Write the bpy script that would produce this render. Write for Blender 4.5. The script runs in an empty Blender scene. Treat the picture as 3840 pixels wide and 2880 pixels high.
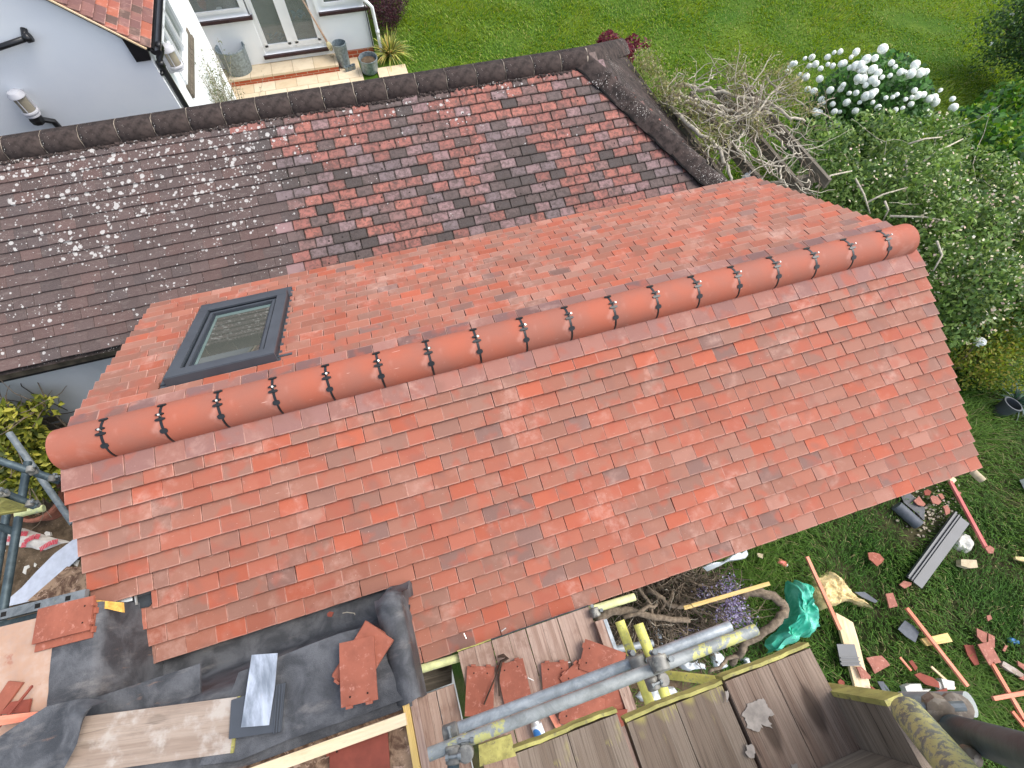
import bpy, math, random
import numpy as np
from mathutils import Vector, Matrix
random.seed(7); rng = np.random.default_rng(7)
V = Vector
scene = bpy.context.scene
# ---------------------------------------------------------------- camera (apex of the new roof is the origin, metres)
cam_d = bpy.data.cameras.new('camera'); cam = bpy.data.objects.new('camera', cam_d)
scene.collection.objects.link(cam); scene.camera = cam
cam_d.sensor_width = 36.0; cam_d.lens = 16.855; cam_d.clip_start = 0.02; cam_d.clip_end = 500
RM = ((0.9547822730392653, 0.2531217905711479, -0.15594925529809253), (-0.29651308526082243, 0.8490015495325202, -0.4373515281332489), (0.021697957486407404, 0.4638164809808247, 0.8856655523455128))
CAM = V((2.08282, -1.65788, 2.64972))
cam.matrix_world = Matrix.Translation(CAM) @ Matrix(RM).to_4x4()
# ---------------------------------------------------------------- sky, sun, exposure (bright overcast)
SUN_EL, SUN_AZ = 56.0, 94.0        # azimuth of the light measured from +Y towards +X
world = bpy.data.worlds.new('World'); scene.world = world; world.use_nodes = True
wn = world.node_tree.nodes; wl = world.node_tree.links
sky = wn.new('ShaderNodeTexSky'); sky.sky_type = 'NISHITA'; sky.sun_disc = False
sky.sun_elevation = math.radians(SUN_EL); sky.sun_rotation = math.radians(SUN_AZ)
sky.air_density = 1.0; sky.dust_density = 3.0; sky.ozone_density = 1.0
desat = wn.new('ShaderNodeHueSaturation'); desat.inputs['Saturation'].default_value = 0.62   # thin cloud whitens the sky
wl.new(sky.outputs[0], desat.inputs['Color']); wl.new(desat.outputs[0], wn['Background'].inputs[0]); wn['Background'].inputs[1].default_value = 0.15
sun_d = bpy.data.lights.new('sun', 'SUN'); sun = bpy.data.objects.new('sun', sun_d); scene.collection.objects.link(sun)
sun_d.energy = 0.9; sun_d.angle = math.radians(35); sun_d.color = (1.0, 0.97, 0.92)
e, a = math.radians(SUN_EL), math.radians(SUN_AZ)
sun.rotation_euler = V((math.sin(a)*math.cos(e), math.cos(a)*math.cos(e), math.sin(e))).to_track_quat('Z', 'Y').to_euler()
vs = scene.view_settings; vs.view_transform = 'Standard'; vs.look = 'None'; vs.exposure = 1.18; vs.gamma = 1
C = scene.collection
GZ = -3.3
# ---------------------------------------------------------------- node helper
class NT:
    def __init__(s, name, rough=0.8, spec=0.3):
        s.m = bpy.data.materials.new(name); s.m.use_nodes = True; s.t = s.m.node_tree; s.n = s.t.nodes; s.l = s.t.links
        s.b = s.n['Principled BSDF']; s.b.inputs['Roughness'].default_value = rough; s.b.inputs['Specular IOR Level'].default_value = spec
        s.tc = s.n.new('ShaderNodeTexCoord')
    def set(s, sock, v):
        if hasattr(v, 'links') or isinstance(v, bpy.types.NodeSocket): s.l.new(v, sock)
        elif isinstance(v, (tuple, list)): sock.default_value = tuple(v)+(1.0,) if len(v) == 3 and len(sock.default_value) == 4 else tuple(v)
        else:
            try: sock.default_value = v
            except (TypeError, ValueError): sock.default_value = (v,)*len(sock.default_value)
    def attr(s, name, fac=False):
        n = s.n.new('ShaderNodeAttribute'); n.attribute_name = name
        return n.outputs['Fac' if fac else 'Color']
    def obj(s): return s.tc.outputs['Object']
    def uv(s): return s.tc.outputs['UV']
    def map(s, v, scale=(1, 1, 1), loc=None, rot=(0, 0, 0)):
        n = s.n.new('ShaderNodeMapping'); s.l.new(v, n.inputs[0]); n.inputs['Scale'].default_value = scale; n.inputs['Rotation'].default_value = rot
        if loc is not None: s.set(n.inputs['Location'], loc)
        return n.outputs[0]
    def noise(s, v, scale=5, detail=4, rough=0.55, dist=0.0, col=False):
        n = s.n.new('ShaderNodeTexNoise'); s.l.new(v, n.inputs['Vector']); n.inputs['Scale'].default_value = scale
        n.inputs['Detail'].default_value = detail; n.inputs['Roughness'].default_value = rough; n.inputs['Distortion'].default_value = dist
        return n.outputs['Color' if col else 'Fac']
    def vor(s, v, scale=5, out='Distance', rnd=1.0):
        n = s.n.new('ShaderNodeTexVoronoi'); s.l.new(v, n.inputs['Vector']); n.inputs['Scale'].default_value = scale; n.inputs['Randomness'].default_value = rnd
        return n.outputs[out]
    def ramp(s, v, lo, hi, a=0.0, b=1.0):
        n = s.n.new('ShaderNodeMapRange'); s.set(n.inputs['Value'], v); n.inputs['From Min'].default_value = lo; n.inputs['From Max'].default_value = hi
        n.inputs['To Min'].default_value = a; n.inputs['To Max'].default_value = b; n.interpolation_type = 'SMOOTHSTEP'
        return n.outputs[0]
    def math(s, op, x, y=0.0, z=None):
        n = s.n.new('ShaderNodeMath'); n.operation = op; s.set(n.inputs[0], x); s.set(n.inputs[1], y)
        if z is not None: s.set(n.inputs[2], z)
        return n.outputs[0]
    def mul(s, x, y): return s.math('MULTIPLY', x, y)
    def add(s, x, y): return s.math('ADD', x, y)
    def mix(s, f, x, y, mode='MIX'):
        n = s.n.new('ShaderNodeMix'); n.data_type = 'RGBA'; n.blend_type = mode
        s.set(n.inputs[0], f); s.set(n.inputs[6], x); s.set(n.inputs[7], y)
        return n.outputs[2]
    def sep(s, v):
        n = s.n.new('ShaderNodeSeparateXYZ'); s.l.new(v, n.inputs[0]); return n.outputs
    def vadd(s, v, w):
        n = s.n.new('ShaderNodeVectorMath'); n.operation = 'ADD'; s.l.new(v, n.inputs[0]); s.set(n.inputs[1], w); return n.outputs[0]
    def hsv(s, c, h=0.5, sat=1.0, val=1.0):
        n = s.n.new('ShaderNodeHueSaturation'); s.set(n.inputs['Color'], c); s.set(n.inputs['Hue'], h); s.set(n.inputs['Saturation'], sat); s.set(n.inputs['Value'], val); return n.outputs[0]
    def rnd(s): return s.n.new('ShaderNodeObjectInfo').outputs['Random']
    def bump(s, h, dist=0.005, strength=0.6):
        n = s.n.new('ShaderNodeBump'); n.inputs['Distance'].default_value = dist; n.inputs['Strength'].default_value = strength
        s.l.new(h, n.inputs['Height']); s.l.new(n.outputs[0], s.b.inputs['Normal'])
    def out(s, col, rough=None, metal=None):
        s.set(s.b.inputs['Base Color'], col)
        if rough is not None: s.set(s.b.inputs['Roughness'], rough)
        if metal is not None: s.set(s.b.inputs['Metallic'], metal)
        return s.m
M = {}
def plain(name, col, var=0.15, scale=12, rough=0.8, metal=0.0, bump=0.0, spec=0.3, spots=None):
    t = NT(name, rough, spec); c2 = tuple(min(1, x*(1+var)) for x in col); c1 = tuple(x*(1-var) for x in col)
    p = t.vadd(t.obj(), t.mul(t.rnd(), 37.0)); n = t.noise(p, scale, 6, 0.6); c = t.mix(t.ramp(n, 0.3, 0.7), c1, c2)
    if spots: c = t.mix(t.ramp(t.noise(p, scale*2.7, 5, 0.7), 0.55, 0.7), c, spots)
    if bump: t.bump(n, bump)
    M[name] = t.out(c, None, metal); return M[name]
# new clay tiles: tint per tile, a burnt red bloom inside some tiles, fine sand, dust smears and scratches
def new_tile_mat(name='clay_tile', hotk=0.6):
    t = NT(name, 0.82, 0.25); tint = t.attr('tint'); r = t.attr('rnd', True); p = t.obj(); q = t.vadd(p, t.mul(r, 61.0)); uv = t.sep(t.uv())
    bl = t.ramp(t.add(t.noise(q, 7, 2, 0.5), t.mul(r, 0.0)), 0.50, 0.66); hot = t.mix(t.ramp(r, 0, 1), (0.40, 0.092, 0.050), (0.33, 0.082, 0.050))
    c = t.mix(t.mul(bl, hotk), tint, hot)
    c = t.mix(t.ramp(t.noise(q, 5, 2, 0.5), 0.55, 0.72, 0, 0.55), c, (0.20, 0.105, 0.082))
    c = t.mix(0.22, c, t.mix(t.noise(p, 260, 3, 0.7), (0.11, 0.04, 0.028), (0.48, 0.21, 0.15)), 'MIX')
    dust = t.mul(t.ramp(t.noise(p, 3.0, 5, 0.62, 0.6), 0.50, 0.72), t.ramp(t.noise(p, 15, 4, 0.7), 0.34, 0.68))
    c = t.mix(t.mul(dust, 0.45), c, (0.58, 0.37, 0.30))
    sc = t.ramp(t.noise(t.map(q, (16, 160, 60), rot=(0, 0, 0.7)), 1.0, 2, 0.5), 0.74, 0.80); c = t.mix(t.mul(sc, 0.5), c, (0.70, 0.48, 0.40))
    sp = t.ramp(t.noise(p, 95, 2, 0.5), 0.73, 0.78); c = t.mix(t.mul(sp, 0.6), c, (0.68, 0.5, 0.42))
    ed = t.math('MAXIMUM', t.ramp(uv[0], 0.035, 0.0), t.ramp(uv[0], 0.965, 1.0)); ed = t.math('MAXIMUM', ed, t.ramp(uv[1], 0.07, 0.0))
    c = t.mix(t.mul(t.mul(ed, t.ramp(t.noise(p, 9, 3), 0.35, 0.6)), 0.6), c, (0.58, 0.34, 0.27))
    t.bump(t.add(t.noise(p, 300, 3, 0.7), t.mul(t.noise(p, 30, 3, 0.6), 0.8)), 0.0012, 0.7)
    M[name] = t.out(c)
new_tile_mat(); new_tile_mat('weathered_tile', 0.0)
def old_tile_mat():
    t = NT('old_tile', 0.9, 0.2); tint = t.attr('tint'); r = t.attr('rnd', True); p = t.vadd(t.obj(), (0.0, 3.3, -3.3)); q = t.vadd(p, t.mul(r, 61.0)); uv = t.sep(t.uv()); x = t.sep(p)
    red = t.ramp(x[0], 1.05, 1.3)
    g = t.ramp(t.noise(q, 26, 6, 0.68, 0.5), 0.42, 0.62); c = t.mix(t.mul(g, t.mul(red, 0.62)), tint, (0.05, 0.04, 0.036))
    g2 = t.ramp(t.noise(q, 9, 5, 0.65, 0.4), 0.5, 0.66); c = t.mix(t.mul(g2, t.mul(red, 0.55)), c, (0.045, 0.038, 0.034))
    c = t.mix(t.ramp(t.noise(p, 140, 3, 0.7), 0.3, 0.8, 0, 0.35), c, (0.25, 0.18, 0.16))
    ed = t.math('MAXIMUM', t.ramp(uv[0], 0.09, 0.0), t.ramp(uv[0], 0.91, 1.0)); ed = t.math('MAXIMUM', ed, t.ramp(uv[1], 0.16, 0.0))
    c = t.mix(t.mul(t.mul(ed, red), t.ramp(t.noise(p, 40, 3), 0.3, 0.6, 0.3, 0.85)), c, (0.05, 0.042, 0.034))
    pale = t.ramp(t.noise(t.map(p, (3, 9, 9), rot=(0, 0, 0.3)), 4, 5, 0.7), 0.52, 0.72); c = t.mix(t.mul(t.mul(pale, t.math('SUBTRACT', 1.0, red)), 0.3), c, (0.28, 0.24, 0.21))
    # lichen: round spots, dense high up and to the left
    den = t.ramp(x[1], 1.7, 3.1, 0.012, 0.105); den = t.add(den, t.ramp(x[0], 0.8, 1.7, 0.035, -0.07)); den = t.add(den, t.ramp(x[1], 2.95, 3.12, 0.0, 0.035))
    den = t.add(den, t.mul(t.math('SUBTRACT', t.noise(p, 3.2, 5, 0.65), 0.52), 0.50)); w = t.vadd(p, t.mul(t.noise(p, 60, 2), 0.012))
    for sc, k in ((14, 1.05), (27, 0.9), (55, 0.6)):
        d = t.vor(w, sc); th = t.mul(t.math('MINIMUM', den, 0.13), 2.1*k); lic = t.math('LESS_THAN', d, th)
        c = t.mix(t.mul(lic, 0.85 if sc < 50 else 0.6), c, t.mix(t.noise(p, 60, 3), (0.30, 0.28, 0.26), (0.66, 0.64, 0.60)))
    hole = t.math('LESS_THAN', t.vor(q, 9.0), 0.085); c = t.mix(t.mul(t.mul(hole, red), 0.9), c, (0.02, 0.014, 0.012))
    t.bump(t.add(t.noise(p, 120, 4, 0.7), t.mul(g, 0.4)), 0.002, 0.8); M['old_tile'] = t.out(c)
old_tile_mat()
def old_ridge_mat():
    t = NT('old_ridge', 0.92, 0.15); p = t.obj(); n = t.noise(p, 14, 6, 0.65)
    c = t.mix(t.ramp(n, 0.35, 0.65), (0.026, 0.021, 0.019), (0.066, 0.050, 0.044)); c = t.mix(t.ramp(t.noise(p, 5, 4), 0.5, 0.7, 0, 0.5), c, (0.095, 0.066, 0.057))
    w = t.vadd(p, t.mul(t.noise(p, 60, 2), 0.02)); den = t.mul(t.ramp(t.noise(p, 2.2, 3), 0.42, 0.64, 0.1, 1), 0.14)
    for sc in (38, 75): c = t.mix(t.mul(t.math('LESS_THAN', t.vor(t.vadd(w, float(sc)), sc), t.mul(den, 1.5)), 0.85), c, (0.5, 0.47, 0.43))
    t.bump(n, 0.004); M['old_ridge'] = t.out(c)
old_ridge_mat()
def ridge_mat():
    t = NT('ridge_clay', 0.75, 0.3); p = t.vadd(t.obj(), t.mul(t.rnd(), 20.0)); po = t.obj()
    c = t.mix(t.ramp(t.noise(p, 3.2, 3, 0.5), 0.35, 0.68), (0.295, 0.105, 0.070), (0.385, 0.098, 0.052))
    c = t.mix(0.18, c, t.mix(t.noise(po, 250, 3, 0.7), (0.14, 0.05, 0.036), (0.56, 0.25, 0.18)))
    c = t.mix(t.mul(t.ramp(t.noise(po, 6, 4, 0.6, 0.6), 0.52, 0.78), 0.5), c, (0.52, 0.28, 0.22))
    sc = t.ramp(t.noise(t.map(p, (8, 90, 90), rot=(0.3, 0, 0.2)), 1.0, 2), 0.73, 0.79); c = t.mix(t.mul(sc, 0.5), c, (0.85, 0.6, 0.5))
    t.bump(t.noise(po, 250, 3, 0.7), 0.001); M['ridge_clay'] = t.out(c)
ridge_mat()
def wood(name, c1, c2, stain=None, sc=1.0, rough=0.85, paint=None, dark=0.5, endpaint=None):
    t = NT(name, rough, 0.2); r = t.mul(t.rnd(), 13.0); uv = t.vadd(t.uv(), r); ruv = t.sep(t.uv())
    ring = t.noise(t.map(uv, (1.6*sc, 26*sc, 1)), 1.0, 3, 0.5, 1.2); g = t.noise(t.map(uv, (5*sc, 260*sc, 1)), 1.0, 4, 0.7, 0.3)
    c = t.mix(t.ramp(ring, 0.3, 0.7), c1, c2); c = t.mix(t.ramp(g, 0.45, 0.68, 0, dark), c, tuple(x*0.28 for x in c1))
    crk = t.noise(t.map(uv, (1.3*sc, 42*sc, 1)), 1.0, 2, 0.4, 0.25); crk = t.ramp(t.math('ABSOLUTE', t.math('SUBTRACT', crk, 0.5)), 0.012, 0.0); c = t.mix(t.mul(t.mul(crk, t.ramp(t.noise(uv, 3, 2), 0.42, 0.6)), min(0.9, dark*1.7)), c, tuple(x*0.15 for x in c1))
    kn = t.vor(t.map(uv, (3.0, 8.0, 1)), 1.0); kd = t.ramp(kn, 0.17, 0.09); c = t.mix(t.mul(kd, min(0.8, dark*1.6)), c, tuple(x*0.32 for x in c1)); c = t.mix(t.mul(t.ramp(t.noise(t.map(uv, (6, 10, 1)), 1.0, 5, 0.7), 0.5, 0.75), 0.35), c, tuple(x*0.55 for x in c1))
    if stain: c = t.mix(t.ramp(t.noise(uv, 7, 5, 0.65), 0.5, 0.66, 0, 0.8), c, stain)
    if paint: c = t.mix(t.ramp(t.noise(uv, 6, 5, 0.7, 0.4), 0.62, 0.68, 0, 0.9), c, paint)
    if endpaint:   # streaks of spilt marker paint running from the end of the board
        f = t.math('GREATER_THAN', t.noise(t.map(uv, (3, 60, 1)), 1.0, 4, 0.75), t.ramp(ruv[0], 0.0, 0.11, 0.44, 0.80)); f = t.mul(f, t.ramp(t.noise(uv, 7, 3), 0.45, 0.6)); c = t.mix(t.mul(f, 0.85), c, endpaint)
    t.bump(g, 0.0025, 0.8); M[name] = t.out(c); return M[name]
wood('board_grey', (0.175, 0.130, 0.095), (0.27, 0.215, 0.165), endpaint=(0.50, 0.46, 0.10))
wood('board_red', (0.195, 0.135, 0.100), (0.29, 0.220, 0.170))
wood('board_pink', (0.31, 0.205, 0.155), (0.43, 0.31, 0.245), stain=(0.25, 0.155, 0.115), dark=0.35)
wood('board_brown', (0.19, 0.150, 0.115), (0.28, 0.225, 0.175), dark=0.45)
wood('board_dirty', (0.29, 0.22, 0.17), (0.37, 0.295, 0.235), stain=(0.45, 0.40, 0.35), dark=0.2, sc=0.7)
wood('pine', (0.72, 0.52, 0.30), (0.80, 0.64, 0.43), dark=0.12)
wood('pine_yellow', (0.62, 0.42, 0.14), (0.76, 0.55, 0.24), dark=0.2)
wood('batten_red', (0.68, 0.20, 0.12), (0.78, 0.32, 0.21), dark=0.12)
wood('batten_pink', (0.52, 0.13, 0.12), (0.60, 0.20, 0.18), dark=0.15)
wood('old_timber', (0.13, 0.11, 0.085), (0.22, 0.19, 0.15), dark=0.6)
def chip():
    t = NT('chipboard', 0.85, 0.2); p = t.obj(); v = t.noise(t.map(p, (1, 1, 1)), 28, 5, 0.7)
    c = t.mix(t.ramp(t.noise(p, 4, 4, 0.6), 0.35, 0.7), (0.35, 0.225, 0.165), (0.47, 0.34, 0.265)); c = t.mix(t.ramp(v, 0.4, 0.62), t.mix(0.5, c, (0.42, 0.25, 0.16)), c)
    c = t.mix(t.ramp(t.noise(p, 9, 6, 0.7), 0.6, 0.72, 0, 0.7), c, (0.30, 0.12, 0.08)); M['chipboard'] = t.out(c)
    t2 = NT('board_brown_osb', 0.85, 0.2); p = t2.obj(); c = t2.mix(t2.ramp(t2.noise(p, 9, 6, 0.7, 1), 0.4, 0.6), (0.10, 0.055, 0.035), (0.33, 0.22, 0.14))
    c = t2.mix(t2.ramp(t2.noise(p, 14, 6, 0.6, 2), 0.6, 0.64, 0, 0.8), c, (0.48, 0.33, 0.24)); M['osb'] = t2.out(c)
chip()
def felt():
    t = NT('felt', 0.62, 0.35); p = t.obj(); n = t.noise(p, 7, 6, 0.62, 0.5)
    c = t.mix(t.ramp(n, 0.35, 0.68), (0.042, 0.044, 0.048), (0.115, 0.118, 0.125)); c = t.mix(t.ramp(t.noise(t.map(p, (1, 3, 1)), 4, 5, 0.65), 0.55, 0.75, 0, 0.6), c, (0.20, 0.185, 0.175))
    c = t.mix(t.ramp(t.noise(p, 120, 3, 0.7), 0.5, 0.8, 0, 0.35), c, (0.02, 0.02, 0.022)); c = t.mix(t.ramp(t.noise(t.map(p, (1.2, 5, 1), rot=(0, 0, 0.25)), 3, 5, 0.6), 0.66, 0.76, 0, 0.55), c, (0.30, 0.17, 0.11))
    t.bump(t.add(t.noise(p, 200, 3, 0.7), t.mul(n, 0.8)), 0.003, 0.8); M['felt'] = t.out(c, t.ramp(n, 0.3, 0.7, 0.45, 0.75))
felt()
def render_mat():
    t = NT('white_render', 0.85, 0.25); p = t.obj(); c = t.mix(t.ramp(t.noise(p, 1.3, 5, 0.6), 0.3, 0.75), (0.82, 0.85, 0.87), (0.88, 0.90, 0.90))
    c = t.mix(t.ramp(t.noise(p, 22, 5, 0.75), 0.66, 0.76, 0, 0.12), c, (0.55, 0.5, 0.45)); t.bump(t.noise(p, 140, 4, 0.6), 0.003, 0.5); M['white_render'] = t.out(c)
    t = NT('grey_render', 0.85, 0.25); p = t.obj(); c = t.mix(t.ramp(t.noise(t.map(p, (1, 1, 0.4)), 2.2, 5, 0.6), 0.3, 0.75), (0.44, 0.46, 0.47), (0.56, 0.57, 0.57))
    c = t.mix(t.ramp(t.noise(p, 9, 6, 0.75), 0.62, 0.76, 0, 0.35), c, (0.33, 0.31, 0.27)); t.bump(t.noise(p, 140, 4, 0.6), 0.003, 0.5); M['grey_render'] = t.out(c)
render_mat()
def brick_mat():
    t = NT('brick', 0.9, 0.2); n = t.n.new('ShaderNodeTexBrick'); t.l.new(t.map(t.uv(), (1, 1, 1)), n.inputs['Vector'])
    n.inputs['Scale'].default_value = 1.0; n.inputs['Brick Width'].default_value = 0.225; n.inputs['Row Height'].default_value = 0.075; n.inputs['Mortar Size'].default_value = 0.006
    n.inputs['Color1'].default_value = (0.42, 0.09, 0.04, 1); n.inputs['Color2'].default_value = (0.52, 0.13, 0.06, 1); n.inputs['Mortar'].default_value = (0.5, 0.38, 0.28, 1)
    M['brick'] = t.out(t.mix(t.ramp(t.noise(t.obj(), 30, 4), 0.5, 0.8, 0, 0.4), n.outputs[0], (0.28, 0.06, 0.03)))
    t = NT('paving', 0.85, 0.25); n = t.n.new('ShaderNodeTexBrick'); t.l.new(t.uv(), n.inputs['Vector']); n.inputs['Scale'].default_value = 1.0
    n.inputs['Brick Width'].default_value = 0.42; n.inputs['Row Height'].default_value = 0.42; n.inputs['Mortar Size'].default_value = 0.006
    n.inputs['Color1'].default_value = (0.62, 0.50, 0.33, 1); n.inputs['Color2'].default_value = (0.70, 0.60, 0.44, 1); n.inputs['Mortar'].default_value = (0.35, 0.27, 0.18, 1)
    M['paving'] = t.out(t.mix(t.ramp(t.noise(t.obj(), 6, 6, 0.7), 0.4, 0.75, 0, 0.5), n.outputs[0], (0.48, 0.36, 0.22)))
brick_mat()
def metal_mats():
    for name, c1, c2, pt, amt in (('galv', (0.22, 0.245, 0.255), (0.40, 0.43, 0.445), None, 0), ('galv_dark', (0.10, 0.115, 0.12), (0.24, 0.26, 0.265), (0.55, 0.55, 0.14), 0.66),
            ('galv_yellow', (0.20, 0.215, 0.205), (0.34, 0.36, 0.35), (0.58, 0.56, 0.20), 0.56), ('tube_black', (0.036, 0.054, 0.062), (0.085, 0.118, 0.130), None, 0), ('tube_grey', (0.10, 0.12, 0.125), (0.20, 0.225, 0.23), None, 0), ('tube_flaky', (0.10, 0.11, 0.10), (0.25, 0.26, 0.22), (0.50, 0.47, 0.20), 0.49),
            ('coupler', (0.12, 0.115, 0.105), (0.24, 0.235, 0.21), (0.34, 0.33, 0.28), 0.56), ('rusty', (0.085, 0.068, 0.052), (0.17, 0.135, 0.10), (0.27, 0.23, 0.18), 0.55)):
        t = NT(name, 0.55, 0.4); p = t.vadd(t.obj(), t.mul(t.rnd(), 9.0)); c = t.mix(t.ramp(t.noise(p, 12, 6, 0.7, 0.6), 0.3, 0.7), c1, c2)
        if pt:
            if name == 'galv_yellow': amt = t.ramp(t.math('ABSOLUTE', t.sep(t.obj())[0]), 0.30, 0.50, 0.75, 0.50)
            c = t.mix(t.ramp(t.math('SUBTRACT', t.noise(p, 60 if name == 'tube_flaky' else 9, 7, 0.8 if name == 'tube_flaky' else 0.72, 0.4), amt), -0.02, 0.03), c, t.mix(t.noise(p, 30, 4), pt, tuple(x*0.72 for x in pt)))
        c = t.mix(t.ramp(t.noise(p, 20, 5, 0.7), 0.7, 0.76, 0, 0.1 if name == 'tube_black' else 0.6), c, (0.28, 0.11, 0.05)); t.bump(t.noise(p, 60, 4, 0.7), 0.001); M[name] = t.out(c, 0.5, 0.35 if name in ('galv', 'galv_dark', 'tube_black') else 0.1)
    t = NT('lead_sheet', 0.35, 0.5); p = t.obj(); c = t.mix(t.ramp(t.noise(t.map(p, (3, 1, 1)), 5, 5, 0.6, 0.3), 0.3, 0.7), (0.24, 0.27, 0.30), (0.72, 0.76, 0.82)); M['lead_sheet'] = t.out(t.mix(t.ramp(t.noise(p, 15, 5), 0.6, 0.75, 0, 0.5), c, (0.55, 0.50, 0.42)), 0.35, 0.6)
metal_mats()
plain('band_yellow', (0.36, 0.33, 0.10), 0.3, 20, 0.65, spots=(0.16, 0.14, 0.08)); plain('black_plastic', (0.012, 0.013, 0.014), 0.3, 20, 0.4, spec=0.5)
plain('slate_plastic', (0.035, 0.04, 0.045), 0.3, 20, 0.5); plain('steel', (0.62, 0.60, 0.55), 0.1, 30, 0.3, metal=0.6)
plain('anthracite', (0.056, 0.063, 0.073), 0.12, 5, 0.42, spec=0.5); plain('anthracite_dark', (0.025, 0.031, 0.038), 0.15, 6, 0.45, spec=0.5)
plain('upvc', (0.80, 0.82, 0.83), 0.03, 3, 0.35, spec=0.5); plain('sill_brown', (0.045, 0.022, 0.024), 0.2, 12, 0.4); plain('black_gutter', (0.012, 0.012, 0.013), 0.3, 8, 0.35, spec=0.5)
plain('mortar', (0.32, 0.27, 0.21), 0.3, 25, 0.95, bump=0.004); plain('mortar_white', (0.6, 0.57, 0.5), 0.2, 25, 0.95, bump=0.004); plain('dark_void', (0.012, 0.011, 0.010), 0.2, 5, 1.0)
plain('soffit_dirty', (0.10, 0.08, 0.055), 0.5, 9, 0.9); plain('galv_pot', (0.24, 0.29, 0.31), 0.3, 25, 0.45, metal=0.4); plain('terracotta', (0.288, 0.112, 0.072), 0.2, 20, 0.9)
plain('broken_tile', (0.320, 0.128, 0.092), 0.15, 14, 0.85, spots=(0.52, 0.28, 0.21)); plain('loose_tile', (0.281, 0.090, 0.055), 0.14, 11, 0.8, bump=0.001, spots=(0.42, 0.18, 0.13)); plain('brown_tile', (0.22, 0.055, 0.035), 0.15, 12, 0.8)
plain('rubble_white', (0.540, 0.525, 0.473), 0.1, 25, 0.9); plain('sand_brick', (0.468, 0.383, 0.255), 0.15, 30, 0.95); plain('wool', (0.637, 0.493, 0.238), 0.28, 20, 1.0, bump=0.02, spots=(0.86, 0.76, 0.50))
plain('white_paint', (0.78, 0.78, 0.76), 0.05, 8, 0.5); plain('blue_print', (0.04, 0.17, 0.42), 0.2, 14, 0.4); plain('red_can', (0.62, 0.17, 0.13), 0.25, 40, 0.4); plain('cloth_blue', (0.14, 0.26, 0.36), 0.35, 14, 0.9)
plain('membrane', (0.476, 0.510, 0.578), 0.09, 14, 0.8, spots=(0.46, 0.50, 0.58)); plain('sack', (0.527, 0.493, 0.442), 0.15, 14, 0.5); plain('sack_red', (0.50, 0.05, 0.07), 0.2, 20, 0.5); plain('slate_grey', (0.085, 0.095, 0.11), 0.2, 14, 0.6)
plain('bark', (0.20, 0.155, 0.11), 0.35, 30, 0.95, bump=0.004); plain('twig_pale', (0.46, 0.41, 0.32), 0.3, 30, 0.95); plain('twig_dark', (0.07, 0.055, 0.04), 0.3, 30, 0.95); plain('interior', (0.22, 0.20, 0.16), 0.3, 2, 0.9); plain('lamp_grey', (0.50, 0.50, 0.52), 0.06, 12, 0.5)
plain('rope', (0.55, 0.38, 0.28), 0.2, 40, 0.9); plain('brush', (0.62, 0.55, 0.32), 0.25, 60, 0.95); plain('insul', (0.62, 0.36, 0.08), 0.3, 40, 0.95); plain('clear_plastic_white', (0.7, 0.74, 0.76), 0.08, 20, 0.25, spec=0.5)
plain('leather', (0.05, 0.03, 0.02), 0.3, 20, 0.9)
def glass(name, col, rough=0.03, tr=0.6):
    t = NT(name, rough, 0.5); t.b.inputs['Transmission Weight'].default_value = tr; t.b.inputs['IOR'].default_value = 1.45; M[name] = t.out(col); return t
glass('pane_glass', (0.55, 0.62, 0.60), 0.02, 0.75); glass('lamp_glass', (0.45, 0.40, 0.30), 0.1, 0.4)
def skyglass():
    t = NT('skylight_glass', 0.015, 0.8); M['skylight_glass'] = t.out((0.075, 0.080, 0.066)); t.b.inputs['Coat Weight'].default_value = 0.6
skyglass()
def edge():
    t = NT('pane_reflection', 0.06, 0.6); M['pane_reflection'] = t.out((0.13, 0.18, 0.165))  # pale green colour standing in for reflection and lining seen in the skylight
edge()
def sheet_green():
    t = NT('green_sheet', 0.42, 0.4); p = t.obj(); t.b.inputs['Subsurface Weight'].default_value = 0; t.b.inputs['Transmission Weight'].default_value = 0.15
    M['green_sheet'] = t.out(t.mix(t.ramp(t.noise(p, 6, 4, 0.6, 1.0), 0.35, 0.7), (0.02, 0.42, 0.27), (0.16, 0.70, 0.52)))
sheet_green()
def leaf_mat(name='leaf', trans=0.3, rough=0.55):
    t = NT(name, rough, 0.3); c = t.attr('tint'); t.set(t.b.inputs['Base Color'], c)
    tr = t.n.new('ShaderNodeBsdfTranslucent'); t.l.new(t.hsv(c, 0.49, 1.1, 1.6), tr.inputs[0]); mx = t.n.new('ShaderNodeMixShader'); mx.inputs[0].default_value = trans
    t.l.new(t.b.outputs[0], mx.inputs[1]); t.l.new(tr.outputs[0], mx.inputs[2]); t.l.new(mx.outputs[0], t.n['Material Output'].inputs[0]); M[name] = t.m
leaf_mat(); leaf_mat('grass_blade', 0.3, 0.6)
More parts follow.
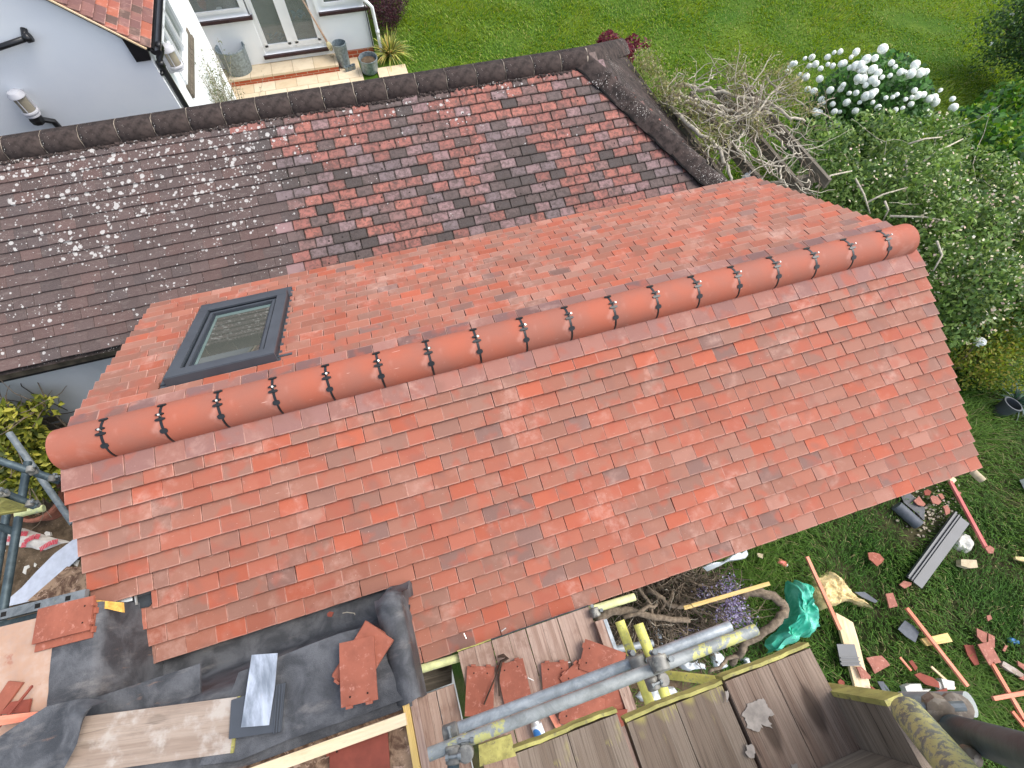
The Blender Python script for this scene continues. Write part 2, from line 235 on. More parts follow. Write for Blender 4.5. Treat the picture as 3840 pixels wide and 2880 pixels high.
def lawn_mat():
    t = NT('lawn', 0.95, 0.1); p = t.obj(); x = t.sep(p)
    c = t.mix(t.ramp(t.noise(p, 0.8, 5, 0.6), 0.35, 0.7), (0.055, 0.115, 0.010), (0.125, 0.185, 0.022)); c = t.mix(t.ramp(t.noise(p, 22, 6, 0.7), 0.35, 0.7, 0, 0.55), c, (0.035, 0.085, 0.010))
    c = t.mix(t.ramp(t.noise(p, 0.5, 3, 0.5), 0.5, 0.7, 0, 0.5), c, (0.035, 0.10, 0.010))
    near = t.mul(t.ramp(x[1], 2.4, 1.2), t.ramp(x[0], 14.0, 11.0)); c = t.mix(near, c, t.mix(t.ramp(t.noise(p, 1.4, 5, 0.6), 0.42, 0.62), (0.022, 0.045, 0.010), (0.065, 0.058, 0.030)))
    t.bump(t.noise(p, 30, 6, 0.75), 0.03); M['lawn'] = t.out(c)
    t = NT('soil', 0.95, 0.1); p = t.obj(); c = t.mix(t.ramp(t.noise(p, 5, 7, 0.7), 0.3, 0.7), (0.05, 0.036, 0.022), (0.16, 0.115, 0.075)); c = t.mix(t.ramp(t.noise(p, 45, 4, 0.7), 0.62, 0.7, 0, 0.7), c, (0.34, 0.28, 0.20))
    t.bump(t.noise(p, 22, 6, 0.7), 0.03); M['soil'] = t.out(c)
lawn_mat()
# ---------------------------------------------------------------- mesh helper
class MB:
    def __init__(s): s.v = []; s.f = []; s.mi = []; s.t = []; s.r = []; s.uv = []; s.cur = 0; s.tint = (1, 1, 1); s.rnd = 0.5
    def face(s, idx, uv=None, mi=None):
        s.f.append(tuple(idx)); s.mi.append(s.cur if mi is None else mi); s.t.append(s.tint); s.r.append(s.rnd); s.uv.append(uv or [(0, 0)]*len(idx))
    def pts(s, ps): b = len(s.v); s.v += [tuple(p) for p in ps]; return list(range(b, b+len(ps)))
    def poly(s, ps, uv=None): s.face(s.pts(ps), uv)
    def obox(s, o, ux, uy, uz, L, W, T):      # box from corner o; u = along ux in metres, v = along uy
        o, ux, uy, uz = V(o), V(ux).normalized(), V(uy).normalized(), V(uz).normalized()
        i = s.pts([o+ux*(L*a)+uy*(W*b)+uz*(T*c) for c in (0, 1) for b in (0, 1) for a in (0, 1)])
        q = [(0, 0), (L, 0), (0, W), (L, W)]
        for f in ((0, 2, 3, 1), (4, 5, 7, 6)): s.face([i[k] for k in f], [q[k % 4] for k in f])
        for f, w in (((0, 1, 5, 4), T), ((2, 6, 7, 3), T)): s.face([i[k] for k in f], [(0, 0), (L, 0), (L, T), (0, T)] if f[1] == 1 else [(0, 0), (0, T), (L, T), (L, 0)])
        s.face([i[0], i[4], i[6], i[2]], [(0, 0), (0.01, 0), (0.01, W), (0, W)]); s.face([i[1], i[3], i[7], i[5]], [(L, 0), (L, W), (L+.01, W), (L+.01, 0)])
    def box(s, a, b):
        a, b = V(a), V(b); d = b-a; s.obox(a, (1, 0, 0), (0, 1, 0), (0, 0, 1), d.x, d.y, d.z)
    def prism(s, ps, h, up=(0, 0, 1)):        # polygon ps extruded upwards by h
        n = len(ps); up = V(up); a = s.pts(ps); b = s.pts([V(p)+up*h for p in ps]); O = V(ps[0])
        uvb = [((V(p)-O).x, (V(p)-O).y) for p in ps]
        area = sum(ps[i][0]*ps[(i+1) % n][1]-ps[(i+1) % n][0]*ps[i][1] for i in range(n))
        if area < 0: a.reverse(); b.reverse(); uvb.reverse()
        s.face(b, uvb); s.face(a[::-1], uvb[::-1])
        for i in range(n): j = (i+1) % n; s.face([a[i], a[j], b[j], b[i]])
    def tube(s, path, rad, n=10, cap=True, hollow=0.0):
        path = [V(p) for p in path]; rs = rad if isinstance(rad, (list, tuple)) else [rad]*len(path); rings = []; up = None
        for k, p in enumerate(path):
            d = (path[min(k+1, len(path)-1)]-path[max(k-1, 0)]).normalized()
            if up is None: up = d.orthogonal().normalized()
            else: up = (up-d*up.dot(d)).normalized()
            sd = d.cross(up); rings.append(s.pts([p+(up*math.cos(2*math.pi*i/n)+sd*math.sin(2*math.pi*i/n))*rs[k] for i in range(n)]))
        for k in range(len(rings)-1):
            for i in range(n): j = (i+1) % n; s.face([rings[k][i], rings[k][j], rings[k+1][j], rings[k+1][i]])
        if hollow:
            for e_, q in ((0, path[0]), (-1, path[-1])):
                R_ = rings[e_]; inn = s.pts([V(s.v[i]).lerp(q, hollow) for i in R_]); dd = (path[1]-path[0]) if e_ == 0 else (path[-2]-path[-1]); dep = s.pts([V(s.v[i])+dd.normalized()*0.12 for i in inn])
                for i in range(n): j = (i+1) % n; s.face([R_[i], inn[i], inn[j], R_[j]]); s.face([inn[i], dep[i], dep[j], inn[j]])
                s.face(dep)
        elif cap: s.face(rings[0][::-1]); s.face(rings[-1])
    def lathe(s, prof, c, axis=(0, 0, 1), n=20, flute=0.0, oval=1.0):
        c = V(c); ax = V(axis).normalized(); u = ax.orthogonal().normalized() if abs(ax.z) < 0.99 else V((1, 0, 0)); w = ax.cross(u); rings = []
        for r, h in prof: rings.append(s.pts([c+ax*h+(u*math.cos(2*math.pi*i/n)*oval+w*math.sin(2*math.pi*i/n))*(r*(1+(flute if i % 2 else 0))) for i in range(n)]))
        for k in range(len(rings)-1):
            for i in range(n): j = (i+1) % n; s.face([rings[k][i], rings[k][j], rings[k+1][j], rings[k+1][i]])
    def build(s, name, mats, parent=None, smooth=False, uv=True):
        me = bpy.data.meshes.new(name); off = V((0, 0, 0)); q = parent
        while q is not None: off = off+V(q.location); q = q.parent
        me.from_pydata([tuple(V(p)-off) for p in s.v], [], s.f)
        for m in (mats if isinstance(mats, (list, tuple)) else [mats]): me.materials.append(M[m] if isinstance(m, str) else m)
        me.polygons.foreach_set('material_index', s.mi); me.polygons.foreach_set('use_smooth', [smooth]*len(s.f))
        at = me.attributes.new('tint', 'FLOAT_COLOR', 'FACE'); at.data.foreach_set('color', np.array([(*c, 1) for c in s.t], 'f').ravel())
        ar = me.attributes.new('rnd', 'FLOAT', 'FACE'); ar.data.foreach_set('value', np.array(s.r, 'f'))
        ul = me.uv_layers.new(name='UVMap'); ul.data.foreach_set('uv', np.array([c for f in s.uv for c in f], 'f').ravel())
        me.update(); o = bpy.data.objects.new(name, me); C.objects.link(o)
        if parent is not None: o.parent = parent
        return o
def tag(o, label=None, cat=None, group=None, kind=None):
    if label: o['label'] = label
    if cat: o['category'] = cat
    if group: o['group'] = group
    if kind: o['kind'] = kind
    return o
def thing(name, loc, label, cat, group=None):
    o = bpy.data.objects.new(name, None); o.empty_display_size = 0.1; C.objects.link(o); o.location = loc; return tag(o, label, cat, group)
def smooth_by_angle(o):
    o.data.polygons.foreach_set('use_smooth', [True]*len(o.data.polygons))
    try: o.data.set_sharp_from_angle(angle=math.radians(38))
    except Exception: pass
    return o
def np_mesh(name, verts, faces, mat, tint=None, parent=None, smooth=False):
    me = bpy.data.meshes.new(name); nv, nf, k = len(verts), len(faces), faces.shape[1]
    me.vertices.add(nv); me.vertices.foreach_set('co', verts.astype('f').ravel()); me.loops.add(nf*k); me.loops.foreach_set('vertex_index', faces.astype('i').ravel())
    me.polygons.add(nf); me.polygons.foreach_set('loop_start', np.arange(0, nf*k, k, dtype='i')); me.polygons.foreach_set('loop_total', np.full(nf, k, 'i'))
    me.update(calc_edges=True); me.materials.append(M[mat])
    if tint is not None: at = me.attributes.new('tint', 'FLOAT_COLOR', 'FACE'); at.data.foreach_set('color', np.concatenate([tint, np.ones((nf, 1))], 1).astype('f').ravel())
    o = bpy.data.objects.new(name, me); C.objects.link(o)
    if parent is not None: o.parent = parent
    return o
def unit(a): return a/np.linalg.norm(a, axis=1, keepdims=True)
def leaf_cloud(name, pos, size, cols, parent, mat='leaf', up=0.5, aspect=0.5, jit=0.35):
    n = len(pos); ax = rng.normal(size=(n, 3)); ax[:, 2] += up*0.4; ax = unit(ax); nr = rng.normal(size=(n, 3)); nr[:, 2] = np.abs(nr[:, 2])+up; nr = unit(nr); sd = unit(np.cross(ax, nr))
    nn = np.cross(sd, ax); L = (size*(1+rng.uniform(-jit, jit, n)))[:, None]; W_ = L*aspect
    v = np.stack([pos-ax*L*.5, pos+sd*W_*.5+nn*L*.06, pos+ax*L*.5, pos-sd*W_*.5+nn*L*.06], 1).reshape(-1, 3)
    f = np.arange(4*n).reshape(n, 4); cc = np.array(cols)[rng.integers(0, len(cols), n)]*rng.uniform(0.7, 1.3, (n, 1))
    off = np.array(parent.location) if parent is not None else np.zeros(3)
    return np_mesh(name, v-off, f, mat, np.clip(cc, 0, 1), parent)
def lumps(lst, n, shell=0.55):     # points in a union of ellipsoids, biased outward
    vol = np.array([l[3]*l[4]*l[5] for l in lst]); pick = rng.choice(len(lst), n, p=vol/vol.sum()); L = np.array(lst)[pick]; d = unit(rng.normal(size=(n, 3)))
    r = rng.uniform(0, 1, n)**(shell); return L[:, :3]+d*L[:, 3:]*r[:, None]
def twigs(name, parent, starts, mat, nper=5, length=0.5, r=0.006, spread=1.0, up=0.3, curl=0.25, seed=3):
    rr = random.Random(seed); b = MB()
    for st in starts:
        for _ in range(nper):
            d = V((rr.uniform(-1, 1)*spread, rr.uniform(-1, 1)*spread, rr.uniform(-0.4, 1)*up+0.1)).normalized(); p = V(st); path = [p.copy()]; L = length*rr.uniform(0.5, 1.3)
            for k in range(5): d = (d+V((rr.uniform(-1, 1), rr.uniform(-1, 1), rr.uniform(-1, 1)))*curl).normalized(); p = p+d*L/5; path.append(p.copy())
            b.tube(path, [r*(1-0.13*k) for k in range(6)], 4, cap=False)
    return tag(b.build(name, mat, parent, True), kind='stuff')
# ================================================================ THE SETTING: ground
def ground():
    b = MB(); xs = [-60, -20, -10, -6]+[x*0.5 for x in range(-10, 44)]+[25, 40, 80]; ys = [-40, -15, -9]+[y*0.5 for y in range(-14, 34)]+[20, 30, 60, 120]
    from mathutils import noise as mn
    idx = [[len(b.v)+i*len(ys)+j for j in range(len(ys))] for i in range(len(xs))]
    for x in xs:
        for y in ys:
            near = (-3 < x < 6.5 and 0 < y < 11); h = 0 if near else 0.05*mn.noise(V((x*0.3, y*0.3, 0)))
            b.v.append((x, y, GZ-0.01+h))
    for i in range(len(xs)-1):
        for j in range(len(ys)-1): b.face([idx[i][j], idx[i+1][j], idx[i+1][j+1], idx[i][j+1]])
    tag(b.build('lawn', 'lawn', smooth=True), kind='structure')
    b = MB(); b.prism([(-9, -6, GZ), (0.6, -6, GZ), (0.6, 1.75, GZ), (-9, 1.75, GZ)], 0.02); tag(b.build('bare_soil', 'soil'), kind='structure')
    b = MB(); b.prism([(2.2, -4.8, GZ), (3.9, -4.2, GZ), (4.3, -2.6, GZ), (3.7, -1.9, GZ), (2.0, -1.9, GZ)], 0.022); tag(b.build('soil_patch', 'soil'), kind='structure')
ground()
def patio():
    b = MB(); X0, X1 = -2.6, 2.32
    b.obox((X0, 8.2, GZ-0.02), (1, 0, 0), (0, 1, 0), (0, 0, 1), 4.9, 1.15, 0.05)
    b.obox((2.62, 8.9, GZ-0.02), (1, 0, 0), (0, 1, 0), (0, 0, 1), 0.6, 0.35, 0.05)
    b.cur = 1; b.face(b.pts([(X0, 9.35, -3.29), (1.86, 9.35, -3.29), (1.86, 9.35, -3.18), (X0, 9.35, -3.18)]), [(0, 0), (4.46, 0), (4.46, .15), (0, .15)])
    b.face(b.pts([(1.86, 9.35, -3.29), (1.86, 9.78, -3.29), (1.86, 9.78, -3.18), (1.86, 9.35, -3.18)]), [(0, 0), (.43, 0), (.43, .15), (0, .15)])
    b.cur = 0; b.obox((X0, 9.335, -3.18), (1, 0, 0), (0, 1, 0), (0, 0, 1), 4.475, 0.46, 0.04)
    b.obox((1.87, 9.352, GZ-0.02), (1, 0, 0), (0, 1, 0), (0, 0, 1), 0.42, 0.42, 0.05)
    tag(b.build('patio', ['paving', 'brick']), kind='structure')
patio()
def blades(name, spots, n, h, cols, w=0.006, lean=0.6, region=None):
    x = rng.uniform(spots[0], spots[1], n*2); y = rng.uniform(spots[2], spots[3], n*2); keep = np.ones(len(x), bool)
    if region is not None: keep = region(x, y)
    x = x[keep][:n]; y = y[keep][:n]; n = len(x)
    from math import pi
    patch = 0.5+0.5*np.sin(x*2.1+np.sin(y*1.7)*1.5)*np.cos(y*1.9+np.sin(x*1.3)*1.2); ang = rng.uniform(0, 2*pi, n)*0.55+patch*4; hh = h*rng.uniform(0.5, 1.25, n)*(0.6+0.7*patch); ln = lean*rng.uniform(0.4, 1.3, n)
    base = np.stack([x, y, np.full(n, GZ)], 1); d = np.stack([np.cos(ang), np.sin(ang), np.zeros(n)], 1); s = np.stack([-np.sin(ang), np.cos(ang), np.zeros(n)], 1)*w
    mid = base+d*(hh*ln*.45)[:, None]+np.array([0, 0, 1])*(hh*.62)[:, None]; tip = base+d*(hh*ln*1.15)[:, None]+np.array([0, 0, 1])*(hh*.85)[:, None]
    v = np.stack([base-s, base+s, mid+s*.8, mid-s*.8, tip], 1).reshape(-1, 3); k = np.arange(n)[:, None]*5
    f1 = k+np.array([[0, 1, 2]]); f2 = k+np.array([[0, 2, 3]]); f3 = k+np.array([[3, 2, 4]]); f = np.concatenate([f1, f2, f3]); C_ = np.array(cols)
    mixf = np.clip(patch+rng.normal(0, .3, n), 0, 1)[:, None]; cc = (C_[0]*(1-mixf)+C_[1]*mixf)*rng.uniform(.7, 1.3, (n, 1)); dry = rng.uniform(size=n) < .06; cc[dry] = C_[2]
    return tag(np_mesh(name, v, f, 'grass_blade', np.concatenate([cc, cc, cc])), kind='stuff')
def near_region(x, y):
    keep = (x > 2.0+np.maximum(0, -(y+1.9))*0.0)&~((x < 3.9)&(y < -1.9)&(y > -4.2)&(rng.uniform(size=len(x)) < .85)); keep &= ~((x < 6.2)&(y > -0.6))
    keep &= ~((np.hypot(x-7.621, y--1.874) < .42)&(rng.uniform(size=len(x)) < .8)); keep &= ~((np.hypot(x-7.185, y--2.005) < .25)&(rng.uniform(size=len(x)) < .7)); return keep
blades('grass', (2.0, 11.5, -5.5, 2.4), 130000, 0.105, [(0.045, 0.125, 0.014), (0.110, 0.200, 0.030), (0.28, 0.25, 0.11)], 0.0045, 1.1, near_region)
blades('mown_grass', (2.9, 22, 3.4, 17.0), 200000, 0.055, [(0.085, 0.18, 0.008), (0.22, 0.30, 0.028), (0.36, 0.34, 0.10)], 0.009, 0.9, lambda x, y: (x > 3.25)&~((x < 5.6)&(y < 5.2)))
# ================================================================ NEW EXTENSION ROOF
TH = math.radians(25.6); CT, ST = math.cos(TH), math.sin(TH)
NEAR = dict(o=V((0, 0, 0)), d=V((0, -CT, -ST)), n=V((0, -ST, CT))); FAR = dict(o=V((0, 0, 0)), d=V((0, CT, -ST)), n=V((0, ST, CT)))
def lay_tile(b, S, x0, x1, s1, ln, flip=1, h0=0.033, T=0.014, tilt=0.26, jx=0.0018, chip=None):
    """one plain tile: tail edge at slope distance s1, head at s1-ln"""
    r = random; x0 += r.uniform(-jx, jx); x1 += r.uniform(-jx, jx); j0, j1 = r.uniform(-.0022, .0022), r.uniform(-.0022, .0022); hj0, hj1 = r.uniform(0, .003), r.uniform(0, .003)
    o, d, n = S['o'], S['d'], S['n']; X = V((1, 0, 0)); b.rnd = r.random()
    rows = []
    for (t, h) in ((0, h0-0.002), (0.0025, h0), (0.03, h0-0.03*tilt+0.0008), (0.07, h0-0.07*tilt+0.0012), (ln, h0-ln*tilt)):
        rows.append([o+X*xx+d*(s1+jj-t)+n*(h+hh) for xx, jj, hh in ((x0, j0, hj0), (x0+.0015, j0, hj0+.0004), (x1-.0015, j1, hj1+.0004), (x1, j1, hj1))])
        rows[-1][0] = rows[-1][0]-n*0.0015; rows[-1][3] = rows[-1][3]-n*0.0015
    ids = [b.pts(rw) for rw in rows]; us = (0, .01, .99, 1); vv = (0, .02, .18, .42, 1)
    for k in range(4):
        for i in range(3):
            f = [ids[k][i], ids[k][i+1], ids[k+1][i+1], ids[k+1][i]]; u = [(us[i], vv[k]), (us[i+1], vv[k]), (us[i+1], vv[k+1]), (us[i], vv[k+1])]
            if flip < 0: f.reverse(); u.reverse()
            b.face(f, u)
    lo = b.pts([p-n*T for p in (rows[0][0], rows[0][3], rows[4][0], rows[4][3])])
    for f in ([lo[0], lo[1], ids[0][3], ids[0][2], ids[0][1], ids[0][0]], [lo[2], lo[0], ids[0][0], ids[1][0], ids[2][0], ids[3][0], ids[4][0]], [lo[1], lo[3], ids[4][3], ids[3][3], ids[2][3], ids[1][3], ids[0][3]]):
        if flip < 0: f = f[::-1]
        b.face(f, [(0.5, 0.0)]*len(f))
NEWC = [((0.285, 0.130, 0.090), 30), ((0.31, 0.120, 0.078), 26), ((0.345, 0.108, 0.066), 20), ((0.39, 0.094, 0.048), 12), ((0.255, 0.135, 0.100), 17), ((0.18, 0.112, 0.095), 5), ((0.34, 0.165, 0.12), 6)]
def pickc(tab): c = random.choices([t[0] for t in tab], [t[1] for t in tab])[0]; k = random.uniform(.88, 1.12); return tuple(min(1, x*k) for x in c)
TW = 0.1665
def course(b, S, k, xa, xb, s1, ln, flip, tab, half, **kw):
    """cells on a grid anchored at the left verge; alternate courses shift by half a tile and start with a tile-and-a-half"""
    x = -0.075+(0.5*TW if half else 0.0)-TW; 
    while x < xb-0.004:
        a, c = max(x, xa), min(x+TW, xb)
        if half and x < xa < x+TW and xa < -0.07: x += TW; continue
        if half and xa < -0.07 and abs(x-(-0.075+0.5*TW)) < 1e-6: a = xa
        if half and xb > 5.85 and xb-(x+TW) < TW*0.7 and xb-(x+TW) > 0.002: c = xb
        if c-a > 0.03:
            gg = .0014 if flip > 0 else .0024; kk = 1.0 if flip > 0 else random.choice((.80, .92, 1.0, 1.08)); b.tint = tuple(x*kk for x in pickc(tab)); lay_tile(b, S, a+gg, c-gg, s1, ln, flip, **kw)
        if c >= xb: break
        x += TW
MAUVE = [((0.275, 0.138, 0.115), 5), ((0.24, 0.13, 0.115), 4), ((0.30, 0.14, 0.11), 3)]; GREYM = [((0.15, 0.092, 0.09), 5), ((0.21, 0.12, 0.105), 3), ((0.28, 0.14, 0.115), 2)]
XL, XR, XM = -0.075, 5.87, 1.525
ext = thing('tiled_extension', (2.9, 0, GZ), 'single storey extension with a fresh orange red clay tile roof, ridge and roof window', 'building')
def new_roof():
    b = MB()
    for k in range(17):
        s1 = 0.252 if k == 0 else 0.229+.1*k; ln = 0.15
        xa, xb = XL, XR
        if k >= 8: xa = 0.095 if k == 8 else (0.095 if k < 10 else 0.118 if k == 10 else 0.14)
        if k >= 12: xa = XM+0.003
        if k == 7:   # last full-width course; the cut for the valley takes a bite out of it
            course(b, NEAR, k, xa, 0.255, s1-0.0, ln, 1, NEWC, k % 2 == 1); course(b, NEAR, k, 0.258, xb, s1, ln, 1, NEWC, k % 2 == 1); continue
        if k == 8:
            course(b, NEAR, k, 0.225, xb, s1, ln, 1, NEWC, k % 2 == 1); continue
        course(b, NEAR, k, xa, xb, s1, ln, 1, MAUVE if k == 0 else NEWC, k % 2 == 1)
    b.build('near_roof_slope', 'clay_tile', ext)
    b = MB()
    for k in range(17):
        s1 = 0.252 if k == 0 else 0.229+.1*k
        segs = [(XL, XR)]
        if 2 <= k <= 13: segs = [(XL, 0.385), (1.135, XR)]
        for xa, xb in segs: course(b, FAR, k, xa, xb, s1, 0.15, -1, GREYM if k == 0 else NEWC, k % 2 == 1)
    b.build('far_roof_slope', 'clay_tile', ext)
    b = MB()   # felt-covered boarding below the tiles
    for S, x0, x1, s0, s1 in ((NEAR, XL+.02, XR-.02, 0.0, 1.0), (NEAR, 0.35, XR-.02, 1.0, 1.27), (NEAR, XM+.03, XR-.02, 1.27, 1.79), (FAR, XL+.02, XR-.02, 0.0, 1.79)):
        P = [S['o']+V((x, 0, 0))+S['d']*s+S['n']*-0.008 for x, s in ((x0, s0), (x1, s0), (x1, s1), (x0, s1))]; Q = [p-S['n']*0.03 for p in P]
        i = b.pts(P); j = b.pts(Q); b.face(i); b.face(j[::-1])
        for k in range(4): m = (k+1) % 4; b.face([i[k], i[m], j[m], j[k]])
    b.build('roof_underlay', 'felt', ext)
    b = MB(); ye = 1.55   # walls under the roof
    for x0, x1, y0, y1 in ((0.05, 5.7, 1.35, 1.5), (0.05, 0.2, -1.1, 1.35), (5.55, 5.7, -1.45, 1.35), (1.7, 5.7, -1.5, -1.4), (0.2, 1.7, -1.15, -1.05)):
        b.box((x0, y0, GZ), (x1, y1, -0.75))
    for x in (0.05, 5.7):
        t = 0.02 if x < 1 else -0.02; P = [(x, -1.1 if x < 1 else -1.45, -0.75), (x, 1.45, -0.75), (x, 0, -0.06)]; i = b.pts(P); j = b.pts([(p[0]+t, p[1], p[2]) for p in P]); b.face(i); b.face(j[::-1]); 
    b.build('wall', 'grey_render', ext)
    b = MB(); b.obox((XM+.03, -1.66, -0.90), (1, 0, 0), (0, 1, 0), (0, 0, 1), 4.2, 0.02, 0.10); b.obox((XM+.03, -1.64, -0.90), (1, 0, 0), (0, 1, 0), (0, 0, 1), 4.2, 0.2, 0.012); b.build('fascia', 'slate_plastic', ext)
    # undercloak at the cut: a mauve half tile sticking out
    b = MB(); b.tint = (0.40, 0.24, 0.21); lay_tile(b, NEAR, 0.085, 0.17, 1.185, 0.14, 1, h0=0.010); b.tint = (0.36, 0.22, 0.2); lay_tile(b, NEAR, 0.10, 0.19, 1.235, 0.14, 1, h0=0.004); b.build('undercloak_tile', 'clay_tile', ext)
new_roof()
RR, RC = 0.122, -0.035
def ridge():
    n = 19; S = 0.3125
    def seg(x0, x1):
        b = MB(); m = 20; A = [math.radians(-8+196*i/m) for i in range(m+1)]
        def ring(x, r): return b.pts([(x, -r*math.cos(a), RC+r*math.sin(a)) for a in A])
        rs = [ring(x0, RR-.004), ring(x0+.004, RR), ring((x0+x1)/2, RR+.001), ring(x1-.004, RR), ring(x1, RR-.004)]; inn = [ring(x0, RR-.016), ring(x1, RR-.016)]
        for k in range(4):
            for i in range(m): b.face([rs[k][i], rs[k+1][i], rs[k+1][i+1], rs[k][i+1]])
        for i in range(m):
            b.face([inn[0][i], rs[0][i], rs[0][i+1], inn[0][i+1]]); b.face([rs[4][i], inn[1][i], inn[1][i+1], rs[4][i+1]]); b.face([inn[0][i], inn[0][i+1], inn[1][i+1], inn[1][i]])
        return b
    first = None
    for k in range(n):
        x0 = 0.226+S*(k-1)+.003; x1 = x0+S-.006
        if k == 0 or k == n-1 or first is None:
            o = smooth_by_angle(seg(x0 if k else -0.06, x1 if k < n-1 else 5.815).build('ridge_tile', 'ridge_clay', ext))
            if k == 1: first = o; fx = x0
        else:
            o = first.copy(); C.objects.link(o); o.parent = ext; o.location = V((x0-fx, 0, 0))
    for x, s in ((-0.054, -1), (5.809, 1)):   # mortar-dark stop ends
        b = MB(); m = 16; ps = [(x, -(RR-.017)*math.cos(math.pi*i/m), RC+(RR-.017)*math.sin(math.pi*i/m)) for i in range(m+1)]; b.poly(ps if s < 0 else ps[::-1]); b.build('ridge_stop_end', 'ridge_clay', ext)
    # union clips: thin strap, octagon pad, cross bars and a screw
    def at(x, a, r): a = math.radians(a); return V((x, -r*math.cos(a), RC+r*math.sin(a)))
    first = None
    for k in range(n-1):
        x = 0.226+S*k
        if first is None:
            b = MB()
            for i in range(24):
                a0, a1 = -6+i*130/24, -6+(i+1)*130/24; w = 0.0050 if a0 < 38 else 0.0075
                b.face(b.pts([at(x-w, a0, RR+.002), at(x+w, a0, RR+.002), at(x+w, a1, RR+.002), at(x-w, a1, RR+.002)]))
                b.face(b.pts([at(x-w, a0, RR-.012), at(x-w, a0, RR+.002), at(x-w, a1, RR+.002), at(x-w, a1, RR-.012)])); b.face(b.pts([at(x+w, a0, RR+.002), at(x+w, a0, RR-.012), at(x+w, a1, RR-.012), at(x+w, a1, RR+.002)]))
            def pad(a, wx, wl, h=0.005):
                c = at(x, a, RR+.001); ar = math.radians(a); nn = V((0, -math.cos(ar), math.sin(ar))); tt = V((0, math.sin(ar), math.cos(ar))); X = V((1, 0, 0))
                pts = [c+X*(wx*p)+tt*(wl*q) for p, q in ((-1, -.5), (-.6, -1), (.6, -1), (1, -.5), (1, .5), (.6, 1), (-.6, 1), (-1, .5))]; b.face(b.pts([p+nn*h for p in pts]))
                i = b.pts(pts); j = b.pts([p+nn*h for p in pts])
                for q in range(8): z = (q+1) % 8; b.face([i[q], i[z], j[z], j[q]])
            pad(42, .020, .014); pad(74, .027, .008, .008); pad(88, .023, .006, .009); pad(120, .024, .009, .007)
            first = b.build('ridge_clip', 'slate_plastic' if False else 'black_plastic', ext)
            s_ = MB(); c = at(x+.002, 83, RR); d = V((0.25, -0.25, 1)).normalized(); s_.tube([c, c+d*.032, c+d*.0321, c+d*.038], [.0036, .0036, .0065, .0065], 8)
            sc = s_.build('screw', 'steel', first); base = x
        else:
            o = first.copy(); C.objects.link(o); o.parent = ext; o.location = V((x-base, 0, 0)); q = sc.copy(); C.objects.link(q); q.parent = o
            q.rotation_euler = (0, 0, 0)
ridge()
def skylight():
    S = FAR; x0, x1, s0, s1 = 0.462, 1.130, 0.345, 1.37
    def P(x, s, h): return S['o']+V((x, 0, 0))+S['d']*s+S['n']*h
    def ring(b, X0, X1, S0, S1, w, h0, h1):    # rectangular frame, outer X0..X1, width w, height h0..h1
        for a, c, e_, g in ((X0, X1, S0, S0+w), (X0, X1, S1-w, S1), (X0, X0+w, S0+w, S1-w), (X1-w, X1, S0+w, S1-w)):
            b.obox(P(a, e_, h0), (1, 0, 0), S['d'], S['n'], c-a, g-e_, h1-h0)
    w = MB(); ring(w, x0, x1, s0, s1, 0.075, 0.0, 0.075); fr = w.build('skylight', 'anthracite_dark', ext)
    b = MB(); b.obox(P(x0-.008, s0-.008, 0.0), (1, 0, 0), S['d'], S['n'], x1-x0+.016, .016, .088); b.obox(P(x0-.006, s0, 0.075), (1, 0, 0), S['d'], S['n'], x1-x0+.012, .085, .016)
    b.obox(P(x0-.006, s0+.085, .075), (1, 0, 0), S['d'], S['n'], .075, s1-s0-.17, .012); b.obox(P(x1-.069, s0+.085, .075), (1, 0, 0), S['d'], S['n'], .075, s1-s0-.17, .012); b.obox(P(x0, s1-.085, .075), (1, 0, 0), S['d'], S['n'], x1-x0, .085, .013)
    ring(b, x0+.085, x1-.085, s0+.105, s1-.1, 0.022, 0.03, 0.07); b.build('sash', 'anthracite', fr)
    b = MB(); ring(b, x0+.105, x1-.105, s0+.125, s1-.12, 0.02, 0.01, 0.055); b.build('inner_frame', 'anthracite_dark', fr)
    b = MB(); b.obox(P(x0+.11, s1-.185, .0485), (1, 0, 0), S['d'], S['n'], x1-x0-.22, .07, .002); b.obox(P(x0+.11, s0+.13, .0485), (1, 0, 0), S['d'], S['n'], .035, s1-s0-.32, .002); b.build('pane_reflection', 'pane_reflection', fr)  # added strips over the pane: its pale reflection and lining painted as colour
    b = MB(); b.poly([P(x0+.1, s0+.12, .048), P(x0+.1, s1-.11, .048), P(x1-.1, s1-.11, .048), P(x1-.1, s0+.12, .048)]); b.build('pane', 'skylight_glass', fr)
    b = MB(); b.obox(P(x0-.055, s0-.03, .022), (1, 0, 0), S['d'], S['n'], .06, .05, .008); b.obox(P(x1-.005, s0+.04, .022), (1, 0, 0), S['d'], S['n'], .10, .05, .008); b.obox(P(x0-.02, s1-.02, .024), (1, 0, 0), S['d'], S['n'], x1-x0+.04, .06, .010)
    b.obox(P(x1-.004, s0, .0), (1, 0, 0), S['d'], S['n'], .025, 1.555-s0, .024); b.obox(P(x0-.062, s0+.03, .0), (1, 0, 0), S['d'], S['n'], .066, 1.555-s0-.03, .032); b.obox(P(x0-.01, s1+.04, .0), (1, 0, 0), S['d'], S['n'], x1-x0+.012, 1.55-s1-.04, .030); b.build('flashing', 'anthracite', fr)
skylight()
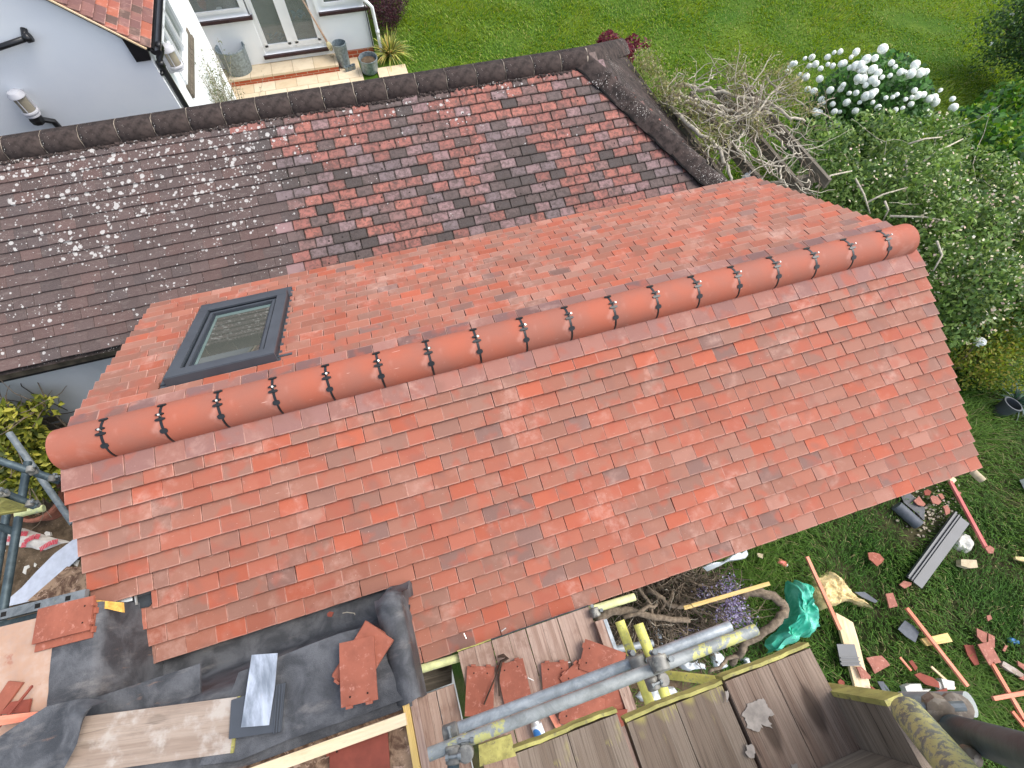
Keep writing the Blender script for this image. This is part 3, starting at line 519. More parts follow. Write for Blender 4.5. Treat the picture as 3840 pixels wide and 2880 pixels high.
# ================================================================ OLD TILED BUILDING behind
PO = math.radians(29); OCT, OST = math.cos(PO), math.sin(PO)
OLD = dict(o=V((0, 3.205, -0.285)), d=V((0, -OCT, -OST)), n=V((0, -OST, OCT)))   # bottom of the top course
old = thing('old_tiled_outbuilding', (0, 3.3, GZ), 'old hipped outbuilding with mottled lichen-spotted tiles and a dark ridge', 'building')
MIXC = [((0.38, 0.14, 0.105), 22), ((0.33, 0.125, 0.100), 24), ((0.28, 0.172, 0.168), 14), ((0.22, 0.125, 0.112), 16), ((0.18, 0.128, 0.126), 6), ((0.13, 0.092, 0.084), 8)]
DARKC = [((0.065, 0.058, 0.055), 20), ((0.25, 0.168, 0.166), 22), ((0.115, 0.088, 0.082), 18), ((0.18, 0.138, 0.14), 14), ((0.28, 0.112, 0.09), 14)]
DRK = [((0.095, 0.067, 0.061), 5), ((0.085, 0.063, 0.058), 5), ((0.11, 0.070, 0.062), 3), ((0.078, 0.062, 0.059), 2)]
def hipx(s): return 4.60+0.69*s          # x of the hip at slope distance s below the top course
def old_roof():
    from mathutils import noise as mn
    def clus(x, s): return mn.noise(V((x*1.5+3.1, s*2.2, 4)))+.35*mn.noise(V((x*5, s*7, 1)))+.30*math.exp(-((x-3.0)/.75)**2-((s-1.15)/.6)**2)-.25*(x > 4) > .10
    b = MB()
    for k in range(19):
        s1 = 0.1*k; half = k % 2; x = -4.5+(0.0825 if half else 0); bx = 1.10+random.choice((-.0825, 0, .0825))
        if k >= 19: pass
        while x < hipx(s1)+.02:
            x1 = min(x+.1645, hipx(s1)+.03)
            if x1-x > .02:
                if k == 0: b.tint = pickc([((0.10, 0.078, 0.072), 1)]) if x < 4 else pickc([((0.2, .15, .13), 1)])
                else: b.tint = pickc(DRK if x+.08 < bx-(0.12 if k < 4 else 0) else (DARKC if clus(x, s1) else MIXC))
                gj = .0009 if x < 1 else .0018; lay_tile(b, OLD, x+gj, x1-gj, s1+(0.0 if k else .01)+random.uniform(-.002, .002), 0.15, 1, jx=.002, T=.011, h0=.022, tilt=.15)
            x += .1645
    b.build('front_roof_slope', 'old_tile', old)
    # hip end and rear slope
    top = OLD['o']+OLD['d']*-0.11; ay, az = 3.31, top.z; xr = 4.52
    ev = OLD['o']+OLD['d']*1.82; ex = hipx(1.82)
    b = MB(); F1, F2 = V((ex, ev.y, ev.z)), V((ex, 2*ay-ev.y, ev.z)); b.poly([(xr, ay, az), F1, F2]); b.poly([(-4.5, ay, az), (xr, ay, az), F2, (-4.5, 2*ay-ev.y, ev.z)]); b.tint = (.2, .1, .09)
    b.poly([(-4.5, ev.y, ev.z-.02), (-4.5, ay, az-.02), (xr, ay, az-.02), (ex, ev.y, ev.z-.02)][::-1]); b.build('rear_roof_slope', 'old_ridge', old)
    b = MB(); b.box((-4.5, 1.75, GZ), (ex-.2, 1.9, -1.24)); b.box((ex-.35, 1.9, GZ), (ex-.2, 4.75, -1.3)); b.box((-4.5, 4.6, GZ), (ex-.35, 4.75, -1.3)); b.build('wall', 'grey_render', old)
    b = MB(); b.box((-4.5, 1.665, -1.315), (ex-.1, 1.749, -1.215)); b.build('eaves_board', 'soffit_dirty', old)
    b = MB(); b.box((-4.5, 1.66, -1.335), (ex-.1, 1.748, -1.3155)); b.build('eaves_trim', 'dark_void', old)
    # ridge tiles with pale mortar joints
    first = None; n = 29
    def seg(x0, x1):
        b = MB(); m = 14; r = .128; A = [math.radians(-14+208*i/m) for i in range(m+1)]; cz = az-.035
        R_ = [b.pts([(x, ay-q*math.cos(a), cz+q*math.sin(a)*.86) for a in A]) for x, q in ((x0, r-.006), (x0+.006, r), (x1-.006, r), (x1, r-.006))]
        for k in range(3):
            for i in range(m): b.face([R_[k][i], R_[k+1][i], R_[k+1][i+1], R_[k][i+1]])
        return b
    xe = 4.50; L = .305
    for k in range(n):
        x1 = xe-k*L; x0 = x1-L+.004
        if first is None: first = seg(x0, x1).build('ridge_tile', 'old_ridge', old, True); j = MB()
        else: o = first.copy(); C.objects.link(o); o.parent = old; o.location = V((-k*L, 0, 0))
        ps = [(x0-.001+random.uniform(-.004, .004), ay-.1255*math.cos(a), az-.036+.1255*.86*math.sin(a)) for a in [math.radians(-14+208*i/14) for i in range(15)]]
        j.tube(ps, [random.uniform(.0004, .0042) for _ in ps], 5)
    j.build('mortar_joint', 'mortar', old, True)
    b = MB()       # crumbling bedding mortar with moss under the ridge
    x = -4.5
    while x < 4.45:
        s = random.uniform(.012, .026); p = V((x, ay-.128, az-.055))+V((0, random.uniform(-.02, .008), random.uniform(-.008, .006)))
        b.lathe([(0.001, -s*.6), (s, -s*.1), (s*.8, s*.45), (.001, s*.6)], p, (random.uniform(-.4, .4), random.uniform(-.4, .4), 1), 6); x += s*1.2
    b.build('bedding_mortar', 'old_ridge', old)
    # hip tiles: angular, overlapping, running down to the eaves corner
    h0 = V((4.46, ay, az+.015)); h1 = V((ex+.05, ev.y-.03, ev.z+.045)); d = (h1-h0); Lh = d.length; d.normalize(); nf = OLD['n']; nh = V((OST, 0, OCT)).normalized()
    fl = (-nf.cross(d)).normalized();  side1 = V((0, -1, 0)); side1 = (side1-d*side1.dot(d)); side1 = (side1-nf*side1.dot(nf)).normalized(); side2 = V((1, 0, 0)); side2 = side2-d*side2.dot(d); nh = (F1-V((xr, ay, az))).cross(F2-V((xr, ay, az))).normalized()
    if nh.z < 0: nh = -nh
    side2 = (side2-nh*side2.dot(nh)).normalized(); m = 7
    for k in range(m):
        a = k*Lh/m-.01; c = (k+1)*Lh/m+.02; lift0, lift1 = .02, .045; b = MB(); W1, W2 = .165, .27
        def ring(s, l, g=1.0):
            p = h0+d*s; up = (nf+nh).normalized(); return b.pts([p+side1*W1*g+nf*(l-.02), p+side1*W1*.5*g+nf*(l+.012), p+up*(l+.030)+side1*.02, p+up*(l+.030)+side2*.02, p+side2*W2*.5*g+nh*(l+.012), p+side2*W2*g+nh*(l-.02)])
        r0, r1, r2 = ring(a, lift0), ring(c, lift1), ring(c, lift1-.022)
        for i in range(5): b.face([r0[i], r0[i+1], r1[i+1], r1[i]][::-1]); b.face([r1[i], r1[i+1], r2[i+1], r2[i]][::-1])
        smooth_by_angle(b.build('hip_tile', 'old_ridge', old))
    g0 = V((4.47, ay+.02, az+.03)); g1 = V((ex+.02, 2*ay-ev.y, ev.z+.06)); dg = (g1-g0).normalized(); Lg = (g1-g0).length; upg = V((.35, .2, .9)).normalized(); sg = dg.cross(upg).normalized()
    for k in range(7):
        b = MB(); a, c = k*Lg/7-.01, (k+1)*Lg/7+.02
        r0, r1 = [b.pts([g0+dg*s_+sg*x+upg*(hh+lf) for x, hh in ((-.17, -.10), (-.09, -.02), (-.02, .02), (.02, .02), (.09, -.02), (.17, -.10))]) for s_, lf in ((a, .0), (c, .022))]
        for i in range(5): b.face([r0[i], r0[i+1], r1[i+1], r1[i]])
        smooth_by_angle(b.build('hip_tile', 'old_ridge', old))
    b = MB(); j = [h0+d*(Lh*i/40.0)+side1*(.15+random.uniform(-.008, .012))+nf*(.012) for i in range(41)]; b.tube(j, [random.uniform(.008, .017) for _ in j], 5); b.build('hip_bedding', 'dark_void', old)
    b = MB(); b.tube([(4.485, ay-.13, az-.05), (4.49, ay-.10, az+.03), (4.50, ay, az+.072)], .010, 6); b.build('hip_mortar', 'mortar', old, True)
    # cable on the wall
    b = MB(); b.tube([(-1.691,1.75,-1.515), (-1.713,1.745,-1.554), (-1.73,1.745,-1.689), (-1.728,1.745,-1.821), (-1.716,1.745,-2.111)], .004, 5); b.tube([(-1.985,1.74,-1.659), (-1.907,1.74,-1.772), (-1.856,1.74,-2.124), (-1.748,1.74,-2.155), (-1.639,1.745,-2.16)], .004, 5); b.build('cable', 'twig_dark', old)
old_roof()
# ================================================================ WHITE HOUSE behind
YA, XB, YC = 5.2, -0.09, 9.78
house = thing('white_house', (-1.0, 7.5, GZ), 'white rendered house with tiled gable, glazed doors and brown window sills behind the old roof', 'house')
def white_house():
    vz0, vx0 = -0.46, -0.06; tp = math.tan(math.radians(42.4)); apx = -3.6; apz = vz0+(vx0-apx)*tp
    b = MB()
    P = [(-7.2, YA, GZ), (XB, YA, GZ), (XB, YA, vz0-.10), (-.30, YA, -.33), (apx, YA, apz-.08), (-7.2, YA, vz0)]; i = b.pts(P); b.face(i)
    # side wall B with a hole for the window
    w0, w1, wz0, wz1 = 5.90, 7.17, -1.30, -0.52
    for y0, y1, z0, z1 in ((YA+.006, w0, GZ, -.48), (w1, 8.35, GZ, -.48), (w0, w1, GZ, wz0)): b.box((XB-.25, y0, z0), (XB, y1, z1))
    # rear wing wall C with holes for door and windows
    holes = [(-0.291-.75, 0.519, -2.29, -1.2), (0.499, 1.733, -3.0, -1.0), (1.798, 2.694, -2.382, -1.2)]
    xs = sorted([-3.6, 2.66]+[h for q in holes for h in q[:2]]); hz_ = holes
    for k in range(len(xs)-1):
        a, c = xs[k], xs[k+1]; hh = [q for q in holes if q[0] <= a+.001 and q[1] >= c-.001]
        z0, z1_ = (hh[0][2], hh[0][3]) if hh else (None, None)
        if hh: b.box((a, YC, -3.14), (c, YC+.25, z0)); b.box((a, YC, z1_), (c, YC+.25, -.7))
        else: b.box((a, YC, -3.14), (c, YC+.25, -.7))
    b.box((2.41, YC+.25, -3.14), (2.66, 14.5, -.7)); b.box((-4.0, 8.1, GZ), (XB-.25, 8.35, -.48))
    wall = b.build('wall', 'white_render', house)
    b = MB(); b.face(b.pts([(1.875, YC+.003, -3.29), (2.66, YC+.003, -3.29), (2.66, YC+.003, -3.14), (1.875, YC+.003, -3.14)]), [(0, 0), (.785, 0), (.785, .15), (0, .15)])
    zt = -3.124
    b.face(b.pts([(1.87, YC-.004, -3.29), (2.664, YC-.004, -3.29), (2.664, YC-.004, zt), (1.87, YC-.004, zt)]), [(0, 0), (.79, 0), (.79, zt+3.29), (0, zt+3.29)]); b.build('brick_plinth', 'brick', house)
    b = MB(); b.box((-1.4, YC+1.8, -3.1), (2.4, YC+1.9, -.8)); b.box((-1.4, YC+.26, -3.05), (2.4, YC+1.8, -3.0)); b.build('interior', 'interior', house)
    # rear wing roof and gables
    b = MB(); b.tint = (.3, .12, .09); b.poly([(-1.6, YC-.25, -.72), (2.9, YC-.25, -.72), (1.6, 12.1, .6), (-1.6, 12.1, .6)]); b.poly([(2.9, YC-.25, -.72), (2.9, 14.6, -.72), (1.6, 12.1, .6)]); b.build('rear_roof', 'weathered_tile', house)
    # main roof: real tiles on the slope we see
    Smain = dict(o=V((vx0+.07, 0, vz0-.06)), d=V((0, 1, 0)), n=V((0, 0, 1)))
    ang = math.radians(42.4); dn = V((math.cos(ang), 0, -math.sin(ang))); nn = V((math.sin(ang), 0, math.cos(ang))); b = MB(); o0 = V((vx0+.045, 0, vz0-.02))
    for k in range(38):
        y = YA-.06-(0.0825 if k % 2 else 0); 
        while y < 8.5:
            y0, y1 = max(y, YA-.06), y+.1635; y += .165
            if y1-y0 < .03: continue
            b.tint = pickc([((0.27, 0.075, 0.05), 7), ((0.11, 0.06, 0.06), 8), ((0.15, 0.075, 0.07), 6), ((0.05, 0.045, 0.04), 5), ((0.32, 0.09, 0.05), 4)]); b.rnd = random.random()
            c0 = o0-dn*(.1*k); h = .02+random.uniform(0, .003)
            q = [c0+nn*h, c0-dn*.15+nn*(h-.03)]; i = b.pts([V((q[0].x, y0, q[0].z)), V((q[0].x, y1, q[0].z)), V((q[1].x, y1, q[1].z)), V((q[1].x, y0, q[1].z))]); b.face(i, [(0, .0), (1, .0), (1, 1), (0, 1)])
            j = b.pts([V((q[0].x-nn.x*.012, y0, q[0].z-nn.z*.012)), V((q[0].x-nn.x*.012, y1, q[0].z-nn.z*.012)), V((q[1].x-nn.x*.012, y0, q[1].z-nn.z*.012))]); b.face([i[0], j[0], j[1], i[1]]); b.face([i[0], i[3], j[2], j[0]])
    b.build('roof', 'weathered_tile', house)
    b = MB(); L = 4.6; b.obox(o0-dn*L+V((0, YA-.075, 0))-nn*.028, dn, (0, 1, 0), nn, L-.03, .09, .014); vb = b.build('verge_board', 'pine', house)
    b = MB(); b.obox(o0-dn*L+V((0, YA-.05, 0))-nn*.05, dn, (0, 1, 0), nn, L-.06, 3.3, .02); b.poly([(vx0-.1, YA, apz), (-7.3, YA, vz0), (-7.3, 8.5, vz0), (apx, 8.5, apz), (apx, YA, apz)]); b.build('roof_boarding', 'soffit_dirty', house)
    # boxed black soffit end
    b = MB(); P = [(-0.235,5.155,-0.333), (-0.05,5.155,-0.443), (-0.08,5.155,-0.601), (-0.235,5.155,-0.602)]; b.prism([V(p) for p in P], .045, (0, 1, 0)); b.box((XB+.001, YA, -.53), (XB+.09, 8.4, -.50)); b.build('box_soffit', 'black_gutter', house)
    # gutter (half round) along the eaves, and rainwater pipes
    b = MB(); gx, gz = XB+.115, -.50; m = 8
    R0 = [[b.pts([(gx+rr*math.cos(math.pi*(1+i/m)), y, gz+rr*math.sin(math.pi*(1+i/m))) for i in range(m+1)]) for y in (5.13, 8.5)] for rr in (.055, .049)]
    for q in range(2):
        for i in range(m): b.face([R0[q][0][i], R0[q][0][i+1], R0[q][1][i+1], R0[q][1][i]])
    b.poly([(gx+.055*math.cos(math.pi*(1+i/m)), 5.13, gz+.055*math.sin(math.pi*(1+i/m))) for i in range(m+1)]); b.build('gutter', 'black_gutter', house, True)
    b = MB(); p0 = V((gx, 5.35, gz-.04)); b.tube([p0, p0+V((0, 0, -.06)), V((XB+.06, 5.30, -.66)), V((XB+.045, 5.28, -.72)), V((XB+.045, 5.28, GZ))], .034, 12); b.tube([V((XB+.045, 5.28, -.74)), V((XB+.045, 5.28, -.68))], .042, 12); b.tube([V((gx, 5.35, gz-.03)), V((gx, 5.35, gz-.09))], .043, 12)
    b.box((XB, 5.20, -.80), (XB+.03, 5.36, -.775)); b.build('downpipe', 'black_gutter', house, True)
    b = MB(); q = [(2.687,9.7,-2.244),(2.744,9.7,-2.301),(2.808,9.7,-2.38),(2.8,9.7,-2.676)]; q = [V(p) for p in q]; b.tube([q[0]+V((-.25, 0, .25)), q[0], q[1], q[2], V((q[2].x+.01, 9.70, -2.9)), V((q[2].x+.01, 9.70, -3.2)), V((q[2].x+.05, 9.62, -3.27))], .034, 12); b.tube([V((q[2].x+.01, 9.70, -2.85)), V((q[2].x+.01, 9.70, -2.78))], .042, 12); b.build('white_downpipe', 'upvc', house, True)
    b = MB(); b.box((2.664, YC-.06, -3.2), (2.68, YC, -.9)); b.build('corner_trim', 'black_gutter', house)
    b = MB(); q0, q1 = V((-1.37,5.14,-0.285)), V((-1.087,5.14,-0.237)); b.tube([q0+(q0-q1)*1.2, q0, q1], .028, 10); b.tube([q1, q1+(q1-q0).normalized()*.05], .045, 10); b.tube([q1+V((0, -.02, 0)), V((q1.x+.02, YA, q1.z+.06))], .03, 8); b.build('waste_pipe', 'black_gutter', house, True)
    b = MB(); c = V((-1.583,5.1,-1.01)); b.lathe([(.001, -.06), (.06, -.05), (.075, 0), (.06, .06), (.001, .065)], c, (.2, 0, 1), 8); b.tube([c, c+V((.1, .08, -.1)), c+V((.12, .1, -.6))], .034, 8); b.build('rainwater_hopper', 'black_gutter', house)
    # window in side wall B
    fr = MB(); X = XB-.03
    for y in (w0, 6.21, 6.24, 6.62, 6.65, w1-.06): fr.box((X, y, wz0+.06), (X+.05, y+.055, wz1))
    fr.box((X, w0, wz0), (X+.06, w1, wz0+.06)); fr.box((X-.002, w0+.055, -.80), (X+.045, w1-.06, -.74)); fr.box((X-.002, w0+.055, -.95), (X+.043, 6.2, -.905))
    fo = fr.build('side_window', 'upvc', house); b = MB(); b.poly([(X+.02, w0, wz0), (X+.02, w1, wz0), (X+.02, w1, wz1), (X+.02, w0, wz1)]); b.build('pane', 'pane_glass', fo); b = MB(); b.box((XB-.02, 5.86, -1.46), (XB+.035, 7.38, -1.40)); b.box((XB-.02, 5.86, -1.40), (XB+.02, 7.38, -1.302)); b.build('sill', 'old_timber', fo)
    b = MB(); b.box((XB-.9, w0, wz0-.4), (XB-.85, w1, -.5)); b.box((XB-.85, w0, wz0-.3), (XB-.3, w1, wz0-.28))
    for y in (6.0, 6.35, 6.7): b.box((XB-.45, y, wz0-.2), (XB-.4, y+.2, wz0+.3))
    b.build('interior', 'interior', fo)
    # rear-wing windows and doors
    def frame(x0, x1, z0, z1, nm, leaf=1, sill=None, fw=.07):
        f = MB(); Y = YC+.03
        f.box((x0, Y, z0), (x1, Y+.06, z0+fw)); f.box((x0, Y, z1-fw), (x1, Y+.06, z1)); f.box((x0, Y, z0+fw), (x0+fw, Y+.06, z1-fw)); f.box((x1-fw, Y, z0+fw), (x1, Y+.06, z1-fw))
        if leaf == 2: m = (x0+x1)/2; f.box((m-.045, Y-.004, z0+fw), (m+.045, Y+.055, z1-fw)); 
        i0 = x0+fw; i1 = x1-fw
        for a, c in (((i0, (x0+x1)/2-.045), ((x0+x1)/2+.045, i1)) if leaf == 2 else ((i0, i1),)):
            k = .055; f.box((a, Y-.012, z0+fw), (c, Y+.03, z0+fw+k*(1.7 if leaf == 2 else 1))); f.box((a, Y-.012, z0+fw+k), (a+k, Y+.03, z1-fw)); f.box((c-k, Y-.012, z0+fw+k), (c, Y+.03, z1-fw))
        o = f.build(nm, 'upvc', house); g = MB(); g.poly([(x0+.02, Y+.025, z0+.02), (x1-.02, Y+.025, z0+.02), (x1-.02, Y+.025, z1), (x0+.02, Y+.025, z1)]); g.build('pane', 'pane_glass', o)
        s = MB(); s.box((x0-.03, YC-.055, z0-.055), (x1+.03, YC+.03, z0-.003)); s.build('sill', 'sill_brown', o)
        if leaf == 2:
            h = MB(); 
            for z in (z0+.1,): h.box((x0-.02, YC-.01, z), (x0+.02, YC+.02, z+.08))
            h.build('hinge', 'upvc', o)
        return o
    frame(*holes[0], 'window'); d = frame(*holes[1], 'patio_door', 2); frame(*holes[2], 'window')
    # wall lanterns
    for c, wdir in ((V((-1.573,5.2,-0.828)), V((0, -1, 0))), (V((-0.09,5.615,-0.821)), V((1, 0, 0)))):
        c = c+wdir*.10; b = MB(); b.lathe([(.001, .145), (.06, .135), (.085, .10), (.088, .085), (.07, .08), (.07, .078)], c, n=20); b.lathe([(.07, -.075), (.085, -.08), (.088, -.095), (.07, -.10), (.07, -.115), (.08, -.12), (.08, -.135), (.05, -.15), (.001, -.152)], c, n=20)
        b.box(c-wdir*.1-V((.05, .03, .15)) if abs(wdir.y) else c-wdir*.1-V((0, .05, .15)), c-wdir*.1+(V((.05, .02, .1)) if abs(wdir.y) else V((.05, .05, .1))))
        for q in range(3): a_ = math.radians(40+q*115); u = V((math.cos(a_)*.071, math.sin(a_)*.071, 0)); b.tube([c+u+V((0, 0, -.08)), c+u+V((0, 0, .09))], .006, 5)
        lo = smooth_by_angle(b.build('wall_lantern', 'lamp_grey', house)); g = MB(); g.lathe([(.065, -.08), (.065, .085)], c, n=20); g.build('lamp_glass', 'lamp_glass', lo, True)
white_house()
# things standing by the rear wing
def churn(c, r, h, oval, label, name='metal_planter', tilt=(0, 0, 1)):
    t = thing(name, c, label, 'planter', 'fluted metal planters'); b = MB(); b.lathe([(.001, 0), (r*.86, 0), (r*.88, .02), (r*.97, h-.04), (r, h-.035), (r*1.02, h-.02), (r, h), (r*.95, h), (r*.93, h-.03), (r*.84, .06), (.001, .06)], c, tilt, 48, .035, oval); smooth_by_angle(b.build('body', 'galv_pot', t))
    return t
churn((-0.058,9.651,-3.14), .27, .44, 1.0, 'large fluted metal planter left of the patio door')
churn((1.994,9.524,-3.25), .135, .42, 1.0, 'tall narrow fluted metal planter right of the patio door')
t = churn((2.472,9.211,-3.27), .185, .27, 1.0, 'wide metal planter full of dark soil beside the brick plinth', tilt=(0.06, -.1, 1))
b = MB(); b.lathe([(.001, .2), (.15, .2)], t.location, (0.06, -.1, 1), 12); b.build('compost', 'soil', t)
for i, (u, v_) in enumerate(((890, 590), (925, 578), (955, 565))):
    c = V((2.014,9.304,-3.27))+V((.075*i, .02*i, 0)); tt = thing('small_pot', c, ('leftmost', 'middle', 'rightmost')[i]+' of three small grey metal pots by the tall planter', 'pot', 'small grey pots on the paving'); b = MB(); b.lathe([(.001, 0), (.03, 0), (.042, .085), (.045, .09), (.037, .09), (.028, .02), (.001, .02)], c, n=14); smooth_by_angle(b.build('body', 'galv_pot', tt))
def broom():
    p0 = V((1.787,9.66,-2.908)); p1 = V((1.552,9.72,-2.129)); d = (p1-p0); t = thing('broom', p0, 'long handled broom leaning against the patio door with its brush down', 'broom'); b = MB(); b.tube([p0, p0+d*.6, p1, p1+d*.5], [.022, .017, .015, .014], 8); b.build('handle', 'rope', t, True)
    c = p0; b = MB(); b.lathe([(.018, .06), (.045, .02), (.05, -.06), (.03, -.11), (.001, -.115)], c, d.normalized(), 12); b.build('brush', 'brush', t, True)
    c = V((1.789,9.661,-3.14)); t = thing('saucer', c, 'small pale saucer on the step below the broom', 'saucer'); b = MB(); b.lathe([(.001, .005), (.03, .005), (.05, .03), (.047, .03), (.001, .012)], c, n=16); b.build('body', 'sand_brick', t, True)
broom()
def jug():
    c = V((0.02,9.95,-2.254))-V((0, 0, .08)); t = thing('jug', c, 'cream jug with a curved handle standing inside the left window', 'jug'); b = MB(); b.lathe([(.001, 0), (.05, 0), (.055, .03), (.04, .09), (.05, .16), (.045, .17), (.001, .16)], c, n=16); b.build('body', 'white_paint', t, True); b = MB(); b.tube([c+V((-.04, 0, .15)), c+V((-.09, 0, .14)), c+V((-.085, 0, .08)), c+V((-.045, 0, .05))], .009, 6); b.build('handle', 'white_paint', t, True)
    c = V((-0.23,9.95,-2.089)); t = thing('hanging_vase', c, 'orange terracotta vase in the top corner of the left window', 'vase'); b = MB(); b.lathe([(.001, -.10), (.03, -.08), (.07, 0), (.075, .12), (.001, .13)], c, n=14); b.build('body', 'terracotta', t, True)
    for cx, cy, cz, L, lab in ((0.814, 10.25, -2.88, .3, 'blue cloth draped behind the left door pane'), (1.37, 10.25, -2.55, .25, 'blue cloth draped behind the right door pane')):
        t = thing('chair_cover', (cx, cy, cz), lab, 'cloth', 'blue cloths inside the patio door'); b = MB(); n = 8
        idx = [b.pts([(cx-L/2+L*i/n, cy-.1+.25*j/5, cz+.12-.18*(j/5)**1.5+.03*math.sin(i*1.3+j)) for i in range(n+1)]) for j in range(6)]
        for j in range(5):
            for i in range(n): b.face([idx[j][i], idx[j][i+1], idx[j+1][i+1], idx[j+1][i]])
        b.build('cover', 'cloth_blue', t, True)
jug()
# ================================================================ FELTED ROOF DECK on the near left
deck = thing('felted_roof_deck', (0.8, -1.7, GZ), 'half finished roof deck of chipboard and black roofing felt beside the new tiles', 'roof')
def felt_deck():
    b = MB(); nx, ny = 40, 30; X0, X1 = .165, 1.60; from_ = []
    from mathutils import noise as mn
    def prof(y):     # height across the valley
        if y > -1.16: return -.62+(-1.16-y)*-.45
        if y > -1.33: return -.62
        if y > -1.50: t = (-1.33-y)/.17; return -.62+.53*(t*t*(3-2*t))
        return -.09
    ys = [-1.02-.80*j/ny for j in range(ny+1)]
    idx = [b.pts([(X0+(X1-X0)*i/nx, y, prof(y)+.012*mn.noise(V((i*.2, y*9, 0)))) for i in range(nx+1)]) for y in ys]
    for j in range(ny):
        for i in range(nx): b.face([idx[j][i], idx[j+1][i], idx[j+1][i+1], idx[j][i+1]])
    b.build('valley_felt', 'felt', deck, True)
    b = MB(); # left upstand face of the pit, and felt strip on the chipboard
    n = 14; cols = []
    for j in range(n+1):
        y = -.885-.455*j/n; w = .006*mn.noise(V((j*.5, 3, 0)))
        cols.append(b.pts([(-.09+.01*j/n, y+(-.17 if j == 0 else 0)*0, -.152+w), (.0, y, -.148+w), (.10, y, -.15+w), (.122, y, -.158), (.135+w, y, -.2), (.15+w, y, -.4), (.17, y, -.63)]))
    for j in range(n):
        for i in range(6): b.face([cols[j][i], cols[j+1][i], cols[j+1][i+1], cols[j][i+1]])
    b.build('upstand_felt', 'felt', deck, True)
    b = MB(); b.prism([(-.12, -1.335, -.155), (.62, -1.335, -.155), (.62, -1.62, -.155), (-.12, -1.62, -.155)], .012); b.build('felt_patch', 'felt', deck)
    # rolled felt edge on the right
    b = MB(); L = [b.pts([(1.505+.012*math.sin(y*30), y, zc-.02)]+[(1.58+.065*math.sin(math.pi*(q-4)/8+.25), y+.006*math.sin(q+y*20), zc+.05*math.cos(math.pi*(q-4)/8)) for q in range(9)]+[(1.635, y-.01, zc-.25)]) for y, zc in [(-1.22, -.50), (-1.28, -.34), (-1.31, -.12), (-1.36, -.06), (-1.45, -.08), (-1.55, -.09), (-1.65, -.10), (-1.80, -.11)]]
    for k in range(len(L)-1):
        for q in range(10): b.face([L[k][q], L[k+1][q], L[k+1][q+1], L[k][q+1]])
    b.build('felt_edge', 'felt', deck, True)
    b = MB(); b.lathe([(.001, .055), (.03, .048), (.058, .02), (.068, -.03), (.066, -.10), (.06, -.3)], (1.585, -1.345, -.105), (.05, .25, 1), 16, 0, 1.0); b.lathe([(.04, -.2), (.045, -.02), (.036, .01), (.001, .014)], (1.53, -1.26, -.44), (0, .1, 1), 12); b.build('felt_roll_end', 'felt', deck, True)
    # long felt lap laid over the deck edge
    b = MB(); n = 20; top = [(0.835,-1.436,-0.08),(0.985,-1.43,-0.08),(1.153,-1.419,-0.08),(1.317,-1.412,-0.08),(1.476,-1.424,-0.08)]; bot = [(0.651,-1.754,-0.075),(0.821,-1.788,-0.075),(1.044,-1.776,-0.075),(1.298,-1.782,-0.075),(1.572,-1.78,-0.075)]
    def lerp_list(P, t): s = t*(len(P)-1); k = min(int(s), len(P)-2); return V(P[k]).lerp(V(P[k+1]), s-k)
    rows = [b.pts([lerp_list(top, i/n).lerp(lerp_list(bot, i/n), j/8)+V((0, 0, .004+.007*mn.noise(V((i*.4, j*.6, 5)))+(.008 if j in (0, 8) else 0))) for i in range(n+1)]) for j in range(9)]
    for j in range(8):
        for i in range(n): b.face([rows[j][i], rows[j+1][i], rows[j+1][i+1], rows[j][i+1]])
    b.build('felt_lap', 'felt', deck, True)
    # chipboard sheets
    b = MB(); b.prism([(-.9, -.83, -.175), (-.16, -.875, -.175), (-.16, -.92, -.175), (-.04, -.93, -.175), (-.06, -1.5, -.175), (-.3, -2.6, -.175), (-.9, -2.6, -.175)], .018); b.build('chipboard', 'chipboard', deck)
    b = MB(); b.prism([(.15, -1.77, -.13), (1.56, -1.77, -.13), (1.56, -3.0, -.13), (-.2, -3.0, -.13), (-.2, -1.45, -.19), (.14, -1.40, -.19)], .018); b.build('decking_board', 'osb', deck)
    b = MB(); b.obox((1.556, -3.0, -.13), (0, 1, 0), (1, 0, 0), (0, 0, 1), 1.22, .03, .05); b.build('edge_batten', 'pine_yellow', deck)
    b = MB(); b.obox((1.59, -3.0, -.42), (0, 1, 0), (1, 0, 0), (0, 0, 1), 1.50, .035, .33); b.build('edge_board', 'board_pink', deck)
    b = MB(); b.box((-.1, -3.0, GZ), (1.5, -1.5, -.45)); b.build('wall', 'grey_render', deck)
    P = [V(p) for p in [(0.076,-0.861,-0.2),(0.144,-0.889,-0.2),(0.211,-0.916,-0.2),(0.218,-0.968,-0.2),(0.146,-0.929,-0.2),(0.079,-0.902,-0.2)]]; b = MB(); b.prism(P, .02); b.build('insulation_edge', 'insul', deck)
    b = MB(); P = [V(p) for p in [(-0.038,-0.82,-0.42),(0.263,-0.826,-0.42),(0.246,-0.87,-0.43),(0.199,-0.922,-0.43),(0.063,-0.908,-0.43)]]; b.prism(P, .006); b.build('valley_tray', 'slate_plastic', deck)
    b = MB(); P = [V(p) for p in [(0.019,-0.818,-0.405),(0.118,-0.823,-0.405),(0.123,-0.867,-0.405),(0.053,-0.861,-0.405)]]; b.prism(P, .004); b.build('tray_window', 'clear_plastic_white', deck)
    b = MB(); b.obox((0.138,-0.829,-0.4), V((0.012,-0.085,0)), (1, 0, 0), (0, 0, 1), .07, .008, .012); b.build('tray_bar', 'steel', deck)
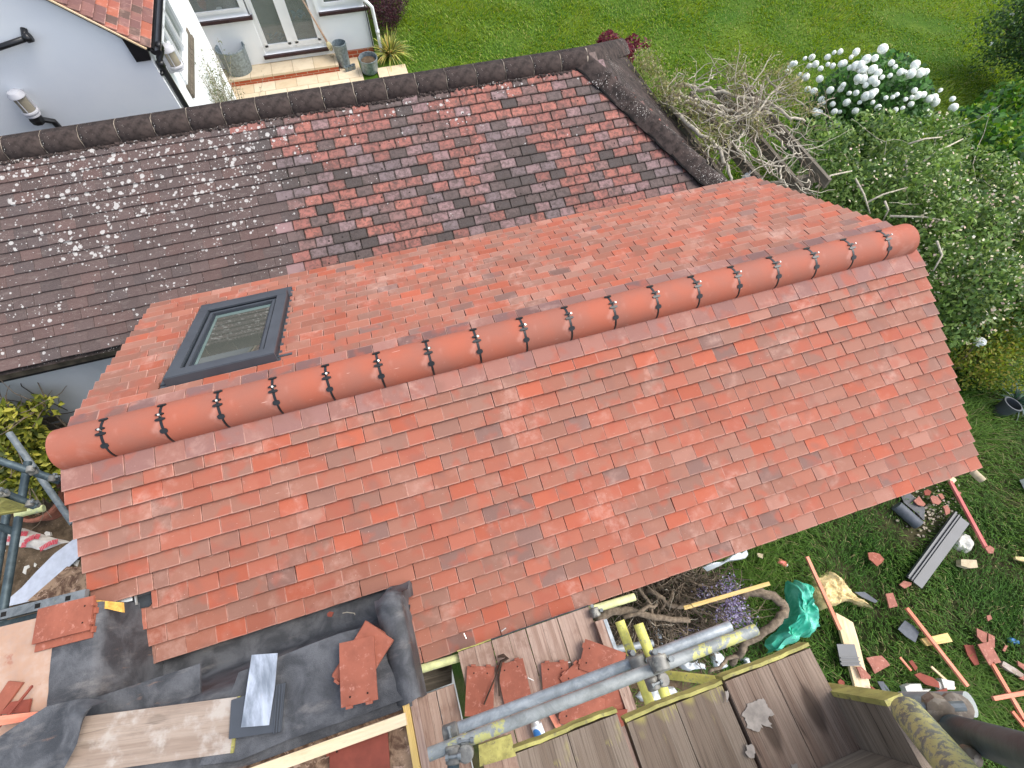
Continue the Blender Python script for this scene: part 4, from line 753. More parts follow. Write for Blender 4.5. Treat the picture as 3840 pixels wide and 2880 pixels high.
    # deck framing glimpsed under the felt at the bottom
felt_deck()
def flap():
    t = thing('felt_flap', (-.1, -1.5, -.15), 'curled strip of black felt folded over the chipboard beside the long board', 'roofing felt'); b = MB(); n = 16
    A_ = [(-0.237,-1.498,-0.03),(-0.201,-1.399,-0.03),(-0.069,-1.354,-0.03),(0.025,-1.321,-0.03),(0.157,-1.332,-0.03),(0.222,-1.35,-0.03),(0.291,-1.383,-0.03)]; B_ = [(-0.103,-1.582,-0.03),(-0.02,-1.598,-0.03),(0.069,-1.604,-0.03),(0.139,-1.594,-0.03),(0.186,-1.52,-0.03),(0.204,-1.434,-0.03),(0.231,-1.389,-0.03)]
    def ll(P, s): s = s*(len(P)-1); k = min(int(s), len(P)-2); return V(P[k]).lerp(V(P[k+1]), s-k)
    from mathutils import noise as mn
    r = [b.pts([ll(A_, i/n).lerp(ll(B_, i/n), j/10)+V((0, 0, .02+.05*math.sin(math.pi*j/10)*(i/n)**2+.035*max(0, (j-7)/3)**2*(i/n)+.01*mn.noise(V((i*.3, j*.3, 9))))) for i in range(n+1)]) for j in range(11)]
    for j in range(10):
        for i in range(n): b.face([r[j][i], r[j+1][i], r[j+1][i+1], r[j][i+1]])
    b.build('flap', 'felt', t, True)
flap()
def slab(name, pts, h, mat, label, cat, group=None, part=None, z=0.0):
    """loose flat piece with its own outline; pts are its lower outline"""
    P = [V(p)+V((0, 0, z)) for p in pts]; c = sum(P, V())/len(P); t = None
    b = MB()
    n = len(P); i0 = b.pts(P); k = (P[0]-c).length; i1 = b.pts([p+V((0, 0, h)) for p in P])
    ax = max(((P[(i+1) % n]-P[i]) for i in range(n)), key=lambda d: d.length).normalized(); sd = ax.cross(V((0, 0, 1))).normalized(); uv = [((p-P[0]).dot(ax), (p-P[0]).dot(sd)) for p in P]
    area = sum(P[i].x*P[(i+1) % n].y-P[(i+1) % n].x*P[i].y for i in range(n))
    if area < 0: i0.reverse(); i1.reverse(); uv.reverse()
    b.face(i1, uv); b.face(i0[::-1], uv[::-1])
    for i in range(n): j = (i+1) % n; b.face([i0[i], i0[j], i1[j], i1[i]], [uv[i], uv[j], (uv[j][0], uv[j][1]+h), (uv[i][0], uv[i][1]+h)])
    o = b.build(name, mat)
    for v in o.data.vertices: v.co -= c
    o.location = c+V((0, 0, .045 if c.z < -3.0 and c.x > 2 else 0)); return tag(o, label, cat, group)
def plain_tile(center, ang, label, mat='loose_tile', group=None, tilt=0.0, L=.265, W=.165, holes=True, name='loose_tile', nib=1):
    """a loose plain tile with two nibs and two nail holes at its head"""
    t = thing(name, center, label, 'tile', group); t.rotation_euler = (tilt, 0, ang); b = MB(); m = 6
    rows = [[(-W/2+W*i/4, -L/2+L*j/m) for i in range(5)] for j in range(m+1)]; cam_ = lambda y: .006*(1-(2*y/L)**2)
    top = [b.pts([(x, y, .012+cam_(y)) for x, y in r]) for r in rows]; bot = [b.pts([(x, y, cam_(y)) for x, y in r]) for r in rows]
    for j in range(m):
        for i in range(4): b.face([top[j][i], top[j][i+1], top[j+1][i+1], top[j+1][i]]); b.face([bot[j][i+1], bot[j][i], bot[j+1][i], bot[j+1][i+1]])
        b.face([bot[j][0], top[j][0], top[j+1][0], bot[j+1][0]][::-1]); b.face([bot[j][4], bot[j+1][4], top[j+1][4], top[j][4]][::-1])
    for i in range(4): b.face([bot[0][i], bot[0][i+1], top[0][i+1], top[0][i]]); b.face([bot[m][i+1], bot[m][i], top[m][i], top[m][i+1]])
    me_o = b
    o = me_o.build('body', mat); o.parent = t
    if nib:
        b = MB()
        for x in (-.045, .045): b.box((x-.014, L/2-.001, .002), (x+.014, L/2+.010, .024))
        o = b.build('nib', mat); o.parent = t
    if holes:
        b = MB()
        for x in (-.04, .04): b.lathe([(.001, .0), (.0045, .0)], (x, L/2-.035, .0165), n=8)
        o = b.build('nail_hole', 'dark_void'); o.parent = t
    return t
def deck_things():
    # pile of tiles on the felt
    c = V((1.401,-1.602,-0.02)); ang = math.radians(-6)
    for i, (dx, dy, da, z, lab) in enumerate(((.02, .055, -38, .0, 'lowest clay tile of the small pile on the black felt'), (.022, .05, -42, .02, 'second clay tile up, turned askew in the pile on the felt'), (.025, .047, -40, .04, 'third clay tile up in the pile, half under the top one'), (.0, .0, 0, .062, 'topmost clay tile of the small pile on the black felt'))):
        plain_tile(c+V((dx, dy, z-.045)), ang+math.radians(180+da) if i < 3 else ang+math.radians(180), lab, 'loose_tile', 'tiles in the pile on the felt')
    # two tiles on the left
    c = V((-0.021,-0.931,-0.12)); a = math.radians(-93)
    plain_tile(c+V((-.003, -.035, -.035)), a, 'under tile of the two lying at the left of the felt strip', 'loose_tile', 'two tiles beside the felt strip'); plain_tile(c+V((0, 0, -.01)), a, 'upper tile of the two lying at the left of the felt strip', 'loose_tile', 'two tiles beside the felt strip')
    # broken pieces at far left
    for i, (pts, lab) in enumerate((([(-0.295,-1.194,-0.15),(-0.258,-1.138,-0.15),(-0.192,-1.165,-0.15),(-0.281,-1.286,-0.15)], 'large reddish tile offcut on the chipboard at the far left'), ([(-0.275,-1.274,-0.14),(-0.226,-1.236,-0.14),(-0.144,-1.249,-0.14),(-0.147,-1.305,-0.14)], 'dark red tile offcut under the thin sliver on the chipboard'), ([(-0.24,-1.286,-0.1),(-0.069,-1.321,-0.1),(-0.072,-1.351,-0.1),(-0.234,-1.327,-0.1)], 'bright red batten end lying on the chipboard at the far left'))):
        slab(('tile_offcut', 'tile_offcut', 'batten_offcut')[i], pts, (.012, .012, .025)[i], ('loose_tile', 'brown_tile', 'batten_red')[i], lab, ('tile', 'tile', 'batten')[i], z=-.006*i)
    slab('tile_sliver', [(-0.234,-1.324,-0.1),(-0.113,-1.198,-0.1),(-0.109,-1.206,-0.1),(-0.232,-1.337,-0.1)], .01, 'brown_tile', 'thin red sliver lying across the offcuts at the far left', 'tile')
    # long scaffold board lying on the felt
    c0, c1, c2 = V((0.838,-1.54,-0.07)), V((0.355,-1.447,-0.07)), V((0.799,-1.754,-0.07))
    t = thing('scaffold_board', (c0+c2)/2, 'pale dirty scaffold board lying across the felt with a yellow end', 'board'); d = (c1-c0).normalized(); s = V((d.y, -d.x, 0)); s = s if s.y < 0 else -s; b = MB(); b.obox(c0+d*.012+V((0, 0, -.03)), d, s, (0, 0, 1), .95, .215, .034); b.build('plank', 'board_dirty', t); b = MB(); b.obox(c0+V((0, 0, -.031))-s*.001, d, s, (0, 0, 1), .012, .217, .037); b.build('end_band', 'band_yellow', t)
    # lead piece and slate flashing under it
    P = [(0.912,-1.383,-0.04),(1.031,-1.412,-0.04),(1.006,-1.544,-0.045),(0.966,-1.694,-0.05),(0.844,-1.665,-0.05),(0.871,-1.552,-0.05)]; slab('lead_strip', P, .004, 'lead_sheet', 'shiny grey lead strip with cloudy stains on the felt', 'lead')
    P = [(0.803,-1.543,-0.06),(1.004,-1.542,-0.06),(1.049,-1.548,-0.06),(1.014,-1.733,-0.06),(0.832,-1.702,-0.06),(0.786,-1.693,-0.06)]; t = slab('ribbed_flashing', P, .006, 'anthracite', 'dark ribbed flashing piece half under the lead strip', 'flashing')
    for u in (276, 298, 318):
        P = {276: [(1.009,-1.549,-0.054),(1.014,-1.549,-0.054),(0.986,-1.734,-0.054),(0.981,-1.732,-0.054)], 298: [(1.023,-1.55,-0.054),(1.028,-1.55,-0.054),(0.997,-1.733,-0.054),(0.991,-1.732,-0.054)], 318: [(1.036,-1.551,-0.054),(1.041,-1.552,-0.054),(1.009,-1.735,-0.054),(1.003,-1.734,-0.054)]}[u]; b = MB(); b.prism([V(p)-V(t.location) for p in P], .006); o = b.build('rib', 'anthracite'); o.parent = t
    # clean pine batten across the deck edge
    c0, c1 = V((1.568,-1.836,0)), V((0.854,-1.832,0)); d = (c1-c0).normalized(); s = V((-d.y, d.x, 0)); s = s if s.y > 0 else -s; b = MB(); b.obox(c0-V((0, 0, .06))-s*.045, d, s, (0, 0, 1), 1.1, .048, .025); tag(b.build('roof_batten', 'pine'), 'clean pale pine batten crossing the brown deck at the bottom', 'batten')
    c = V((1.329,-1.938,-0.1)); plain_tile(c, math.radians(84), 'dark brown tile at the bottom edge below the pine batten', 'brown_tile')
    # steel rail with square holes
    a0, a1 = V((-0.556,-0.749,-0.28)), V((-0.024,-0.774,-0.28)); d = (a1-a0).normalized(); s = V((-d.y, d.x, 0)); t = thing('steel_rail', a1, 'dark steel rail with square holes left of the new roof', 'rail'); b = MB(); b.obox(a0-s*.045, d, s, (0, 0, 1), (a1-a0).length, .05, .03); b.build('rail', 'galv_dark', t)
    for q in (.12, .285, .435):
        b = MB(); b.obox(a0+d*q-s*.033+V((0, 0, .0301)), d, s, (0, 0, 1), .026, .024, .001); o = b.build('square_hole', 'dark_void', t)
    b = MB(); b.obox(a0-s*.075-V((0, 0, .05)), d, s, (0, 0, 1), (a1-a0).length*.9, .03, .035); b.build('lower_flange', 'tube_black', t)
    # small crumbs on the felt
    slab('tile_crumb', [(1.128,-1.244,-0.55),(1.145,-1.235,-0.55),(1.167,-1.247,-0.55),(1.152,-1.269,-0.55),(1.13,-1.26,-0.55)], .008, 'brown_tile', 'small red tile crumb on the felt below the eaves', 'tile', z=.0)
    b = MB(); pth = [V(p) for p in [(1.218,-1.268,-0.54),(1.241,-1.27,-0.54),(1.286,-1.29,-0.54),(1.286,-1.299,-0.54)]]; b.tube(pth, .003, 5); tag(b.build('dry_twig', 'twig_pale'), 'pale dry twig lying on the felt below the eaves', 'twig')
deck_things()
# ================================================================ SCAFFOLD
def stube(a, b_, mat, label, hollow=.8, r=.02415, group='scaffold tubes', name='scaffold_tube', extra=None):
    a, b_ = V(a), V(b_); b = MB(); b.tube([a, b_], r, 20, hollow=hollow); o = smooth_by_angle(b.build(name, mat)); c = (a+b_)/2
    for v in o.data.vertices: v.co -= c
    o.location = c; return tag(o, label, 'scaffold tube', group)
tA0, tA1 = V((1.809,-1.952,0.06)), V((3.175,-1.956,0.03))
tB0, tB1 = V((1.696,-1.973,0.3)), V((3.174,-1.974,0.28))
stube(tA0-V((.03, 0, 0)), tA1, 'galv', 'bare grey scaffold tube, upper of the long pair crossing below the roof')
stube(tB0, tB1, 'galv_yellow', 'grey scaffold tube with yellow paint, lower of the long pair')
stube((2.674,-1.776,-0.03), V((2.673,-2.153,-0.03))-V((0, .35, 0)), 'galv_dark' if False else 'tube_flaky' if False else 'galv_dark', 'flaking yellow short transom, left of the two under the long pair')
stube((2.734,-1.81,0.07), V((2.724,-2.121,0.09))-V((0, .35, 0)), 'galv_dark', 'flaking yellow short transom, right of the two over the long pair')
plain('yellow_flaked', (0.62, 0.58, 0.14), 0.2, 16, 0.5, spots=(0.25, 0.25, 0.20)); plain('yellow_pale', (0.60, 0.62, 0.30), 0.2, 14, 0.5, spots=(0.40, 0.42, 0.36))
for o in list(C.objects):
    if o.get('label', '').startswith('flaking yellow'): o.data.materials[0] = M['yellow_flaked']
stube((2.671,-1.693,-0.75), (2.984,-1.706,-0.75), 'yellow_pale', 'pale yellow tube end pointing out beyond the lower boards')
stube((1.508,-1.688,-0.76), (1.851,-1.703,-0.78), 'yellow_pale', 'greenish yellow tube under the tiled eaves left of the lower boards')
stube((2.677,-1.966,-1.3), (3.132,-2.037,-1.3), 'galv', 'bluish grey tube below the two short yellow transoms')
stube((2.982,-2.16,-0.714), (3.166,-2.226,-0.376), 'yellow_flaked', 'dull yellow tube end poking out under the upper boards')
def coupler(c, a1, a2, label, s=1.0):
    c = V(c); t = thing('coupler', c, label, 'coupler', 'scaffold couplers'); b = MB(); a1 = V(a1).normalized(); a2 = V(a2).normalized()
    b.tube([c-a1*.033*s, c-a1*.028*s, c+a1*.028*s, c+a1*.033*s], [.028*s, .034*s, .034*s, .028*s], 14); n = a1.cross(a2).normalized(); c2 = c+n*.055*s; b.tube([c2-a2*.03*s, c2-a2*.025*s, c2+a2*.025*s, c2+a2*.03*s], [.028*s, .034*s, .034*s, .028*s], 14); smooth_by_angle(b.build('clamp', 'coupler', t))
    for q, (cc, aa, bb) in enumerate(((c, a1, a2), (c2, a2, a1))):
        b = MB(); p = cc+bb*.042*s; b.tube([p-n*.03*s, p+n*.03*s], .007*s, 6); b.tube([p+n*.022*s, p+n*.036*s], .013*s, 6); b.tube([p-n*.03*s, p-n*.018*s], .013*s, 6); b.build('bolt', 'galv_dark', t)
coupler(V((2.66,-1.959,0.03)), (1, 0, 0), (0, 1, 0), 'grey coupler holding the left short yellow transom', 1.05)
coupler(V((2.69,-1.959,0.3)), (1, 0, 0), (.1, 1, -.1), 'large pale coupler over the right short yellow transom', 1.0)
coupler(V((2.706,-2.033,0.2)), (.3, 0, 1), (0, 1, 0), 'dark coupler hanging just below the long pair', .85)
coupler(V((1.783,-1.94,0.2)), (1, 0, 0), (0, 0, 1), 'rusty coupler at the left end of the long pair', .95)
coupler(V((1.79,-1.999,0.32)), (.2, 1, 0), (0, 0, 1), 'dark coupler below the left end of the lower long tube', .9)
coupler(V((2.691,-1.713,-0.74)), (1, 0, 0), (0, 1, 0), 'pale coupler at the corner of the lower boards', .9)
stube(V((1.788,-2.006,0.28)), V((1.748,-2.112,0.22)), 'tube_black', 'dark stub hanging below the left end of the lower long tube')
plain('mortar_splash', (0.30, 0.265, 0.23), 0.2, 60, 0.95)
def dense_outline(pts, k=3, j=.01, seed=3):
    rr = random.Random(seed); P = [V(p) for p in pts]; o = []
    for i in range(len(P)):
        for q in range(k): o.append(P[i].lerp(P[(i+1) % len(P)], q/k)+V((rr.gauss(0, j), rr.gauss(0, j), 0)))
    return o
def board(x0, x1, y, z, mat, label, length=2.2, band='band_yellow', ang=0.0, th=.038, group='upper scaffold boards'):
    t = thing('scaffold_board', ((x0+x1)/2, y, z), label, 'board', group); d = V((math.sin(ang), -math.cos(ang), 0)); s = V((math.cos(ang), math.sin(ang), 0)); b = MB(); W = x1-x0
    i0 = V((x0, y, z-th)); b.obox(i0+d*.006, d, s, (0, 0, 1), length, W*.5-.0008, th); b.obox(i0+d*.006+s*(W*.5+.0008), d, s, (0, 0, 1), length, W*.5-.0008, th); b.build('plank', mat, t)
    if band:
        b = MB(); n = 12; 
        
        def q(i, e, h): w0 = .0012*math.sin(i*.6+x0*9)+.0006*math.sin(i*2.3+x0*31); hh = .0016*math.sin(i*.5+x0*15)+.0007*math.sin(i*1.9+x0*5); return i0-s*.002+s*((W+.004)*i/n)+d*(w0-.0035+e)+V((0, 0, (th+.002+hh) if h else -.001))
        G_ = [b.pts([q(i, 0, 0), q(i, 0, 1), q(i, .0065, 1), q(i, .0065, 0)]) for i in range(n+1)]
        for i in range(n):
            for m in range(3): b.face([G_[i][m], G_[i+1][m], G_[i+1][m+1], G_[i][m+1]])
        b.face(G_[0]); b.face(G_[n][::-1])
        b.build('end_band', band, t)
    return t
board(2.052, 2.272, -1.862, 1.46, 'board_grey', 'grey upper board with a bent yellow end, left of the three')
board(2.285, 2.505, -1.882, 1.462, 'board_grey', 'middle upper board, grey with yellow streaks at its end')
tb = board(2.512, 2.722, -1.877, 1.468, 'board_red', 'reddish upper board with white paint splashes, right of the three')
for P in [[(2.516,-1.947,1.47),(2.536,-1.932,1.47),(2.561,-1.93,1.47),(2.573,-1.932,1.47),(2.578,-1.946,1.47),(2.579,-1.964,1.47),(2.567,-1.965,1.47),(2.562,-1.981,1.47),(2.546,-1.971,1.469),(2.536,-1.983,1.47),(2.52,-1.97,1.47),(2.518,-1.957,1.47)],[(2.498,-1.993,1.47),(2.51,-1.994,1.469),(2.512,-2.007,1.47),(2.501,-2.015,1.47),(2.493,-2.006,1.47)],[(2.503,-1.899,1.47),(2.509,-1.898,1.47),(2.502,-1.914,1.47),(2.496,-1.915,1.47)],[(2.568,-2.048,1.47),(2.578,-2.048,1.47),(2.579,-2.056,1.47),(2.565,-2.057,1.47)]]:
    q = dense_outline(P, 4, .0016); b = MB(); b.prism([V(p) for p in q], .0008); b.build('paint_splash', 'mortar_splash', tb)
def toe_boards():
    a = V((2.72,-1.971,1.46)); zt = 1.46
    b0 = a.copy(); t = thing('toe_board', b0, 'grey board standing on edge beside the reddish upper board, yellow top end', 'board', 'toe boards'); b = MB(); H = 0.165
    b.obox((b0.x, b0.y, zt-.05), (0, -1, 0), (0, 0, 1), (1, 0, 0), .9, H+.05, .034); b.build('plank', 'board_brown', t); b = MB(); b.obox((b0.x-.002, b0.y+.006, zt-.052), (0, -1, 0), (0, 0, 1), (1, 0, 0), .01, H+.055, .038); b.build('end_band', 'band_yellow', t)
    e = V((2.718,-2.068,1.468)); t = thing('toe_board', e, 'grey board standing on edge across the reddish upper board at the bottom', 'board', 'toe boards'); b = MB(); b.obox((e.x+.0, e.y-.034, zt+.01), (-1, 0, 0), (0, 0, 1), (0, 1, 0), 1.2, .22, .034); b.build('plank', 'board_brown', t)
toe_boards()
pF0, pF1 = V((2.7,-1.969,1.701)), V((2.621,-1.995,1.855))
stube(pF0, pF0+(pF1-pF0)*2.2, 'tube_flaky', 'thick looking tube with flaking yellow paint at the bottom right corner', r=.02415)
pS0, pS1 = V((2.823,-2.045,1.59)), V((2.691,-1.988,1.893))
stube(pS0-(pS1-pS0)*.0, pS0+(pS1-pS0)*2.2, 'tube_black', 'dark grey upright tube running off the right edge at the bottom')
stube((2.965,-2.084,1.296), (3.028,-2.092,1.416), 'galv_yellow', 'open ended tube with yellow streaks behind the bottom right coupler')
def rust_coupler():
    c = V((2.799,-2,1.636)); t = thing('coupler', c, 'rusty brown swivel coupler at the bottom right corner', 'coupler', 'scaffold couplers'); b = MB(); ax = (pF1-pF0).normalized(); sx = (pS1-pS0).normalized()
    b.tube([c-ax*.014, c-ax*.012, c+ax*.014, c+ax*.016], [.014, .021, .021, .014], 8); smooth_by_angle(b.build('clamp', 'rusty', t)); b = MB(); c2 = V((2.893,-2.039,1.554)); b.tube([c2-sx*.012, c2-sx*.01, c2+sx*.01, c2+sx*.012], [.014, .024, .024, .014], 14); smooth_by_angle(b.build('clamp', 'rusty', t)); b = MB(); n = ax.cross(sx).normalized(); b.tube([c-n*.04+ax*.0, c+n*.045], .008, 8); b.tube([c+n*.035, c+n*.05], .014, 6); p = V((2.708,-2.021,1.767)); b.build('bolt', 'galv_dark', t); b = MB(); b.lathe([(.001, -.02), (.012, -.018), (.015, 0), (.012, .02), (.001, .022)], p, sx, 10); b.build('bolt_head', 'rusty', t, True)
rust_coupler()
# lower boards and the lift below them
LBZ = -.72
xs = [1.806, 2.02, 2.244, 2.453, 2.672]
for i in range(4):
    board(xs[i]+.003, xs[i+1]-.003, -1.665, LBZ-.002*i, 'board_pink', ('leftmost lower board under the eaves, carrying a dark strap and two tiles', 'second lower board from the left under the eaves', 'third lower board under the eaves, with small nails', 'rightmost lower board under the eaves, with two dark knots')[i], 1.9, 'slate_plastic' if i else 'band_yellow', group='lower scaffold boards')
x0, x1 = 1.516, 1.733
board(x0, (x0+x1)/2-.003, -1.822, -.80, 'board_pink', 'narrow lower board next to the deck edge board', 1.8, None, group='lower scaffold boards'); board((x0+x1)/2+.003, x1, -1.822+.0, -.803, 'board_pink', 'lower board beside the narrow one, left of the gap', 1.8, None, group='lower scaffold boards')
slab('timber_block', [(1.493,-1.645,-1.05),(1.742,-1.666,-1.05),(1.702,-1.829,-1.05),(1.48,-1.829,-1.05)], .05, 'old_timber', 'greenish brown timber seen in the gap under the eaves', 'timber')
for i, (x, y, a, lab, m) in enumerate(((1.885, -1.902, -18, 'left of the two clay tiles lying flat on the lower boards', 'loose_tile'), (2.089, -1.937, -3, 'right of the two clay tiles lying flat on the lower boards', 'loose_tile'))):
    plain_tile(V((x, y, -.712)), math.radians(a), lab, m, 'pair of tiles on the lower boards', L=.25)
for i, (u, v_, a, z, lab) in enumerate(((640, 900, 55, .03, 'tile leaning up on its corner against the toe board, holes showing'), (560, 1120, 20, .012, 'tile in the heap on the lower boards just below the long tubes'), (340, 1060, -14, 0, 'leftmost tile of the heap on the lower boards'), (620, 1180, 62, .02, 'lowest tile of the heap under the long tubes'), (760, 1180, 5, .0, 'rightmost tile of the heap beside the toe board'))):
    p = {640: (2.631,-1.972,-0.7), 560: (2.474,-2.068,-0.7), 340: (2.324,-2.015,-0.71), 620: (2.424,-2.169,-0.69), 760: (2.623,-2.189,-0.7)}[u]
    plain_tile(V(p)+V((0, 0, z)), math.radians(a), lab, 'loose_tile', 'heap of tiles on the lower boards', tilt=0.06*i-.1, L=.25)
for pts, lab, m in (([(2.234,-2.138,-0.69),(2.266,-2.134,-0.69),(2.292,-2.219,-0.69),(2.256,-2.222,-0.69)], 'long narrow red tile offcut beside the drinks can', 'batten_red'), ([(2.296,-2.19,-0.67),(2.381,-2.135,-0.67),(2.485,-2.185,-0.67),(2.316,-2.217,-0.67)], 'pointed tile fragment at the lower end of the heap', 'loose_tile'), ([(2.604,-2.224,-0.68),(2.677,-2.24,-0.68),(2.653,-2.296,-0.68),(2.603,-2.288,-0.68)], 'dark tile fragment against the foot of the toe board', 'brown_tile')):
    slab('tile_fragment', pts, .012, m, lab, 'tile')
slab('yellow_plate', [(1.814,-2.139,-0.66),(1.999,-2.146,-0.66),(1.998,-2.247,-0.66),(1.795,-2.233,-0.66)], .03, 'band_yellow', 'rust spotted yellow plate by the drinks can', 'plate')
def toe_low():
    a, e = V((2.718,-1.839,-0.72)), V((2.723,-2.302,-0.72)); t = thing('toe_board', a, 'timber joist on edge right of the lower boards with a metal plate', 'timber'); b = MB(); p0 = V((2.669,-1.763,-0.68)); b.obox(p0+V((0, 0, -.12)), (0, -1, 0), (1, 0, 0), (0, 0, 1), 1.2, .062, .13); b.build('joist', 'board_pink', t); b = MB(); b.obox(p0+V((.052, -.005, .011)), (0, -1, 0), (1, 0, 0), (0, 0, 1), .20, .022, .003); b.build('metal_plate', 'galv', t)
toe_low()
def strap():
    b = MB(); P = [V(p)+V((0, 0, .02)) for p in [(2.033,-1.764,-0.7),(2.069,-1.768,-0.7),(2.092,-1.79,-0.7),(2.049,-1.795,-0.7),(2.005,-1.846,-0.69),(1.95,-1.906,-0.69),(1.891,-1.971,-0.69)]]; b.tube(P, [.006, .012, .012, .01, .004, .005, .005], 5); b.tube([P[3], V((2.01,-1.869,-0.69)), V((1.987,-1.96,-0.69))], .006, 5); tag(b.build('dark_strap', 'leather'), 'dark leather strap lying between the two tiles on the lower boards', 'strap')
strap()
def drink_can():
    c = V((2.159,-2.258,-0.68)); ax = V((-.10, 1, .03)).normalized(); up = (V((0, 0, 1))-ax*ax.z).normalized(); sd = ax.cross(up); t = thing('drinks_can', c, 'light blue and white drinks can with a dark blue mark on the lower boards', 'can'); b = MB(); b.lathe([(.02, 0), (.031, .008), (.033, .02), (.033, .105)], c, ax, 24); b.build('body', 'clear_plastic_white', t, True); b = MB(); b.lathe([(.033, .105), (.026, .12), (.027, .125), (.024, .125), (.023, .12), (.001, .119)], c, ax, 24); b.build('lid', 'steel', t, True)
    b = MB(); m = 10
    def q(a, h): return c+ax*h+(up*math.cos(a)+sd*math.sin(a))*.0338
    R_ = []
    for i in range(m+1): a_ = math.radians(-75+90*i/m); hh = .034*math.sin(math.pi*(i+.4)/(m+.8))**.5; R_.append(b.pts([q(a_, .06-hh), q(a_, .06+hh)]))
    for i in range(m): b.face([R_[i][0], R_[i][1], R_[i+1][1], R_[i+1][0]])
    b.build('blue_mark', 'blue_print', t)
drink_can()
for i, (p, q) in enumerate((((2.418,-1.918,-0.71), (2.448,-1.924,-0.71)), ((2.453,-1.948,-0.71), (2.452,-1.975,-0.71)), ((1.871,-1.582,-0.7), (1.878,-1.615,-0.7)), ((2.095,-1.64,-0.7), (2.128,-1.631,-0.7)), ((2.176,-1.923,-0.7), (2.204,-1.947,-0.7)))):
    b = MB(); b.tube([V(p)+V((0, 0, .008)), V(q)+V((0, 0, .004))], .0028, 6); b.tube([V(p)+V((0, 0, .008)), V(p).lerp(V(q), .05)+V((0, 0, .008))], .006, 8); tag(b.build('nail', 'steel'), ('loose nail near the middle of the third lower board', 'loose nail pointing at the heap of tiles', 'loose nail on the lowest tile course by the eaves', 'loose nail at the end of the second lower board', 'loose nail on the tile beside the long tubes')[i], 'nail', 'loose nails')
# ---- scaffold at the far left
stube((-1.402,0.987,-1.174), (-1.006,0.143,-1.408), 'tube_grey', 'bare diagonal brace of the left scaffold with its free end up', group='left scaffold tubes')
stube((-0.942,0.407,-0.42), (-0.578,0.165,-0.701), 'tube_black', 'dark ledger tube running from the left edge to the new ridge end', group='left scaffold tubes')
yx = -0.87
stube(V((-0.881,0.429,-0.78)), V((-0.87,-0.573,-0.75))-V((0, 1.2, 0)), 'tube_black', 'long dark tube running towards the steel rail at the left', group='left scaffold tubes')
stube(V((-1.118,0.145,-0.95)), V((-1.111,-0.36,-0.95))-V((0, 1.0, 0)), 'tube_black', 'second dark tube at the very left edge', group='left scaffold tubes')
stube((-0.719,0.061,-0.382), (-0.616,-0.034,-0.58), 'tube_black', 'short dark tube over the yellow green board end', group='left scaffold tubes')
stube((-0.89,0.033,-0.765), (-0.737,0.041,-0.79), 'yellow_pale', 'pale green stub end right of the left scaffold tubes', group='left scaffold tubes')
stube((-0.966,-0.028,-0.695), (-0.92,-0.068,-0.82), 'tube_black', 'dark tube crossing low at the left edge', group='left scaffold tubes')
for q, a1, a2, lab in (((-0.616,0.193,-0.525), (1, .3, -.3), (0, 1, 0), 'pale coupler on the dark ledger at the left scaffold'), ((-0.574,0.168,-0.642), (1, .3, -.3), (.3, 1, .3), 'pale coupler near the new ridge end'), ((-0.66,0.014,-0.395), (1, 0, 0), (0, 1, 0), 'pale coupler at the left edge above the green board'), ((-0.622,-0.025,-0.577), (1, 0, 0), (0, 1, 0), 'pale coupler beside the pale green stub')): coupler(q, a1, a2, lab, .68)
slab('scaffold_board', [(-0.803,0.023,-0.416),(-0.646,-0.019,-0.409),(-0.626,-0.04,-0.528),(-0.682,-0.044,-0.597),(-0.881,-0.05,-0.522)], .03, 'band_yellow', 'mossy yellow green board end at the left edge', 'board')
# ================================================================ GROUND LEFT: sacks, sheet, pot, rubble
slab('white_membrane', [(-2.925,0.185,-3.18),(-2.93,0.264,-3.18),(-2.825,0.357,-3.2),(-2.694,0.491,-3.2),(-2.534,0.635,-3.2),(-2.314,0.76,-3.2),(-2.248,0.611,-3.2),(-2.235,0.536,-3.2),(-2.36,0.436,-3.2),(-2.476,0.336,-3.2),(-2.495,0.282,-3.2),(-2.548,0.258,-3.2),(-2.599,0.222,-3.2),(-2.712,0.171,-3.18)], .004, 'membrane', 'long pale bluish sheet with small holes lying on the soil', 'sheet')
slab('brown_panel', [(-2.235,-0.011,-2.6),(-1.904,0.221,-2.6),(-1.715,0.151,-2.6),(-1.687,-0.064,-2.6),(-2.033,-0.051,-2.6)], .03, 'brown_osb' if False else 'osb', 'brown timber panel between the pale sheet and the steel rail', 'timber')
